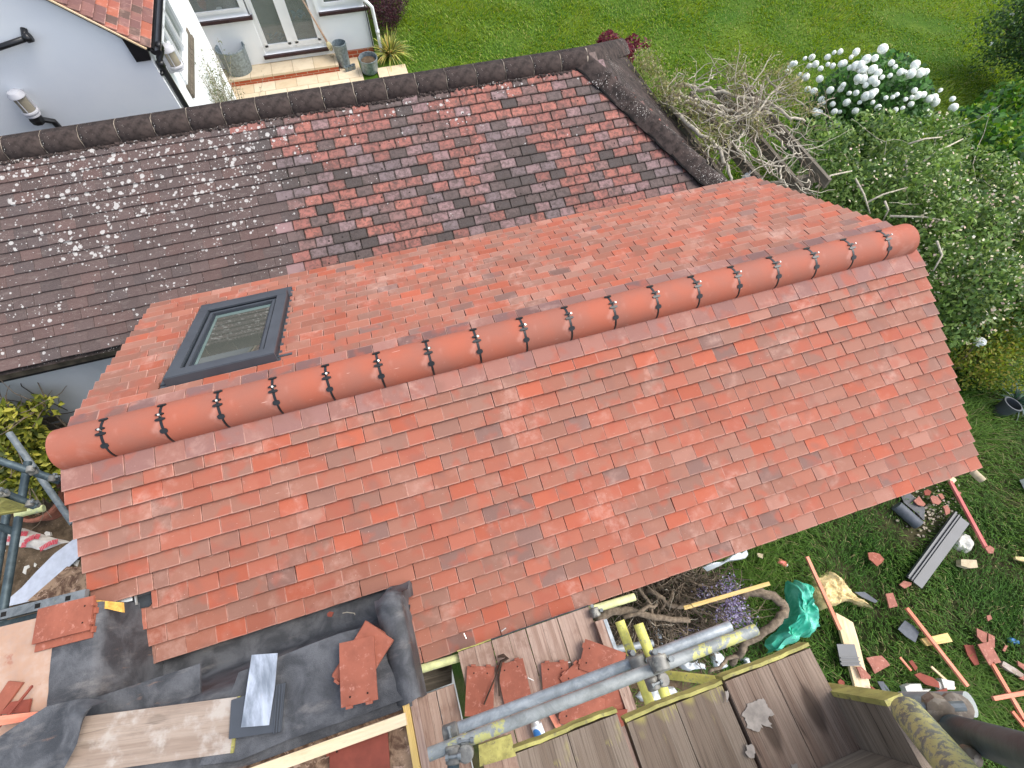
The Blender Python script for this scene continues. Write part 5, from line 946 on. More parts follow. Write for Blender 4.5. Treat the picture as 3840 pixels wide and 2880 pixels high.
def sack():
    P = [V(p) for p in [(-3.177,1.061,-3.3),(-3.023,1.105,-3.3),(-2.962,1.078,-3.3),(-2.782,0.962,-3.3),(-2.595,0.844,-3.3),(-2.493,0.792,-3.3),(-2.431,0.751,-3.3),(-2.529,0.764,-3.3),(-2.698,0.74,-3.3),(-2.785,0.771,-3.3),(-2.859,0.819,-3.3),(-2.978,0.86,-3.3),(-3.028,0.892,-3.3),(-3.16,0.941,-3.3)]]
    t = thing('printed_sack', sum(P, V())/len(P), 'crumpled pale sack with arched red print lying on the soil', 'sack'); b = MB(); c = sum(P, V())/len(P)+V((0, 0, .09)); n = len(P)
    lo = b.pts([p+V((0, 0, .022)) for p in P]); mi = b.pts([p.lerp(c, .35)+V((0, 0, .03+.02*math.sin(i*2.3))) for i, p in enumerate(P)]); ce = b.pts([c])[0]
    for i in range(n): j = (i+1) % n; b.face([lo[i], lo[j], mi[j], mi[i]]); b.face([mi[i], mi[j], ce])
    b.build('sack', 'sack', t, True)
    for pts in ([[(-2.878,0.813,-3.2),(-2.871,0.873,-3.2),(-2.817,0.893,-3.19),(-2.762,0.903,-3.19),(-2.707,0.884,-3.19)],[(-2.704,0.736,-3.21),(-2.64,0.76,-3.2),(-2.582,0.778,-3.2),(-2.521,0.776,-3.21)],[(-2.956,0.996,-3.22),(-2.918,0.993,-3.22),(-2.861,0.969,-3.21)],[(-3.09,0.951,-3.24),(-3.08,0.986,-3.24),(-3.067,0.999,-3.24)]]):
        b = MB(); pts = [V(p) for p in pts]; w_ = .028
        for i in range(len(pts)-1):
            d = (pts[i+1]-pts[i]).normalized(); s = V((-d.y, d.x, 0))*w_; m_ = 4
            for q in range(m_):
                a_, c_ = pts[i].lerp(pts[i+1], q/m_+.02), pts[i].lerp(pts[i+1], (q+.86)/m_); b.face(b.pts([a_-s, c_-s*1.05, c_+s, a_+s]))
        b.build('red_print', 'sack_red', t)
sack()
def pot_ring():
    c = V((-2.65,1.271,-3.28)); t = thing('terracotta_pot', c, 'round terracotta pot with dead leaves beside the ivy', 'pot'); b = MB(); r = .24; b.lathe([(r*.75, -.02), (r, .22), (r*1.08, .22), (r*1.08, .26), (r*.92, .26), (r*.8, .08), (.001, .08)], c-V((0, 0, .0)), n=28); smooth_by_angle(b.build('body', 'terracotta', t)); b = MB(); b.lathe([(.001, .17), (r*.88, .16)], c, n=16); b.build('compost', 'soil', t)
    leaf_cloud('dead_leaves', np.array(c)+np.column_stack([rng.normal(0, .1, 90), rng.normal(0, .1, 90), rng.uniform(.17, .24, 90)]), .05, [(0.28, 0.20, 0.12), (0.15, 0.10, 0.06)], t).location = (0, 0, 0)
pot_ring()
def rubble(n, fx, label, name, mat, cat, grp, sz, seed):
    rr = random.Random(seed); b = MB()
    for _ in range(n):
        x, y = fx(rr); s = sz*rr.uniform(.3, 1.3)**1.3; m = rr.randint(4, 6); a0 = rr.uniform(0, 6); P = [(x+s*math.cos(a0+6.283*i/m)*rr.uniform(.5, 1), y+s*math.sin(a0+6.283*i/m)*rr.uniform(.4, .8), GZ+.02) for i in range(m)]; b.prism(P, s*rr.uniform(.25, .5))
    return tag(b.build(name, mat), label, cat, grp, 'stuff')
rubble(150, lambda r: (r.uniform(-2.6, -.2), r.uniform(-.75, 1.2)), None, 'white_rubble', 'rubble_white', None, None, .03, 4)
rubble(300, lambda r: (r.gauss(-1.2, .8), r.gauss(.2, .6)), None, 'grey_gravel', 'mortar_white', None, None, .018, 5)
SX, SY = 7.588, -1.915
rubble(200, lambda r: (r.gauss(SX, .22), r.gauss(SY, .16)), None, 'crushed_stone', 'mortar', None, None, .022, 6)
for pts, lab in (([(-2.905,0.547,-3.3),(-2.895,0.613,-3.3),(-2.85,0.616,-3.3),(-2.839,0.589,-3.3),(-2.87,0.571,-3.3),(-2.869,0.515,-3.3)], 'curved white plaster piece on the soil'), ([(-2.386,0.484,-3.3),(-2.357,0.528,-3.3),(-2.316,0.505,-3.3),(-2.33,0.439,-3.3)], 'square white plaster piece right of the pale sheet'), ([(-2.795,0.582,-3.3),(-2.794,0.624,-3.3),(-2.768,0.599,-3.3),(-2.781,0.571,-3.3)], 'small rounded white plaster piece above the pale sheet'), ([(-3.173,0.825,-3.3),(-3.163,0.929,-3.3),(-3.125,0.868,-3.3),(-3.148,0.832,-3.3)], 'pointed white shard between the two dark tubes')): slab('plaster_piece', pts, .03, 'rubble_white', lab, 'plaster piece', 'white plaster pieces on the soil')
slab('red_cap_piece', [(-2.714,0.938,-3.3),(-2.696,0.955,-3.3),(-2.654,0.935,-3.3),(-2.643,0.894,-3.3),(-2.69,0.897,-3.3)], .05, 'rubble_white', 'small pinkish white lump beside the printed sack', 'rubble')
# ================================================================ PLANTS
GREEN = [(0.055, 0.13, 0.030), (0.085, 0.19, 0.045), (0.12, 0.24, 0.07), (0.035, 0.085, 0.025)]
def flowers_mesh(name, mat, n, r, petal):
    pos = unit(rng.normal(size=(n, 3)))*r; nn = unit(pos); tt = unit(np.cross(nn, rng.normal(size=(n, 3)))); bb = np.cross(nn, tt)
    v = np.stack([pos-tt*petal, pos+bb*petal+nn*petal*.3, pos+tt*petal, pos-bb*petal+nn*petal*.3], 1).reshape(-1, 3); f = np.arange(4*n).reshape(n, 4); c = np.tile([.92, .93, .89], (n, 1))*rng.uniform(.92, 1.05, (n, 1))
    return v, f, c
def snowball():
    c = V((9.912,4.013,-2)); rad = (1.0, .85, 1.0); t = thing('snowball_bush', (c.x, c.y, GZ), 'round green bush covered in white ball shaped flowers at the lawn edge', 'bush')
    L = [(c.x, c.y-.12, c.z-.12, .98, .7, .85), (c.x-.45, c.y-.25, c.z-.35, .7, .6, .75), (c.x+.55, c.y-.2, c.z-.35, .7, .6, .75), (c.x, c.y-.1, c.z-.9, .9, .8, .5)]
    leaf_cloud('foliage', lumps(L, 15000, .28), .085, [(0.05, 0.135, 0.03), (0.08, 0.20, 0.05), (0.12, 0.26, 0.07), (0.03, 0.08, 0.02)], t, up=.7, aspect=.62)
    b = MB(); 
    for i in range(14): a = i*2.4; b.tube([(c.x+.1*math.cos(a), c.y+.1*math.sin(a), GZ), (c.x+.35*math.cos(a), c.y+.35*math.sin(a), -2.6), (c.x+.7*math.cos(a), c.y+.6*math.sin(a), -1.8)], [.02, .014, .006], 5)
    b.build('stems', 'bark', t)
    pts = [(9.515,3.903,-1.13),(9.266,4.437,-1.417),(9.257,4.335,-1.352),(9.024,4.824,-1.744),(9.14,4.791,-1.668),(9.226,4.75,-1.641),(9.218,4.463,-1.491),(9.309,3.892,-1.238),(9.387,3.836,-1.203),(9.861,3.536,-1.207),(10.049,3.452,-1.285),(9.29,4.673,-1.715),(9.218,4.704,-1.748),(9.072,4.347,-1.576),(9.087,4.18,-1.451),(9.541,3.664,-1.198),(9.577,3.598,-1.223),(9.128,4.097,-1.383),(9.222,4.078,-1.293),(8.95,4.812,-1.854),(9.116,4.708,-1.866),(9.199,4.638,-1.886),(8.977,4.179,-1.626),(9.054,3.8,-1.516),(8.967,3.887,-1.629),(8.912,4.108,-1.762),(8.931,4.248,-1.819),(9.164,3.698,-1.437),(9.222,3.683,-1.387),(9.241,3.601,-1.431),(9.153,3.601,-1.532),(9.311,3.602,-1.368),(9.346,3.543,-1.39),(9.3,3.474,-1.507),(9.504,3.535,-1.299),(9.414,3.564,-1.325),(9.638,3.518,-1.26),(9.787,3.46,-1.275),(9.697,3.499,-1.259),(9.973,3.271,-1.507),(9.867,3.266,-1.514),(10.081,3.278,-1.516),(10.49,3.352,-1.678),(10.633,3.429,-1.626),(10.738,3.239,-1.664),(10.611,3.354,-1.766),(10.294,3.283,-1.618),(8.976,3.715,-1.742),(9.079,3.595,-1.66),(8.914,3.895,-1.767),(9.198,3.488,-1.615),(9.041,3.578,-1.791),(9.178,3.451,-1.722),(9.336,3.397,-1.583),(9.248,3.495,-1.536),(9.568,3.33,-1.503),(9.895,3.225,-1.597),(10.64,3.196,-1.896),(8.909,3.792,-1.93),(8.89,3.87,-1.919),(9.62,3.331,-1.474),(9.415,3.327,-1.632),(9.669,3.228,-1.654),(9.071,3.504,-1.945),(9.011,3.578,-2.011),(9.238,3.868,-1.294),(9.25,3.784,-1.312),(9.327,3.714,-1.285),(9.372,3.638,-1.299),(9.153,3.937,-1.356),(9.196,3.907,-1.321),(9.209,3.801,-1.339)]
    pts = list(pts)+[tuple(V(random.choice(pts))+V((random.uniform(-.16, .16), random.uniform(-.05, .08), random.uniform(-.14, .10)))) for _ in range(23)]
    v, f, cc = flowers_mesh('f', 'leaf', 300, .055, .021); first = None
    for i, p in enumerate(pts):
        if first is None: first = np_mesh('flower_head', v, f, 'leaf', cc, t); o = first; 
        else: o = first.copy(); C.objects.link(o); o.parent = t
        k = random.choice((.5, .65, .75, .85, 1.0)) if i else 1.1; o.location = V(p)-V(t.location); o.scale = (k, k, k*.9); o.rotation_euler = (i, i*2, i*3)
snowball()
def honeysuckle():
    cs = [[8.127,2.801,-1.75],[9.07,2.747,-1.9],[10.151,2.725,-2.1],[8.268,1.975,-1.9],[8.867,1.779,-1.8],[10.122,1.785,-2.1],[8.882,0.983,-1.8],[9.739,0.857,-2],[8.71,0.333,-1.9],[9.513,0.119,-2.2],[8.585,0.601,-1.9],[8.65,0.066,-2.2],[9.973,0.452,-2],[10.748,1.03,-2.1],[10.824,1.505,-2.2],[10.031,0.049,-2.3]]
    t = thing('flowering_shrub', (9, 1.5, GZ), 'big sprawling green shrub with tiny cream flowers right of the new roof', 'shrub')
    rr_ = [.5, .6, .6, .55, .65, .65, .6, .65, .55, .55, .45, .4, .6, .6, .5, .5]; L = [(p[0], p[1], p[2], r, r, r*.95) for p, r in zip(cs, rr_)]+[(p[0]+.1, p[1], p[2]-.7, r*1.05, r*1.05, r) for p, r in zip(cs, rr_)]
    P = lumps(L, 78000, .24); P = P[~((P[:, 0] < 6.12)&(P[:, 1] < 2.0))]; P = P[np.sin(P[:, 0]*5.3+P[:, 2]*3+np.sin(P[:, 1]*4))*np.sin(P[:, 1]*4.7-P[:, 2]*3)+rng.normal(0, .22, len(P)) > -.72]
    mot = np.sin(P[:, 0]*3.1+P[:, 2]*2)*np.cos(P[:, 1]*2.7); A_ = P[mot > -.1]; B_ = P[mot <= -.1]
    leaf_cloud('foliage', A_, .072, [(0.12, 0.21, 0.045), (0.18, 0.29, 0.070), (0.24, 0.34, 0.10), (0.07, 0.13, 0.035)], t, aspect=.5); leaf_cloud('dull_foliage', B_, .068, [(0.085, 0.16, 0.04), (0.14, 0.23, 0.06), (0.06, 0.11, 0.033), (0.19, 0.26, 0.07)], t, aspect=.5)
    F = lumps([l for l in L if l[2] > -2.4], 6500, .07); F = F[F[:, 2] > -2.3]; clus = np.sin(F[:, 0]*5+1)*np.cos(F[:, 1]*4.2) > -.35; F = F[clus & (F[:, 0] > 6.2) & (rng.uniform(size=len(F)) < np.clip(1.1-(F[:, 1]-.8)*.42, .15, 1))]
    leaf_cloud('cream_flowers', F+rng.normal(0, .015, F.shape), .036, [(0.80, 0.73, 0.50), (0.76, 0.66, 0.45), (0.84, 0.80, 0.66), (0.74, 0.55, 0.46)], t, aspect=.8)
    st = [V(p)+V((random.uniform(-.4, .4), random.uniform(-.4, .4), random.uniform(-.1, .45))) for p in cs[:8] for _ in range(2)]
    st = [s for s in st if s.x > 6.6]
    twigs('stems', t, st, 'twig_pale', 2, .6, .0055, .9, .3, .28, 11).location = (0, 0, 0)
    b = MB()
    for P_ in ([[(7.15,1.848,-1.35),(7.334,1.893,-1.25),(7.703,1.936,-1.3)],[(7.94,1.978,-1.5),(7.869,1.7,-1.5),(8.003,1.539,-1.7)],[(7.93,1.639,-1.6),(8.106,1.633,-1.5),(8.495,1.654,-1.5)],[(8.085,1.356,-1.6),(8.505,1.221,-1.6),(8.786,1.047,-1.6),(8.879,0.942,-1.7)],[(8.047,1.521,-1.5),(7.991,1.38,-1.5),(8.164,1.41,-1.8)],[(8.822,1.907,-1.4),(9.143,2.028,-1.4),(9.712,2.162,-1.4)],[(8.911,2.274,-1.4),(9.115,2.255,-1.35),(9.46,2.27,-1.4)],[(8.221,0.776,-1.5),(8.129,0.577,-1.5),(8.004,0.459,-1.6)],[(8.713,2.077,-1.4),(8.67,1.874,-1.5),(8.558,1.827,-1.6)]]): b.tube([V(p) for p in P_], [.014, .011, .008, .006][:len(P_)], 6)
    b.build('long_branch', 'twig_pale', t, True)
    c = V((8.856,-0.302,-2.4)); l = MB(); l.lathe([(.001, -.04), (.05, -.03), (.07, .03), (.04, .07), (.001, .08)], c, (.5, .2, 1), 7); tag(l.build('white_bag', 'white_paint'), 'small bright white bag caught in the flowering shrub', 'bag')
honeysuckle()
def simple_shrub(name, cs, rr_, n, size, cols, label, cat, aspect=.5, up=.5, shell=.33, tw=None):
    t = thing(name, (cs[0][0], cs[0][1], GZ), label, cat); L = [(p[0], p[1], p[2], r, r, r) for p, r in zip(cs, rr_)]; leaf_cloud('foliage', lumps(L, n, shell), size, cols, t, aspect=aspect, up=up)
    b = MB(); base = V((cs[0][0], cs[0][1], GZ))
    for i in range(8):
        p = V(cs[i % len(cs)]); b.tube([base+V((.1*math.cos(i*2.2), .1*math.sin(i*2.2), 0)), base.lerp(p, .6)+V((.1*math.cos(i*3), .1*math.sin(i), .1)), p], [.02, .013, .005], 5)
    b.build('stems', tw or 'bark', t); return t
simple_shrub('golden_shrub', [[9.108,-0.236,-2.6],[9.762,-0.119,-2.6],[9.594,-0.63,-2.8],[9.213,-0.504,-2.95],[10.289,0.39,-2.5]], [.42, .5, .4, .3, .5], 9000, .05, [(0.22, 0.27, 0.03), (0.15, 0.22, 0.03), (0.30, 0.26, 0.05), (0.09, 0.15, 0.02)], 'yellow green shrub below the cream flowered one at the right edge', 'shrub')
simple_shrub('leafy_shrub', [[11.986,2.772,-2.5],[12.337,3.473,-2.7],[13.56,3.545,-2.7],[11.813,2.103,-2.4],[11.28,1.492,-2.3],[14.067,4.173,-3]], [.6, .5, .7, .6, .6, .5], 9000, .11, [(0.06, 0.17, 0.02), (0.10, 0.23, 0.03), (0.035, 0.10, 0.03), (0.20, 0.30, 0.04)], 'broad leaved green shrub at the right edge below the dark tree', 'shrub', aspect=.6)
def dark_tree():
    base = V((15.784,5.104,-3.3)); t = thing('blossom_tree', base, 'sparse dark branched tree with a few white blossoms at the top right corner', 'tree'); b = MB(); top = base+V((.2, -.3, 2.6)); b.tube([base, base.lerp(top, .5)+V((.05, 0, 0)), top], [.10, .07, .03], 8); rr = random.Random(8); ends = []
    for i in range(34):
        h = rr.uniform(.15, .95); p = base.lerp(top, h); a = rr.uniform(1.2, 5.2); d = V((math.cos(a), math.sin(a)*.8, rr.uniform(-.25, .45))); L = rr.uniform(.7, 1.5)*(1.15-h*.5); q = p+d*L*.5+V((0, 0, -.05)); r_ = p+d*L+V((rr.uniform(-.15, .15), rr.uniform(-.15, .15), -.1)); b.tube([p, q, r_], [.028, .016, .006], 5); ends += [q, r_]
        for _ in range(4): s = q.lerp(r_, rr.random()); e_ = s+V((rr.uniform(-.35, .35), rr.uniform(-.35, .35), rr.uniform(-.2, .2))); b.tube([s, e_], [.008, .004], 4, cap=False); ends.append(e_)
    b.build('trunk', 'twig_dark', t, True); E_ = np.array([tuple(p) for p in ends]); P = E_[rng.integers(0, len(E_), 22000)]+rng.normal(0, .2, (22000, 3)); leaf_cloud('crown', P, .07, [(0.055, 0.12, 0.03), (0.035, 0.075, 0.025), (0.10, 0.18, 0.04)], t, aspect=.5)
    P = E_[rng.integers(0, len(E_), 60)]+rng.normal(0, .1, (60, 3)); P = np.repeat(P, 5, 0)+rng.normal(0, .012, (300, 3)); leaf_cloud('blossom', P, .05, [(0.8, .8, .78)], t, aspect=.9)
dark_tree()
simple_shrub('purple_hedge', [[3.3,11.2,-2.8],[3.2,11,-2.2],[3.45,12.2,-2.6],[3.12,10.55,-2.75],[3.35,11.6,-1.9],[3.1,10.4,-2.95]], [.5, .4, .5, .4, .45, .3], 12000, .05, [(0.05, 0.018, 0.024), (0.08, 0.028, 0.034), (0.03, 0.012, 0.016)], 'dark purple leaved hedge against the end of the white house', 'hedge')
simple_shrub('purple_maple', [[6.205,5.969,-1.7],[6.666,6.046,-1.75],[6.428,5.856,-1.8],[6.947,6.073,-1.8]], [.22, .14, .2, .09], 1500, .085, [(0.15, 0.022, 0.035), (0.10, 0.018, 0.028), (0.20, 0.04, 0.05)], 'small dark red maple peeping over the old hip ridge', 'maple', aspect=.35)
def strap_plant(c, n, L, w, cols, label, name, droop=.9, seed=2, up=1.0):
    t = thing(name, c, label, 'plant'); rr = random.Random(seed); vs_, fs, ct = [], [], []
    for i in range(n):
        a = rr.uniform(0, 6.283); l = L*rr.uniform(.6, 1.15); out = rr.uniform(.25, 1); d = V((math.cos(a), math.sin(a), 0)); s = V((-d.y, d.x, 0))*w; m = 5; k = len(vs_); cc = rr.choice(cols)
        for j in range(m+1): u = j/m; p = V(c)+d*(l*out*u)+V((0, 0, l*up*(u*(1.15-out*.5)-droop*out*u*u*.8))); ww = (1-u)**.6; vs_ += [p-s*ww, p+s*ww]
        for j in range(m): fs.append([k+2*j, k+2*j+1, k+2*j+3, k+2*j+2]); ct.append([x*rr.uniform(.8, 1.2) for x in cc])
    off = V(t.location); np_mesh('leaves', np.array([tuple(v-off) for v in vs_]), np.array(fs), 'leaf', np.array(ct), t); return t
strap_plant(V((2.986,9.652,-3.3)), 240, .62, .017, [(0.48, 0.46, 0.12), (0.30, 0.33, 0.08), (0.12, 0.16, 0.05), (0.60, 0.52, 0.18)], 'spiky yellow green strap leaved plant by the end of the white house', 'strap_leaf_plant')
strap_plant(V((9.813,-1.016,-3.3)), 120, .45, .012, [(0.03, 0.075, 0.055), (0.05, 0.11, 0.085), (0.14, 0.20, 0.17)], 'dark blue green clump of strap leaves at the right edge', 'strap_leaf_plant', seed=5)
c = V((9.469,-1.084,-3.3)); t = thing('blue_pot', c, 'blue grey plant pot beside the dark strap leaved clump', 'pot'); b = MB(); b.lathe([(.001, 0), (.085, 0), (.11, .2), (.12, .2), (.12, .23), (.10, .23), (.085, .05), (.001, .05)], c, (.2, .1, 1), 24); smooth_by_angle(b.build('body', 'anthracite', t))
def wall_bush():
    cs = [[-0.097,6.837,-1.75],[-0.055,6.673,-1.8],[0.019,6.746,-1.9],[-0.196,7.469,-1.85]]
    t = thing('grey_bush', (cs[0][0], cs[0][1], GZ), 'thin twiggy bush with small grey green leaves against the white house wall', 'bush'); base = V((cs[1][0], cs[1][1]+.1, GZ)); rr = random.Random(4); b = MB(); pts = []
    for i in range(120):
        tgt = V(rr.choice(cs))+V((rr.gauss(0, .22), rr.gauss(0, .2), rr.gauss(0, .2))); m = base.lerp(tgt, .6)+V((rr.uniform(-.12, .12), rr.uniform(-.1, .1), 0)); b.tube([base+V((rr.uniform(-.2, .2), rr.uniform(-.1, .1), 0)), m, tgt], [.007, .005, .002], 4, cap=False)
        for _ in range(26): pts.append(tuple(m.lerp(tgt, rr.uniform(.0, 1.05))+V((rr.gauss(0, .025), rr.gauss(0, .025), rr.gauss(0, .025)))))
    b.build('stems', 'twig_pale', t); leaf_cloud('foliage', np.array(pts), .045, [(0.16, 0.18, 0.10), (0.09, 0.12, 0.06), (0.24, 0.25, 0.15), (0.13, 0.15, 0.04)], t, aspect=.25)
wall_bush()
def pergola():
    t = thing('pergola', (6.6, 2.8, GZ), 'weathered timber pergola under the bare climber right of the old hip', 'pergola')
    for x in (5.90, 6.31, 6.72, 7.10): b = MB(); b.obox((x, 1.72, -1.25), (0, 1, 0), (1, 0, 0), (0, 0, 1), 2.0, .045, .12); b.build('rafter', 'old_timber', t)
    for y in (1.95, 3.45): b = MB(); b.obox((5.75, y, -1.38), (1, 0, 0), (0, 1, 0), (0, 0, 1), 1.5, .05, .125); b.build('beam', 'old_timber', t)
    for x, y in ((5.85, 1.95), (7.15, 1.95), (5.85, 3.45), (7.15, 3.45)): b = MB(); b.box((x-.045, y-.02, GZ), (x+.045, y+.07, -1.383)); b.build('post', 'old_timber', t)
pergola()
def climber():
    t = thing('bare_climber', (6.2, 4.6, GZ), 'tangle of pale bare climbing stems with young leaves over the pergola', 'climbing plant'); b = MB(); Z = -1.0
    paths = [[(5.811,3.501,-1),(5.931,3.342,-0.98),(6.189,3.095,-0.95),(6.32,2.879,-0.97),(6.538,2.858,-0.95),(6.948,2.843,-1)],[(5.908,3.55,-1),(5.951,3.379,-0.95),(6.248,3.069,-0.9),(6.472,2.911,-0.95),(6.529,2.843,-0.95)],[(5.814,3.472,-1.05),(5.874,2.774,-1),(5.979,2.448,-1),(5.965,2.173,-1.05),(5.931,1.989,-1.1)],[(6.035,3.708,-1),(6.325,3.375,-0.92),(6.57,3.126,-0.9),(6.921,2.954,-0.92),(7.064,2.643,-0.95),(7.263,2.597,-1)],[(6.296,2.898,-1),(6.407,2.882,-1.1),(6.466,2.813,-1.1),(6.481,2.674,-1)],[(6.697,3.176,-0.95),(6.639,2.865,-0.95),(6.64,2.622,-0.95),(6.724,2.438,-1),(6.743,2.203,-1)],[(6.489,2.654,-0.9),(6.962,3.007,-0.85),(7.208,3.164,-0.85)],[(5.939,3.318,-1),(6.01,3.073,-0.95),(6.272,2.896,-0.95),(6.495,2.782,-0.95)],[(6.078,3.344,-0.95),(6.15,3.375,-0.85),(6.286,3.399,-0.8),(6.424,3.475,-0.8)],[(6.472,2.911,-0.95),(6.726,2.974,-0.9),(6.836,3.041,-0.85),(6.928,3.277,-0.85)],[(6.772,3.008,-0.95),(6.654,2.687,-0.95),(6.449,2.415,-1),(6.404,2.107,-1)],[(6.557,2.007,-1.05),(6.483,1.815,-1.05),(6.524,1.723,-1.1)],[(5.91,2.664,-1),(5.815,2.398,-1),(5.788,2.289,-1.1)],[(6.263,2.337,-1),(6.278,2.205,-1),(6.419,1.98,-1),(6.564,1.955,-1)],[(6.457,2.102,-1.1),(6.715,2.083,-1),(6.889,2.098,-1)],[(6.38,2.626,-0.95),(6.183,2.359,-1),(6.219,2.222,-1)],[(7.166,3.419,-0.9),(7.157,3.114,-0.9),(7.323,2.931,-0.95),(7.468,2.754,-1),(7.697,2.627,-1.05)]]
    rr = random.Random(6); allp = []
    for i, P in enumerate(paths):
        P = [V(p) for p in P]; Q = []
        for k in range(len(P)-1):
            for q in range(4): Q.append(P[k].lerp(P[k+1], q/4)+V((rr.gauss(0, .012), rr.gauss(0, .012), rr.gauss(0, .012))))
        Q.append(P[-1]); r0 = (.030, .026, .030, .026, .02, .02)[i] if i < 6 else .013; b.tube(Q, [r0*(1-.5*k/len(Q)) for k in range(len(Q))], 7); allp += Q
    b.build('main_stems', 'twig_pale', t, True)
    def region(n, seed):
        rr = random.Random(seed); o = []
        for _ in range(n): q = rr.choice(allp); o.append(q+V((rr.gauss(0, .17), rr.gauss(0, .15), rr.gauss(0, .07))))
        return o
    twigs('twigs', t, region(115, 3), 'twig_pale', 2, .45, .006, 1, .15, .55, 21).location = (0, 0, 0)
    twigs('fine_twigs', t, region(170, 5), 'bark', 2, .3, .004, 1, .2, .5, 23).location = (0, 0, 0)
    cl = [(5.802,4.2,-0.95),(5.824,4.031,-0.95),(5.829,3.83,-0.95),(5.834,3.636,-0.95),(5.823,3.413,-0.95),(5.834,3.264,-0.95),(5.789,3.659,-1),(5.939,4.3,-1),(6.661,3.373,-0.8),(7.05,3.398,-0.85),(7.291,3.256,-0.85),(7.37,3.132,-0.9),(7.205,2.953,-0.9),(6.581,2.604,-0.95),(6.516,2.656,-0.95),(5.968,2.953,-1),(6.088,2.648,-1),(5.909,2.532,-1),(5.985,3.125,-1),(6.713,3.552,-0.8),(7.202,3.357,-0.85),(7.331,2.992,-0.9),(6.606,3.189,-0.9),(6.067,3.599,-0.9),(6.14,2.7,-1),(7.404,2.772,-1)]
    P = np.array(cl)[rng.integers(0, len(cl), 5200)]+rng.normal(0, .085, (5200, 3)); leaf_cloud('young_leaves', P, .042, [(0.30, 0.28, 0.10), (0.22, 0.24, 0.09), (0.34, 0.30, 0.17), (0.16, 0.18, 0.06)], t, aspect=.4)
climber()
c = V((6.331,2.131,-1.25)); t = thing('white_bottle', c, 'white bottle with a ribbed grey cap standing past the far roof corner', 'bottle'); b = MB(); b.lathe([(.001, -.25), (.065, -.24), (.07, -.02), (.055, .04), (.035, .06)], c, (.15, .05, 1), 20); b.build('body', 'white_paint', t, True); b = MB(); b.lathe([(.035, .06), (.036, .095), (.028, .105), (.001, .106)], c, (.15, .05, 1), 20); b.build('cap', 'lamp_grey', t, True)
def trellis():
    t = thing('trellis', (-2.2, 1.7, -2.2), 'grey woven timber trellis fixed to the old wall above the ivy', 'trellis')
    for i in range(11): b = MB(); z = -1.82-.075*i; b.obox((-3.2, 1.70+.012*(i % 2), z), (1, 0, 0), (0, 0, 1), (0, -1, 0), 1.38+.03*math.sin(i*2), .045, .012); b.build('slat', 'old_timber', t)
    for x in (-3.0, -2.6, -2.2, -1.95): b = MB(); b.box((x, 1.672, -2.75), (x+.03, 1.683, -1.78)); b.build('upright', 'old_timber', t)
trellis()
def ivy():
    cs = [[-1.605,1.58,-1.72],[-2.021,1.55,-1.758],[-1.861,1.45,-1.638],[-2.059,1.35,-2.036],[-1.941,1.4,-2.079],[-2.126,1.35,-2.452],[-2.275,1.2,-2.466],[-2.391,1.3,-2.316],[-2.468,1.25,-2.835],[-2.2,1.3,-2.28],[-1.995,1.4,-1.865]]
    t = thing('variegated_shrub', (cs[3][0], cs[3][1], GZ), 'yellow and green variegated shrub growing up the trellis at the left', 'shrub'); R_ = [.14, .2, .24, .3, .24, .2, .2, .3, .16, .3, .28]; P = lumps([(p[0], p[1], p[2], r, r*.7, r) for p, r in zip(cs, R_)], 4300, .3); P = P[P[:, 1] < 1.66]
    leaf_cloud('foliage', P, .085, [(0.13, 0.16, 0.02), (0.34, 0.34, 0.05), (0.06, 0.085, 0.02), (0.48, 0.45, 0.08), (0.22, 0.24, 0.03)], t, aspect=.5); twigs('stems', t, [V(p) for p in cs], 'bark', 6, .5, .006, 1, 1, .3, 2).location = (0, 0, 0)
    b = MB(); base = V((cs[3][0], 1.5, GZ))
    for p in cs: b.tube([base, base.lerp(V(p), .5), V(p)], [.02, .015, .006], 5)
    b.build('woody_stems', 'bark', t)
ivy()
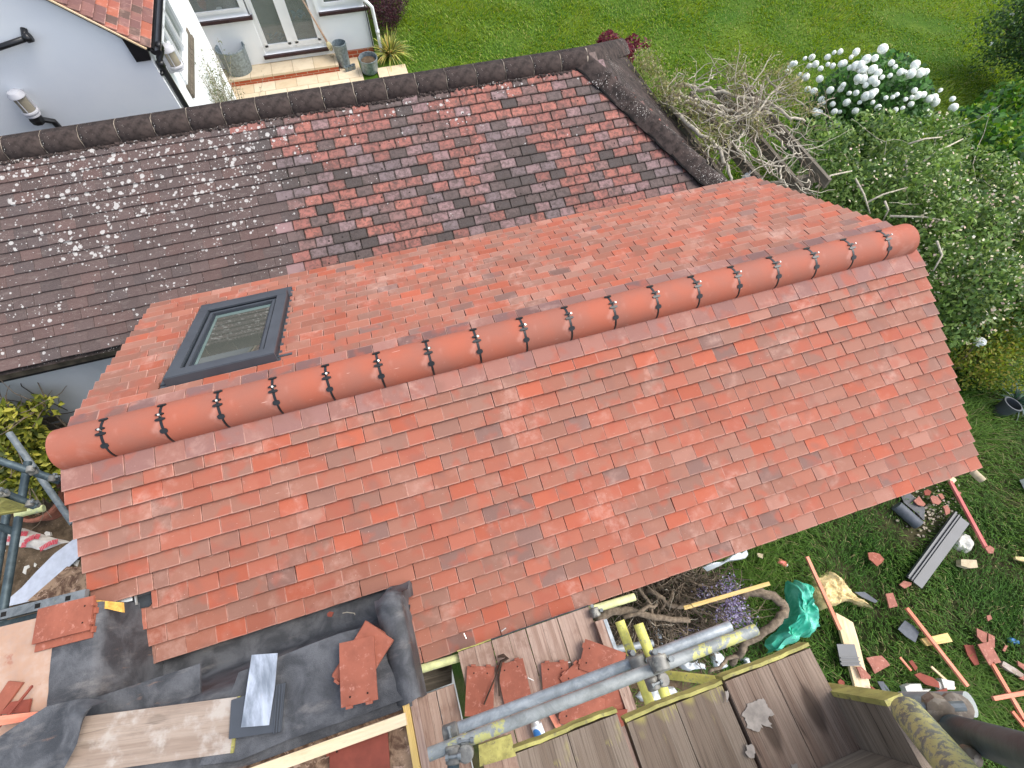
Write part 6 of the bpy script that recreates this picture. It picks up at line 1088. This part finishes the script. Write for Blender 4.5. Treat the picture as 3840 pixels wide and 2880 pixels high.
# ================================================================ HEAP OF PRUNED BRANCHES, RUBBISH AND DEBRIS ON THE RIGHT
def heap():
    t = thing('pruned_branch_heap', (4.118,-1.886,-3.3), 'heap of brown pruned branches with lilac blossom under the eaves', 'branches'); b = MB(); Z = -2.7
    for P, r in zip([[(4.44,-2.039,-2.5),(4.514,-2.032,-2.45),(4.63,-2.058,-2.4),(4.74,-2.139,-2.4),(4.785,-2.231,-2.4),(4.738,-2.294,-2.4),(4.613,-2.345,-2.4),(4.468,-2.375,-2.45),(4.31,-2.426,-2.5),(4.232,-2.491,-2.6),(4.163,-2.561,-2.7)],[(2.985,-1.792,-2.3),(3.152,-1.769,-2.3),(3.359,-1.854,-2.4),(3.627,-1.986,-2.5),(3.905,-2.088,-2.6)],[(3.217,-1.852,-2.3),(3.425,-1.841,-2.3),(3.569,-1.847,-2.3)],[(3.603,-1.713,-2.5),(3.699,-1.837,-2.5),(3.805,-1.936,-2.5),(3.986,-1.96,-2.6),(4.362,-2.036,-2.6)],[(3.491,-1.66,-2.4),(3.536,-1.793,-2.4),(3.561,-1.965,-2.5)],[(3.847,-1.788,-2.5),(3.76,-1.869,-2.5),(3.647,-1.913,-2.5)],[(4.225,-2.501,-2.6),(4.097,-2.511,-2.6),(3.99,-2.539,-2.6),(3.883,-2.541,-2.6)],[(4.039,-1.699,-2.6),(4.141,-1.815,-2.6),(4.367,-1.933,-2.7)]], (.048, .04, .02, .026, .018, .018, .02, .014)):
        P = [V(p) for p in P]; Q = []
        for k in range(len(P)-1):
            for q in range(3): Q.append(P[k].lerp(P[k+1], q/3)+V((random.gauss(0, .01), random.gauss(0, .01), random.gauss(0, .01))))
        Q.append(P[-1]); b.tube(Q, [r*(1-.35*k/len(Q)) for k in range(len(Q))], 8)
    b.build('thick_branches', 'bark', t, True); rr = random.Random(12); st = []
    lo = [[3.563,-1.693,-2.6],[3.673,-1.795,-2.6],[3.915,-1.793,-2.7],[4.109,-1.796,-2.7],[3.822,-1.955,-2.8],[3.572,-1.909,-2.7],[4.253,-1.918,-2.8],[3.347,-1.944,-2.8],[3.259,-2.024,-2.9],[3.964,-2.146,-3],[3.791,-2.162,-3],[4.385,-2.067,-2.9],[4.144,-1.739,-2.8],[3.799,-1.696,-2.6],[4.046,-2.226,-3.1]]
    for p in lo:
        for _ in range(9): st.append(V(p)+V((rr.gauss(0, .12), rr.gauss(0, .10), rr.gauss(0, .08))))
    twigs('twigs', t, st, 'bark', 4, .42, .007, 1, .6, .4, 31).location = (0, 0, 0); twigs('fine_twigs', t, st, 'twig_dark', 4, .3, .004, 1, .6, .4, 32).location = (0, 0, 0); twigs('pale_twigs', t, st[::3], 'twig_pale', 2, .3, .005, 1, .6, .4, 33).location = (0, 0, 0)
    A_ = np.array([tuple(p) for p in st]); leaf_cloud('dead_leaves', A_[rng.integers(0, len(A_), 1800)]+rng.normal(0, .12, (1800, 3))-np.array([0, 0, .1]), .035, [(0.16, 0.12, 0.07), (0.08, 0.06, 0.04), (0.24, 0.19, 0.12)], t)
    F = [[4.365,-1.902,-2.4],[4.373,-1.959,-2.4],[4.314,-1.937,-2.45],[4.308,-2.045,-2.4],[4.304,-2.108,-2.4],[4.318,-2.164,-2.4],[4.241,-2.125,-2.45],[4.203,-2.151,-2.5],[4.256,-2.182,-2.45],[4.375,-2.091,-2.4],[4.324,-2.24,-2.5],[4.188,-1.941,-2.6],[4.139,-1.912,-2.6],[4.483,-2.274,-2.6],[3.923,-2.217,-2.9]]
    P = np.array(F)[rng.integers(0, len(F), 1000)]+rng.normal(0, .045, (1000, 3)); leaf_cloud('lilac_blossom', P, .019, [(0.26, 0.21, 0.36), (0.36, 0.31, 0.46), (0.15, 0.11, 0.21), (0.50, 0.46, 0.60)], t, aspect=.9)
heap()
def crumple(name, pts, mat, label, cat, h=.08, z=0.0, seed=1, amp=.05, fold=9.0):
    """thin creased sheet: rings from its outline to its middle, lifted by ridged folds"""
    from mathutils import noise as mn
    P = [V(p) for p in pts]; P = [P[i].lerp(P[(i+1) % len(P)], q/2) for i in range(len(P)) for q in range(2)]; c = sum(P, V())/len(P); b = MB(); n = len(P); rings = []; R_ = 12
    for k in range(R_):
        f = k/R_; row = []
        for p in P:
            q = p.lerp(c, f); w = V((q.x*fold, q.y*fold, seed*3.7)); r1 = 1-abs(mn.noise(w))*2; r2 = 1-abs(mn.noise(w*2.3+V((5, 1, 2))))*2
            row.append(q+V((mn.noise(w*.7)*amp*.4*(k > 0), mn.noise(w*.7+V((9, 9, 9)))*amp*.4*(k > 0), (h*min(1, f*3.2)+amp*(r1*.9+r2*.5)*min(1, f*6+.25)) if k else -.01)))
        rings.append(b.pts(row))
    ce = b.pts([sum((V(b.v[i]) for i in rings[-1]), V())/n])[0]
    for k in range(len(rings)-1):
        for i in range(n): j = (i+1) % n; b.face([rings[k][i], rings[k][j], rings[k+1][j], rings[k+1][i]])
    for i in range(n): b.face([rings[-1][i], rings[-1][(i+1) % n], ce])
    o = b.build(name, mat); smooth_by_angle(o)
    for v in o.data.vertices: v.co -= c
    o.location = c; return tag(o, label, cat)
def dense(pts, k=3, j=.02, seed=1):
    rr = random.Random(seed); P = [V(p) for p in pts]; o = []
    for i in range(len(P)):
        a, c = P[i], P[(i+1) % len(P)]
        for q in range(k): o.append(a.lerp(c, q/k)+(V((rr.gauss(0, j), rr.gauss(0, j), 0)) if q else V()))
    return o
crumple('green_plastic_sheet', dense([(5.304,-2.107,-3.1),(5.285,-2.131,-3),(5.361,-2.103,-3),(5.42,-2.152,-3),(5.518,-2.205,-3.05),(5.409,-2.258,-3),(5.385,-2.331,-3),(5.379,-2.462,-3),(5.381,-2.604,-3.1),(5.274,-2.648,-3.1),(5.18,-2.644,-3.1),(5.098,-2.631,-3.1),(4.917,-2.653,-3.1),(4.72,-2.658,-3.1),(4.782,-2.545,-3.1),(5.001,-2.473,-3.1),(5.187,-2.332,-3.1)], 3, .015), 'green_sheet', 'crumpled bright green plastic sheet draped on the grass', 'plastic sheet', .12, seed=3, amp=.075, fold=5.0)
crumple('insulation_wool', dense([(5.702,-2.152,-3.3),(5.835,-2.163,-3.3),(5.965,-2.156,-3.3),(6.026,-2.222,-3.3),(6.052,-2.362,-3.3),(6.118,-2.54,-3.3),(6.215,-2.682,-3.3),(6.076,-2.597,-3.3),(5.988,-2.525,-3.3),(5.85,-2.499,-3.3),(5.694,-2.5,-3.3),(5.568,-2.509,-3.3),(5.567,-2.383,-3.3),(5.623,-2.258,-3.3)], 3, .012), 'wool', 'torn yellow mineral wool slab on the grass beside the green sheet', 'insulation', .12, seed=5, amp=.03, fold=14)
crumple('clear_plastic_sheet', dense([(3.69,-1.678,-1.2),(3.796,-1.684,-1.2),(3.897,-1.678,-1.2),(4.033,-1.657,-1.25),(4.131,-1.663,-1.3),(4.123,-1.7,-1.3),(4.049,-1.716,-1.3),(3.934,-1.697,-1.3),(3.828,-1.708,-1.3),(3.75,-1.715,-1.3)], 2, .01), 'clear_plastic_white', 'crinkled clear plastic sheet hanging below the eaves', 'plastic sheet', .02, seed=6, amp=.012)
for pts, lab, sd in (([(3.79,-2.48,-3.3),(3.923,-2.486,-3.3),(4.038,-2.495,-3.3),(4.117,-2.575,-3.3),(4.106,-2.627,-3.3),(3.968,-2.597,-3.3),(3.84,-2.55,-3.3)], 'white rubble bag under the bare end of the long pair', 1), ([(4.211,-2.478,-3.3),(4.3,-2.491,-3.3),(4.321,-2.611,-3.3),(4.303,-2.674,-3.3),(4.186,-2.638,-3.3)], 'white rubble bag beside the twisted branch', 2), ([(3.261,-2.618,-3.3),(3.452,-2.558,-3.3),(3.582,-2.598,-3.3),(3.7,-2.662,-3.3),(3.678,-2.774,-3.3),(3.449,-2.741,-3.3),(3.298,-2.681,-3.3)], 'white plastic below the short yellow transoms', 3), ([(4.498,-2.638,-3.3),(4.564,-2.644,-3.3),(4.552,-2.71,-3.3),(4.479,-2.701,-3.3)], 'small white plastic scrap at the edge of the upper boards', 4), ([(3.712,-2.033,-3.3),(3.758,-2.047,-3.3),(3.756,-2.179,-3.3),(3.767,-2.283,-3.3),(3.716,-2.281,-3.3),(3.713,-2.18,-3.3)], 'narrow white plastic strip among the pruned branches', 5), ([(3.751,-1.757,-3.3),(3.927,-1.686,-3.3),(4.02,-1.698,-3.3),(3.957,-1.774,-3.3),(3.829,-1.781,-3.3)], 'grey plastic scrap under the eaves above the branches', 6)): crumple('plastic_scrap', dense(pts, 2, .02, sd), 'clear_plastic_white', lab, 'plastic', .08, seed=sd, amp=.035)
def stick(p0, p1, w_, h, mat, label, name='roof_batten', z=.06, group=None, cat='batten'):
    a, c = V(p0)+V((0, 0, z)), V(p1)+V((0, 0, z)); d = (c-a); L = d.length; d.normalize(); s = d.cross(V((0, 0, 1))).normalized(); u = s.cross(d); b = MB(); b.obox(a-s*w_/2, d, s, u, L, w_, h); o = b.build(name, mat); m = (a+c)/2
    for v in o.data.vertices: v.co -= m
    o.location = m+V((0, 0, .04)); return tag(o, label, cat, group)
BG = 'red battens on the grass'
stick((8.022,-1.695,-3.3), (7.864,-2.491,-3.3), .04, .03, 'batten_pink', 'dusky red batten under the right corner of the eaves', group=BG)
stick((5.691,-1.939,-3.3), (5.609,-2.699,-3.3), .036, .03, 'batten_red', 'orange red batten lying across the yellow wool', z=.14, group=BG)
stick((6.481,-2.745,-3.3), (6.604,-3.556,-3.3), .036, .03, 'batten_red', 'long orange red batten crossing the small pine offcut', z=.10, group=BG)
stick((7.046,-3.4,-3.3), (6.994,-3.984,-3.3), .036, .03, 'batten_red', 'orange red batten running down from the tile stack', group=BG)
stick((6.783,-3.727,-3.3), (7.552,-3.852,-3.3), .038, .03, 'batten_red', 'orange red batten crossing another at the right edge', z=.10, group=BG)
stick((6.926,-3.89,-3.3), (6.947,-4.034,-3.3), .03, .025, 'batten_red', 'short orange red batten piece by the bottom right tube', group=BG)
stick((7.562,-3.48,-3.3), (7.651,-3.496,-3.3), .04, .025, 'batten_red', 'orange red batten stub at the right edge near the blue wrapper', group=BG)
stick((3.784,-1.952,-2.3), (4.668,-2.002,-2.3), .035, .02, 'pine_yellow', 'yellow pine batten with nail marks across the pruned branches', z=0)
stick((6.391,-3.308,-3.3), (6.497,-3.549,-3.3), .022, .02, 'pine', 'pale stick on the grass beside the white rubble', 'stick', cat='stick')
stick((6.13,-3.137,-3.3), (6.163,-3.276,-3.3), .022, .012, 'batten_red', 'small pinkish splinter next to a tile shard', 'stick', cat='stick')
stick((7.931,-3.358,-3.3), (7.661,-3.352,-3.3), .012, .012, 'twig_pale', 'thin pale twig at the right edge on the grass', 'twig', cat='twig'); stick((8.463,-2.493,-3.3), (8.522,-2.638,-3.3), .012, .012, 'twig_pale', 'thin pale twig on the grass above the yellow fibre strip', 'twig', cat='twig'); stick((7.819,-3.153,-3.3), (7.647,-3.33,-3.3), .008, .008, 'twig_pale', 'upright looking thin stem on the grass at the right', 'twig', cat='twig')
slab('pine_plank', [(5.716,-2.553,-3.3),(5.781,-2.622,-3.3),(5.842,-2.696,-3.3),(5.792,-2.86,-3.3),(5.712,-3.074,-3.3),(5.632,-3.322,-3.3),(5.475,-3.273,-3.3),(5.571,-2.985,-3.3),(5.643,-2.767,-3.3)], .04, 'pine', 'pale pine plank with a pointed end lying on the grass', 'plank', z=.03)
slab('pine_offcut', [(6.466,-3.058,-3.3),(6.785,-3.096,-3.3),(6.781,-3.183,-3.3),(6.48,-3.134,-3.3)], .03, 'pine_yellow', 'small pine offcut under the long red batten', 'timber', z=.04)
slab('pine_block', [(8.029,-1.674,-3.3),(8.107,-1.65,-3.3),(8.114,-1.708,-3.3),(8.048,-1.729,-3.3)], .04, 'pine', 'small pale pine block under the right corner of the eaves', 'timber', z=.03)
def ribbed(P, ridges, label, z=.11):
    P = [V(p)+V((0, 0, z)) for p in P]; c = sum(P, V())/4; t = thing('ribbed_flashing', c, label, 'flashing', 'ribbed dark flashings on the grass'); b = MB(); b.prism(P, .012); b.build('sheet', 'anthracite', t)
    for f, w_, h in ridges:
        a0, a1 = P[0].lerp(P[1], f), P[3].lerp(P[2], f); g0, g1 = P[0].lerp(P[1], f+w_), P[3].lerp(P[2], f+w_); b = MB(); b.prism([a0+V((0, 0, .0125)), g0+V((0, 0, .0125)), g1+V((0, 0, .0125)), a1+V((0, 0, .0125))], h); b.build('rib', 'anthracite', t)
ribbed([(7.787,-2.025,-3.3),(7.872,-2.199,-3.3),(6.813,-2.634,-3.3),(6.728,-2.471,-3.3)], ((0.0, .10, .03), (.24, .07, .022), (.40, .05, .016)), 'long dark ribbed flashing lying on the grass under the eaves')
ribbed([(5.437,-3,-3.3),(5.514,-2.814,-3.3),(5.698,-2.871,-3.3),(5.634,-3.061,-3.3)], ((.0, .06, .02), (.16, .06, .02), (.34, .05, .02)), 'short dark ribbed flashing lying across the pine plank', z=.15)
slab('slate_piece', [(6.42,-2.854,-3.3),(6.481,-2.932,-3.3),(6.491,-3.001,-3.3),(6.387,-3.07,-3.3),(6.327,-2.991,-3.3),(6.289,-2.903,-3.3)], .01, 'slate_grey', 'dark blue grey slate piece beside the long red batten', 'slate', z=.05)
slab('slate_piece', [(6.068,-2.439,-3.3),(6.183,-2.474,-3.3),(6.267,-2.6,-3.3),(6.226,-2.608,-3.3),(6.12,-2.512,-3.3)], .01, 'slate_grey', 'faint grey slate sliver sunk in the grass right of the wool', 'slate', z=.03)
slab('slate_piece', [(5.767,-3.257,-3.3),(5.826,-3.275,-3.3),(5.847,-3.4,-3.3),(5.765,-3.374,-3.3)], .01, 'slate_grey', 'grey slate sliver above the yellow board end', 'slate', z=.03)
slab('felt_scrap', [(7.355,-1.64,-3.3),(7.478,-1.66,-3.3),(7.536,-1.882,-3.3),(7.42,-2.012,-3.3),(7.403,-1.925,-3.3),(7.327,-1.751,-3.3)], .01, 'felt', 'dark felt scrap under the grey pipe offcut', 'felt')
c0, c1 = V((7.186,-1.753,-3.22)), V((7.292,-2.03,-3.22)); b = MB(); b.tube([c0, c1], .068, 20, hollow=.9); tag(smooth_by_angle(b.build('grey_pipe', 'slate_grey')), 'thick grey pipe offcut lying under the eaves', 'pipe')
c0, c1 = V((6.357,-1.67,-1.3)), V((6.38,-1.761,-1.3)); b = MB(); b.tube([c0, c1], .03, 14); tag(smooth_by_angle(b.build('cream_spout', 'sand_brick')), 'cream pipe end poking out at the right corner of the eaves', 'pipe')
TG = 'broken tile pieces on the grass'
for pts, lab, m, z in (
    ([[1258,590],[1300,555],[1325,590],[1350,615],[1335,632],[1290,622]], 'pointed tile piece nearest the grey pipe', 'broken_tile', .03), ([[1375,565],[1390,553],[1430,560],[1463,600],[1440,622],[1395,612]], 'five sided tile piece in the middle of the group under the eaves', 'broken_tile', .05),
    ([[1440,540],[1470,535],[1490,570],[1470,583]], 'small tile chip beside the dusky red batten', 'broken_tile', .04), ([[1338,515],[1365,500],[1395,520],[1380,548],[1345,545]], 'small dark tile chip right against the eaves', 'brown_tile', .03),
    ([[1570,505],[1625,525],[1610,570],[1580,540]], 'tile chip right of the dusky red batten', 'broken_tile', .03), ([[1465,635],[1500,628],[1522,665],[1520,690],[1490,705],[1480,660]], 'upright tile piece touching the top of the long flashing', 'broken_tile', .04),
    ([[895,990],[940,988],[985,1000],[1020,1040],[1000,1070],[965,1095],[930,1060],[905,1040]], 'rounded tile piece alone on the grass left of the long flashing', 'loose_tile', .03), ([[1140,1235],[1175,1205],[1235,1220],[1228,1240],[1180,1265]], 'terracotta piece at the lower end of the long flashing', 'broken_tile', .03),
    ([[1030,1305],[1085,1297],[1122,1400],[1058,1415]], 'oblong tile piece between the wool and the long red batten', 'broken_tile', .03), ([[1765,960],[1800,940],[1835,965],[1825,1000],[1790,1000]], 'tile lump at the lower end of the dusky red batten', 'broken_tile', .07)):
    slab('tile_piece', [GP for GP in pts], .014, m, lab, 'tile', TG, z=z) if False else None
TP4 = [[(7.43,-1.765,-3.3),(7.535,-1.738,-3.3),(7.536,-1.798,-3.3),(7.548,-1.844,-3.3),(7.505,-1.859,-3.3),(7.445,-1.824,-3.3)],[(7.643,-1.788,-3.3),(7.68,-1.778,-3.3),(7.736,-1.807,-3.3),(7.743,-1.878,-3.3),(7.682,-1.896,-3.3),(7.622,-1.861,-3.3)],[(7.775,-1.785,-3.3),(7.828,-1.793,-3.3),(7.82,-1.85,-3.3),(7.773,-1.858,-3.3)],[(7.64,-1.701,-3.3),(7.7,-1.693,-3.3),(7.725,-1.735,-3.3),(7.67,-1.767,-3.3),(7.617,-1.746,-3.3)],[(8.023,-1.8,-3.3),(8.088,-1.854,-3.3),(8.011,-1.908,-3.3),(7.998,-1.853,-3.3)],[(7.707,-1.926,-3.3),(7.77,-1.933,-3.3),(7.763,-1.993,-3.3),(7.732,-2.025,-3.3),(7.668,-2.031,-3.3),(7.703,-1.966,-3.3)],[(6.471,-2.118,-3.3),(6.54,-2.136,-3.3),(6.596,-2.172,-3.3),(6.611,-2.237,-3.3),(6.554,-2.265,-3.3),(6.479,-2.28,-3.3),(6.459,-2.221,-3.3),(6.44,-2.185,-3.3)],[(6.609,-2.526,-3.3),(6.687,-2.507,-3.3),(6.761,-2.551,-3.3),(6.732,-2.572,-3.3),(6.64,-2.579,-3.3)],[(6.387,-2.559,-3.3),(6.473,-2.574,-3.3),(6.436,-2.708,-3.3),(6.331,-2.697,-3.3)],[(7.813,-2.483,-3.3),(7.888,-2.475,-3.3),(7.913,-2.522,-3.3),(7.86,-2.56,-3.3),(7.807,-2.544,-3.3)]]
L4 = (('pointed tile piece nearest the grey pipe', 'broken_tile', .03), ('five sided tile piece in the middle of the group under the eaves', 'broken_tile', .05), ('small tile chip beside the dusky red batten', 'broken_tile', .04), ('small dark tile chip right against the eaves', 'brown_tile', .03), ('tile chip right of the dusky red batten', 'broken_tile', .03), ('upright tile piece touching the top of the long flashing', 'broken_tile', .06), ('rounded tile piece alone on the grass left of the long flashing', 'loose_tile', .05), ('terracotta piece at the lower end of the long flashing', 'broken_tile', .04), ('oblong tile piece between the wool and the long red batten', 'broken_tile', .05), ('tile lump at the lower end of the dusky red batten', 'broken_tile', .10))
for P, (lab, m, z) in zip(TP4, L4): slab('tile_piece', P, .014, m, lab, 'tile', TG, z=z)
TP5 = [[(5.775,-3.032,-3.3),(5.867,-3.044,-3.3),(5.948,-3.063,-3.3),(5.971,-3.121,-3.3),(5.979,-3.166,-3.3),(5.872,-3.174,-3.3),(5.771,-3.183,-3.3),(5.777,-3.106,-3.3)],[(5.591,-3.059,-3.3),(5.642,-3.069,-3.3),(5.682,-3.175,-3.3),(5.665,-3.198,-3.3),(5.574,-3.164,-3.3),(5.586,-3.107,-3.3)],[(5.361,-3.13,-3.3),(5.399,-3.118,-3.3),(5.426,-3.15,-3.3),(5.391,-3.209,-3.3),(5.345,-3.195,-3.3)],[(6.196,-3.197,-3.3),(6.24,-3.197,-3.3),(6.249,-3.275,-3.3),(6.203,-3.292,-3.3)],[(7.346,-3.092,-3.3),(7.393,-3.095,-3.3),(7.384,-3.134,-3.3),(7.318,-3.142,-3.3)],[(7.262,-3.421,-3.3),(7.33,-3.39,-3.3),(7.354,-3.403,-3.3),(7.276,-3.439,-3.3)],[(7.137,-3.157,-3.3),(7.214,-3.231,-3.3),(7.127,-3.31,-3.3),(7.098,-3.289,-3.3),(7.084,-3.226,-3.3)],[(7.218,-3.235,-3.3),(7.26,-3.281,-3.3),(7.178,-3.372,-3.3),(7.126,-3.332,-3.3)],[(6.974,-3.271,-3.3),(7.08,-3.283,-3.3),(7.079,-3.364,-3.3),(7.051,-3.446,-3.3),(6.953,-3.47,-3.3),(6.961,-3.373,-3.3)],[(7.08,-3.283,-3.3),(7.127,-3.292,-3.3),(7.101,-3.485,-3.3),(7.025,-3.475,-3.3)],[(6.885,-3.248,-3.3),(6.98,-3.281,-3.3),(6.911,-3.448,-3.3),(6.855,-3.442,-3.3),(6.852,-3.339,-3.3)],[(7.327,-3.544,-3.3),(7.427,-3.653,-3.3),(7.32,-3.763,-3.3),(7.218,-3.677,-3.3),(7.352,-3.674,-3.3),(7.301,-3.581,-3.3)],[(7.021,-3.956,-3.3),(7.183,-3.976,-3.3),(7.068,-4.094,-3.3),(6.95,-4.047,-3.3)],[(6.124,-3.297,-3.3),(6.188,-3.3,-3.3),(6.291,-3.376,-3.3),(6.322,-3.43,-3.3),(6.298,-3.477,-3.3),(6.178,-3.407,-3.3),(6.142,-3.341,-3.3)],[(6.079,-3.494,-3.3),(6.134,-3.479,-3.3),(6.369,-3.499,-3.3),(6.346,-3.535,-3.3),(6.258,-3.56,-3.3),(6.156,-3.56,-3.3)],[(5.63,-3.246,-3.3),(5.671,-3.308,-3.3),(5.655,-3.329,-3.3),(5.609,-3.304,-3.3)]]
L5 = (('large broken tile lying on the grass right of the pine plank', 'broken_tile', .05), ('angular tile piece resting on the pine plank', 'broken_tile', .10), ('small tile piece half hidden left of the pine plank', 'brown_tile', .03), ('tile shard beside the pinkish splinter', 'brown_tile', .05), ('lone triangular tile chip above the tile stack', 'broken_tile', .04), ('narrow tile chip right of the tile stack', 'broken_tile', .04), ('upper left tile of the broken stack near the right edge', 'broken_tile', .05), ('upper right tile of the broken stack near the right edge', 'broken_tile', .06), ('front tile of the broken stack, lit orange', 'broken_tile', .12), ('second front tile of the stack, beside a dark slot', 'broken_tile', .11), ('dark red tile standing left of the broken stack', 'brown_tile', .05), ('wedge shaped tile near the right edge by the weathered offcut', 'broken_tile', .06), ('dark red tile cut by the right edge near the bottom tube', 'brown_tile', .05), ('dark tile piece across the top of the white rubble', 'brown_tile', .12), ('dark tile piece at the foot of the white rubble', 'brown_tile', .12), ('brown tile sliver lying on the lower pine plank', 'brown_tile', .10))
for P, (lab, m, z) in zip(TP5, L5): slab('tile_piece', P, .014, m, lab, 'tile', TG, z=z)
for pts, lab, m, h in (([(5.97,-3.363,-3.3),(6.036,-3.362,-3.3),(6.146,-3.391,-3.3),(6.131,-3.446,-3.3),(6.22,-3.463,-3.3),(6.109,-3.492,-3.3),(6.005,-3.476,-3.3),(5.959,-3.424,-3.3)], 'chunk of white plaster with a brown side in the rubble', 'rubble_white', .08), ([(6.39,-3.418,-3.3),(6.503,-3.481,-3.3),(6.458,-3.543,-3.3),(6.358,-3.511,-3.3)], 'white plaster block at the right of the rubble', 'rubble_white', .08), ([(6.329,-3.421,-3.3),(6.369,-3.445,-3.3),(6.368,-3.552,-3.3),(6.314,-3.546,-3.3)], 'white plaster slab in the middle of the rubble', 'rubble_white', .06),
    ([(8.942,-1.944,-3.3),(9.146,-1.956,-3.3),(9.094,-2.117,-3.3),(8.903,-2.076,-3.3)], 'bright white block on the grass at the right edge', 'white_paint', .10), ([(7.455,-2.504,-3.3),(7.626,-2.564,-3.3),(7.58,-2.638,-3.3),(7.479,-2.613,-3.3),(7.408,-2.558,-3.3)], 'sandy coloured brick lying on the grass', 'sand_brick', .07), ([(8.14,-2.677,-3.3),(8.221,-2.705,-3.3),(8.347,-2.817,-3.3),(8.308,-2.858,-3.3),(8.208,-2.759,-3.3),(8.125,-2.703,-3.3)], 'yellow fibre strip on the grass at the right edge', 'wool', .03), ([(7.132,-3.528,-3.3),(7.18,-3.5,-3.3),(7.264,-3.603,-3.3),(7.302,-3.67,-3.3),(7.251,-3.682,-3.3),(7.176,-3.597,-3.3)], 'weathered timber offcut beside the wedge shaped tile', 'board_dirty', .04), ([(5.211,-1.731,-3.3),(5.277,-1.767,-3.3),(5.243,-1.809,-3.3),(5.203,-1.774,-3.3)], 'yellowish scrap in the grass under the eaves', 'sand_brick', .02)):
    slab('debris_piece', pts, h, m, lab, 'debris', z=.03)
crumple('foil_lump', dense([(7.567,-2.322,-3.3),(7.706,-2.262,-3.3),(7.811,-2.254,-3.3),(7.845,-2.304,-3.3),(7.837,-2.413,-3.3),(7.819,-2.454,-3.3),(7.68,-2.492,-3.3),(7.612,-2.437,-3.3),(7.574,-2.371,-3.3)], 2, .008), 'rubble_white', 'pale crumpled lump between the long flashing and the dusky red batten', 'rubble', .07, seed=9, amp=.02)
crumple('blue_wrapper', dense([(7.481,-3.359,-3.3),(7.551,-3.383,-3.3),(7.593,-3.431,-3.3),(7.565,-3.455,-3.3),(7.491,-3.429,-3.3),(7.455,-3.4,-3.3)], 2, .004), 'blue_print', 'blue and white wrapper on the grass at the right', 'wrapper', .03, seed=4, amp=.01)
p0, p1 = V((5.425,-1.88,-3.25)), V((5.503,-1.963,-3.25)); t = thing('drinks_can', p0, 'red and silver drinks can lying in the grass under the eaves', 'can'); b = MB(); b.tube([p0, p0.lerp(p1, .08), p0.lerp(p1, .85)], [.028, .033, .033], 18); b.build('body', 'red_can', t, True); b = MB(); b.tube([p0.lerp(p1, .85), p1], [.033, .026], 18); b.build('lid', 'steel', t, True)
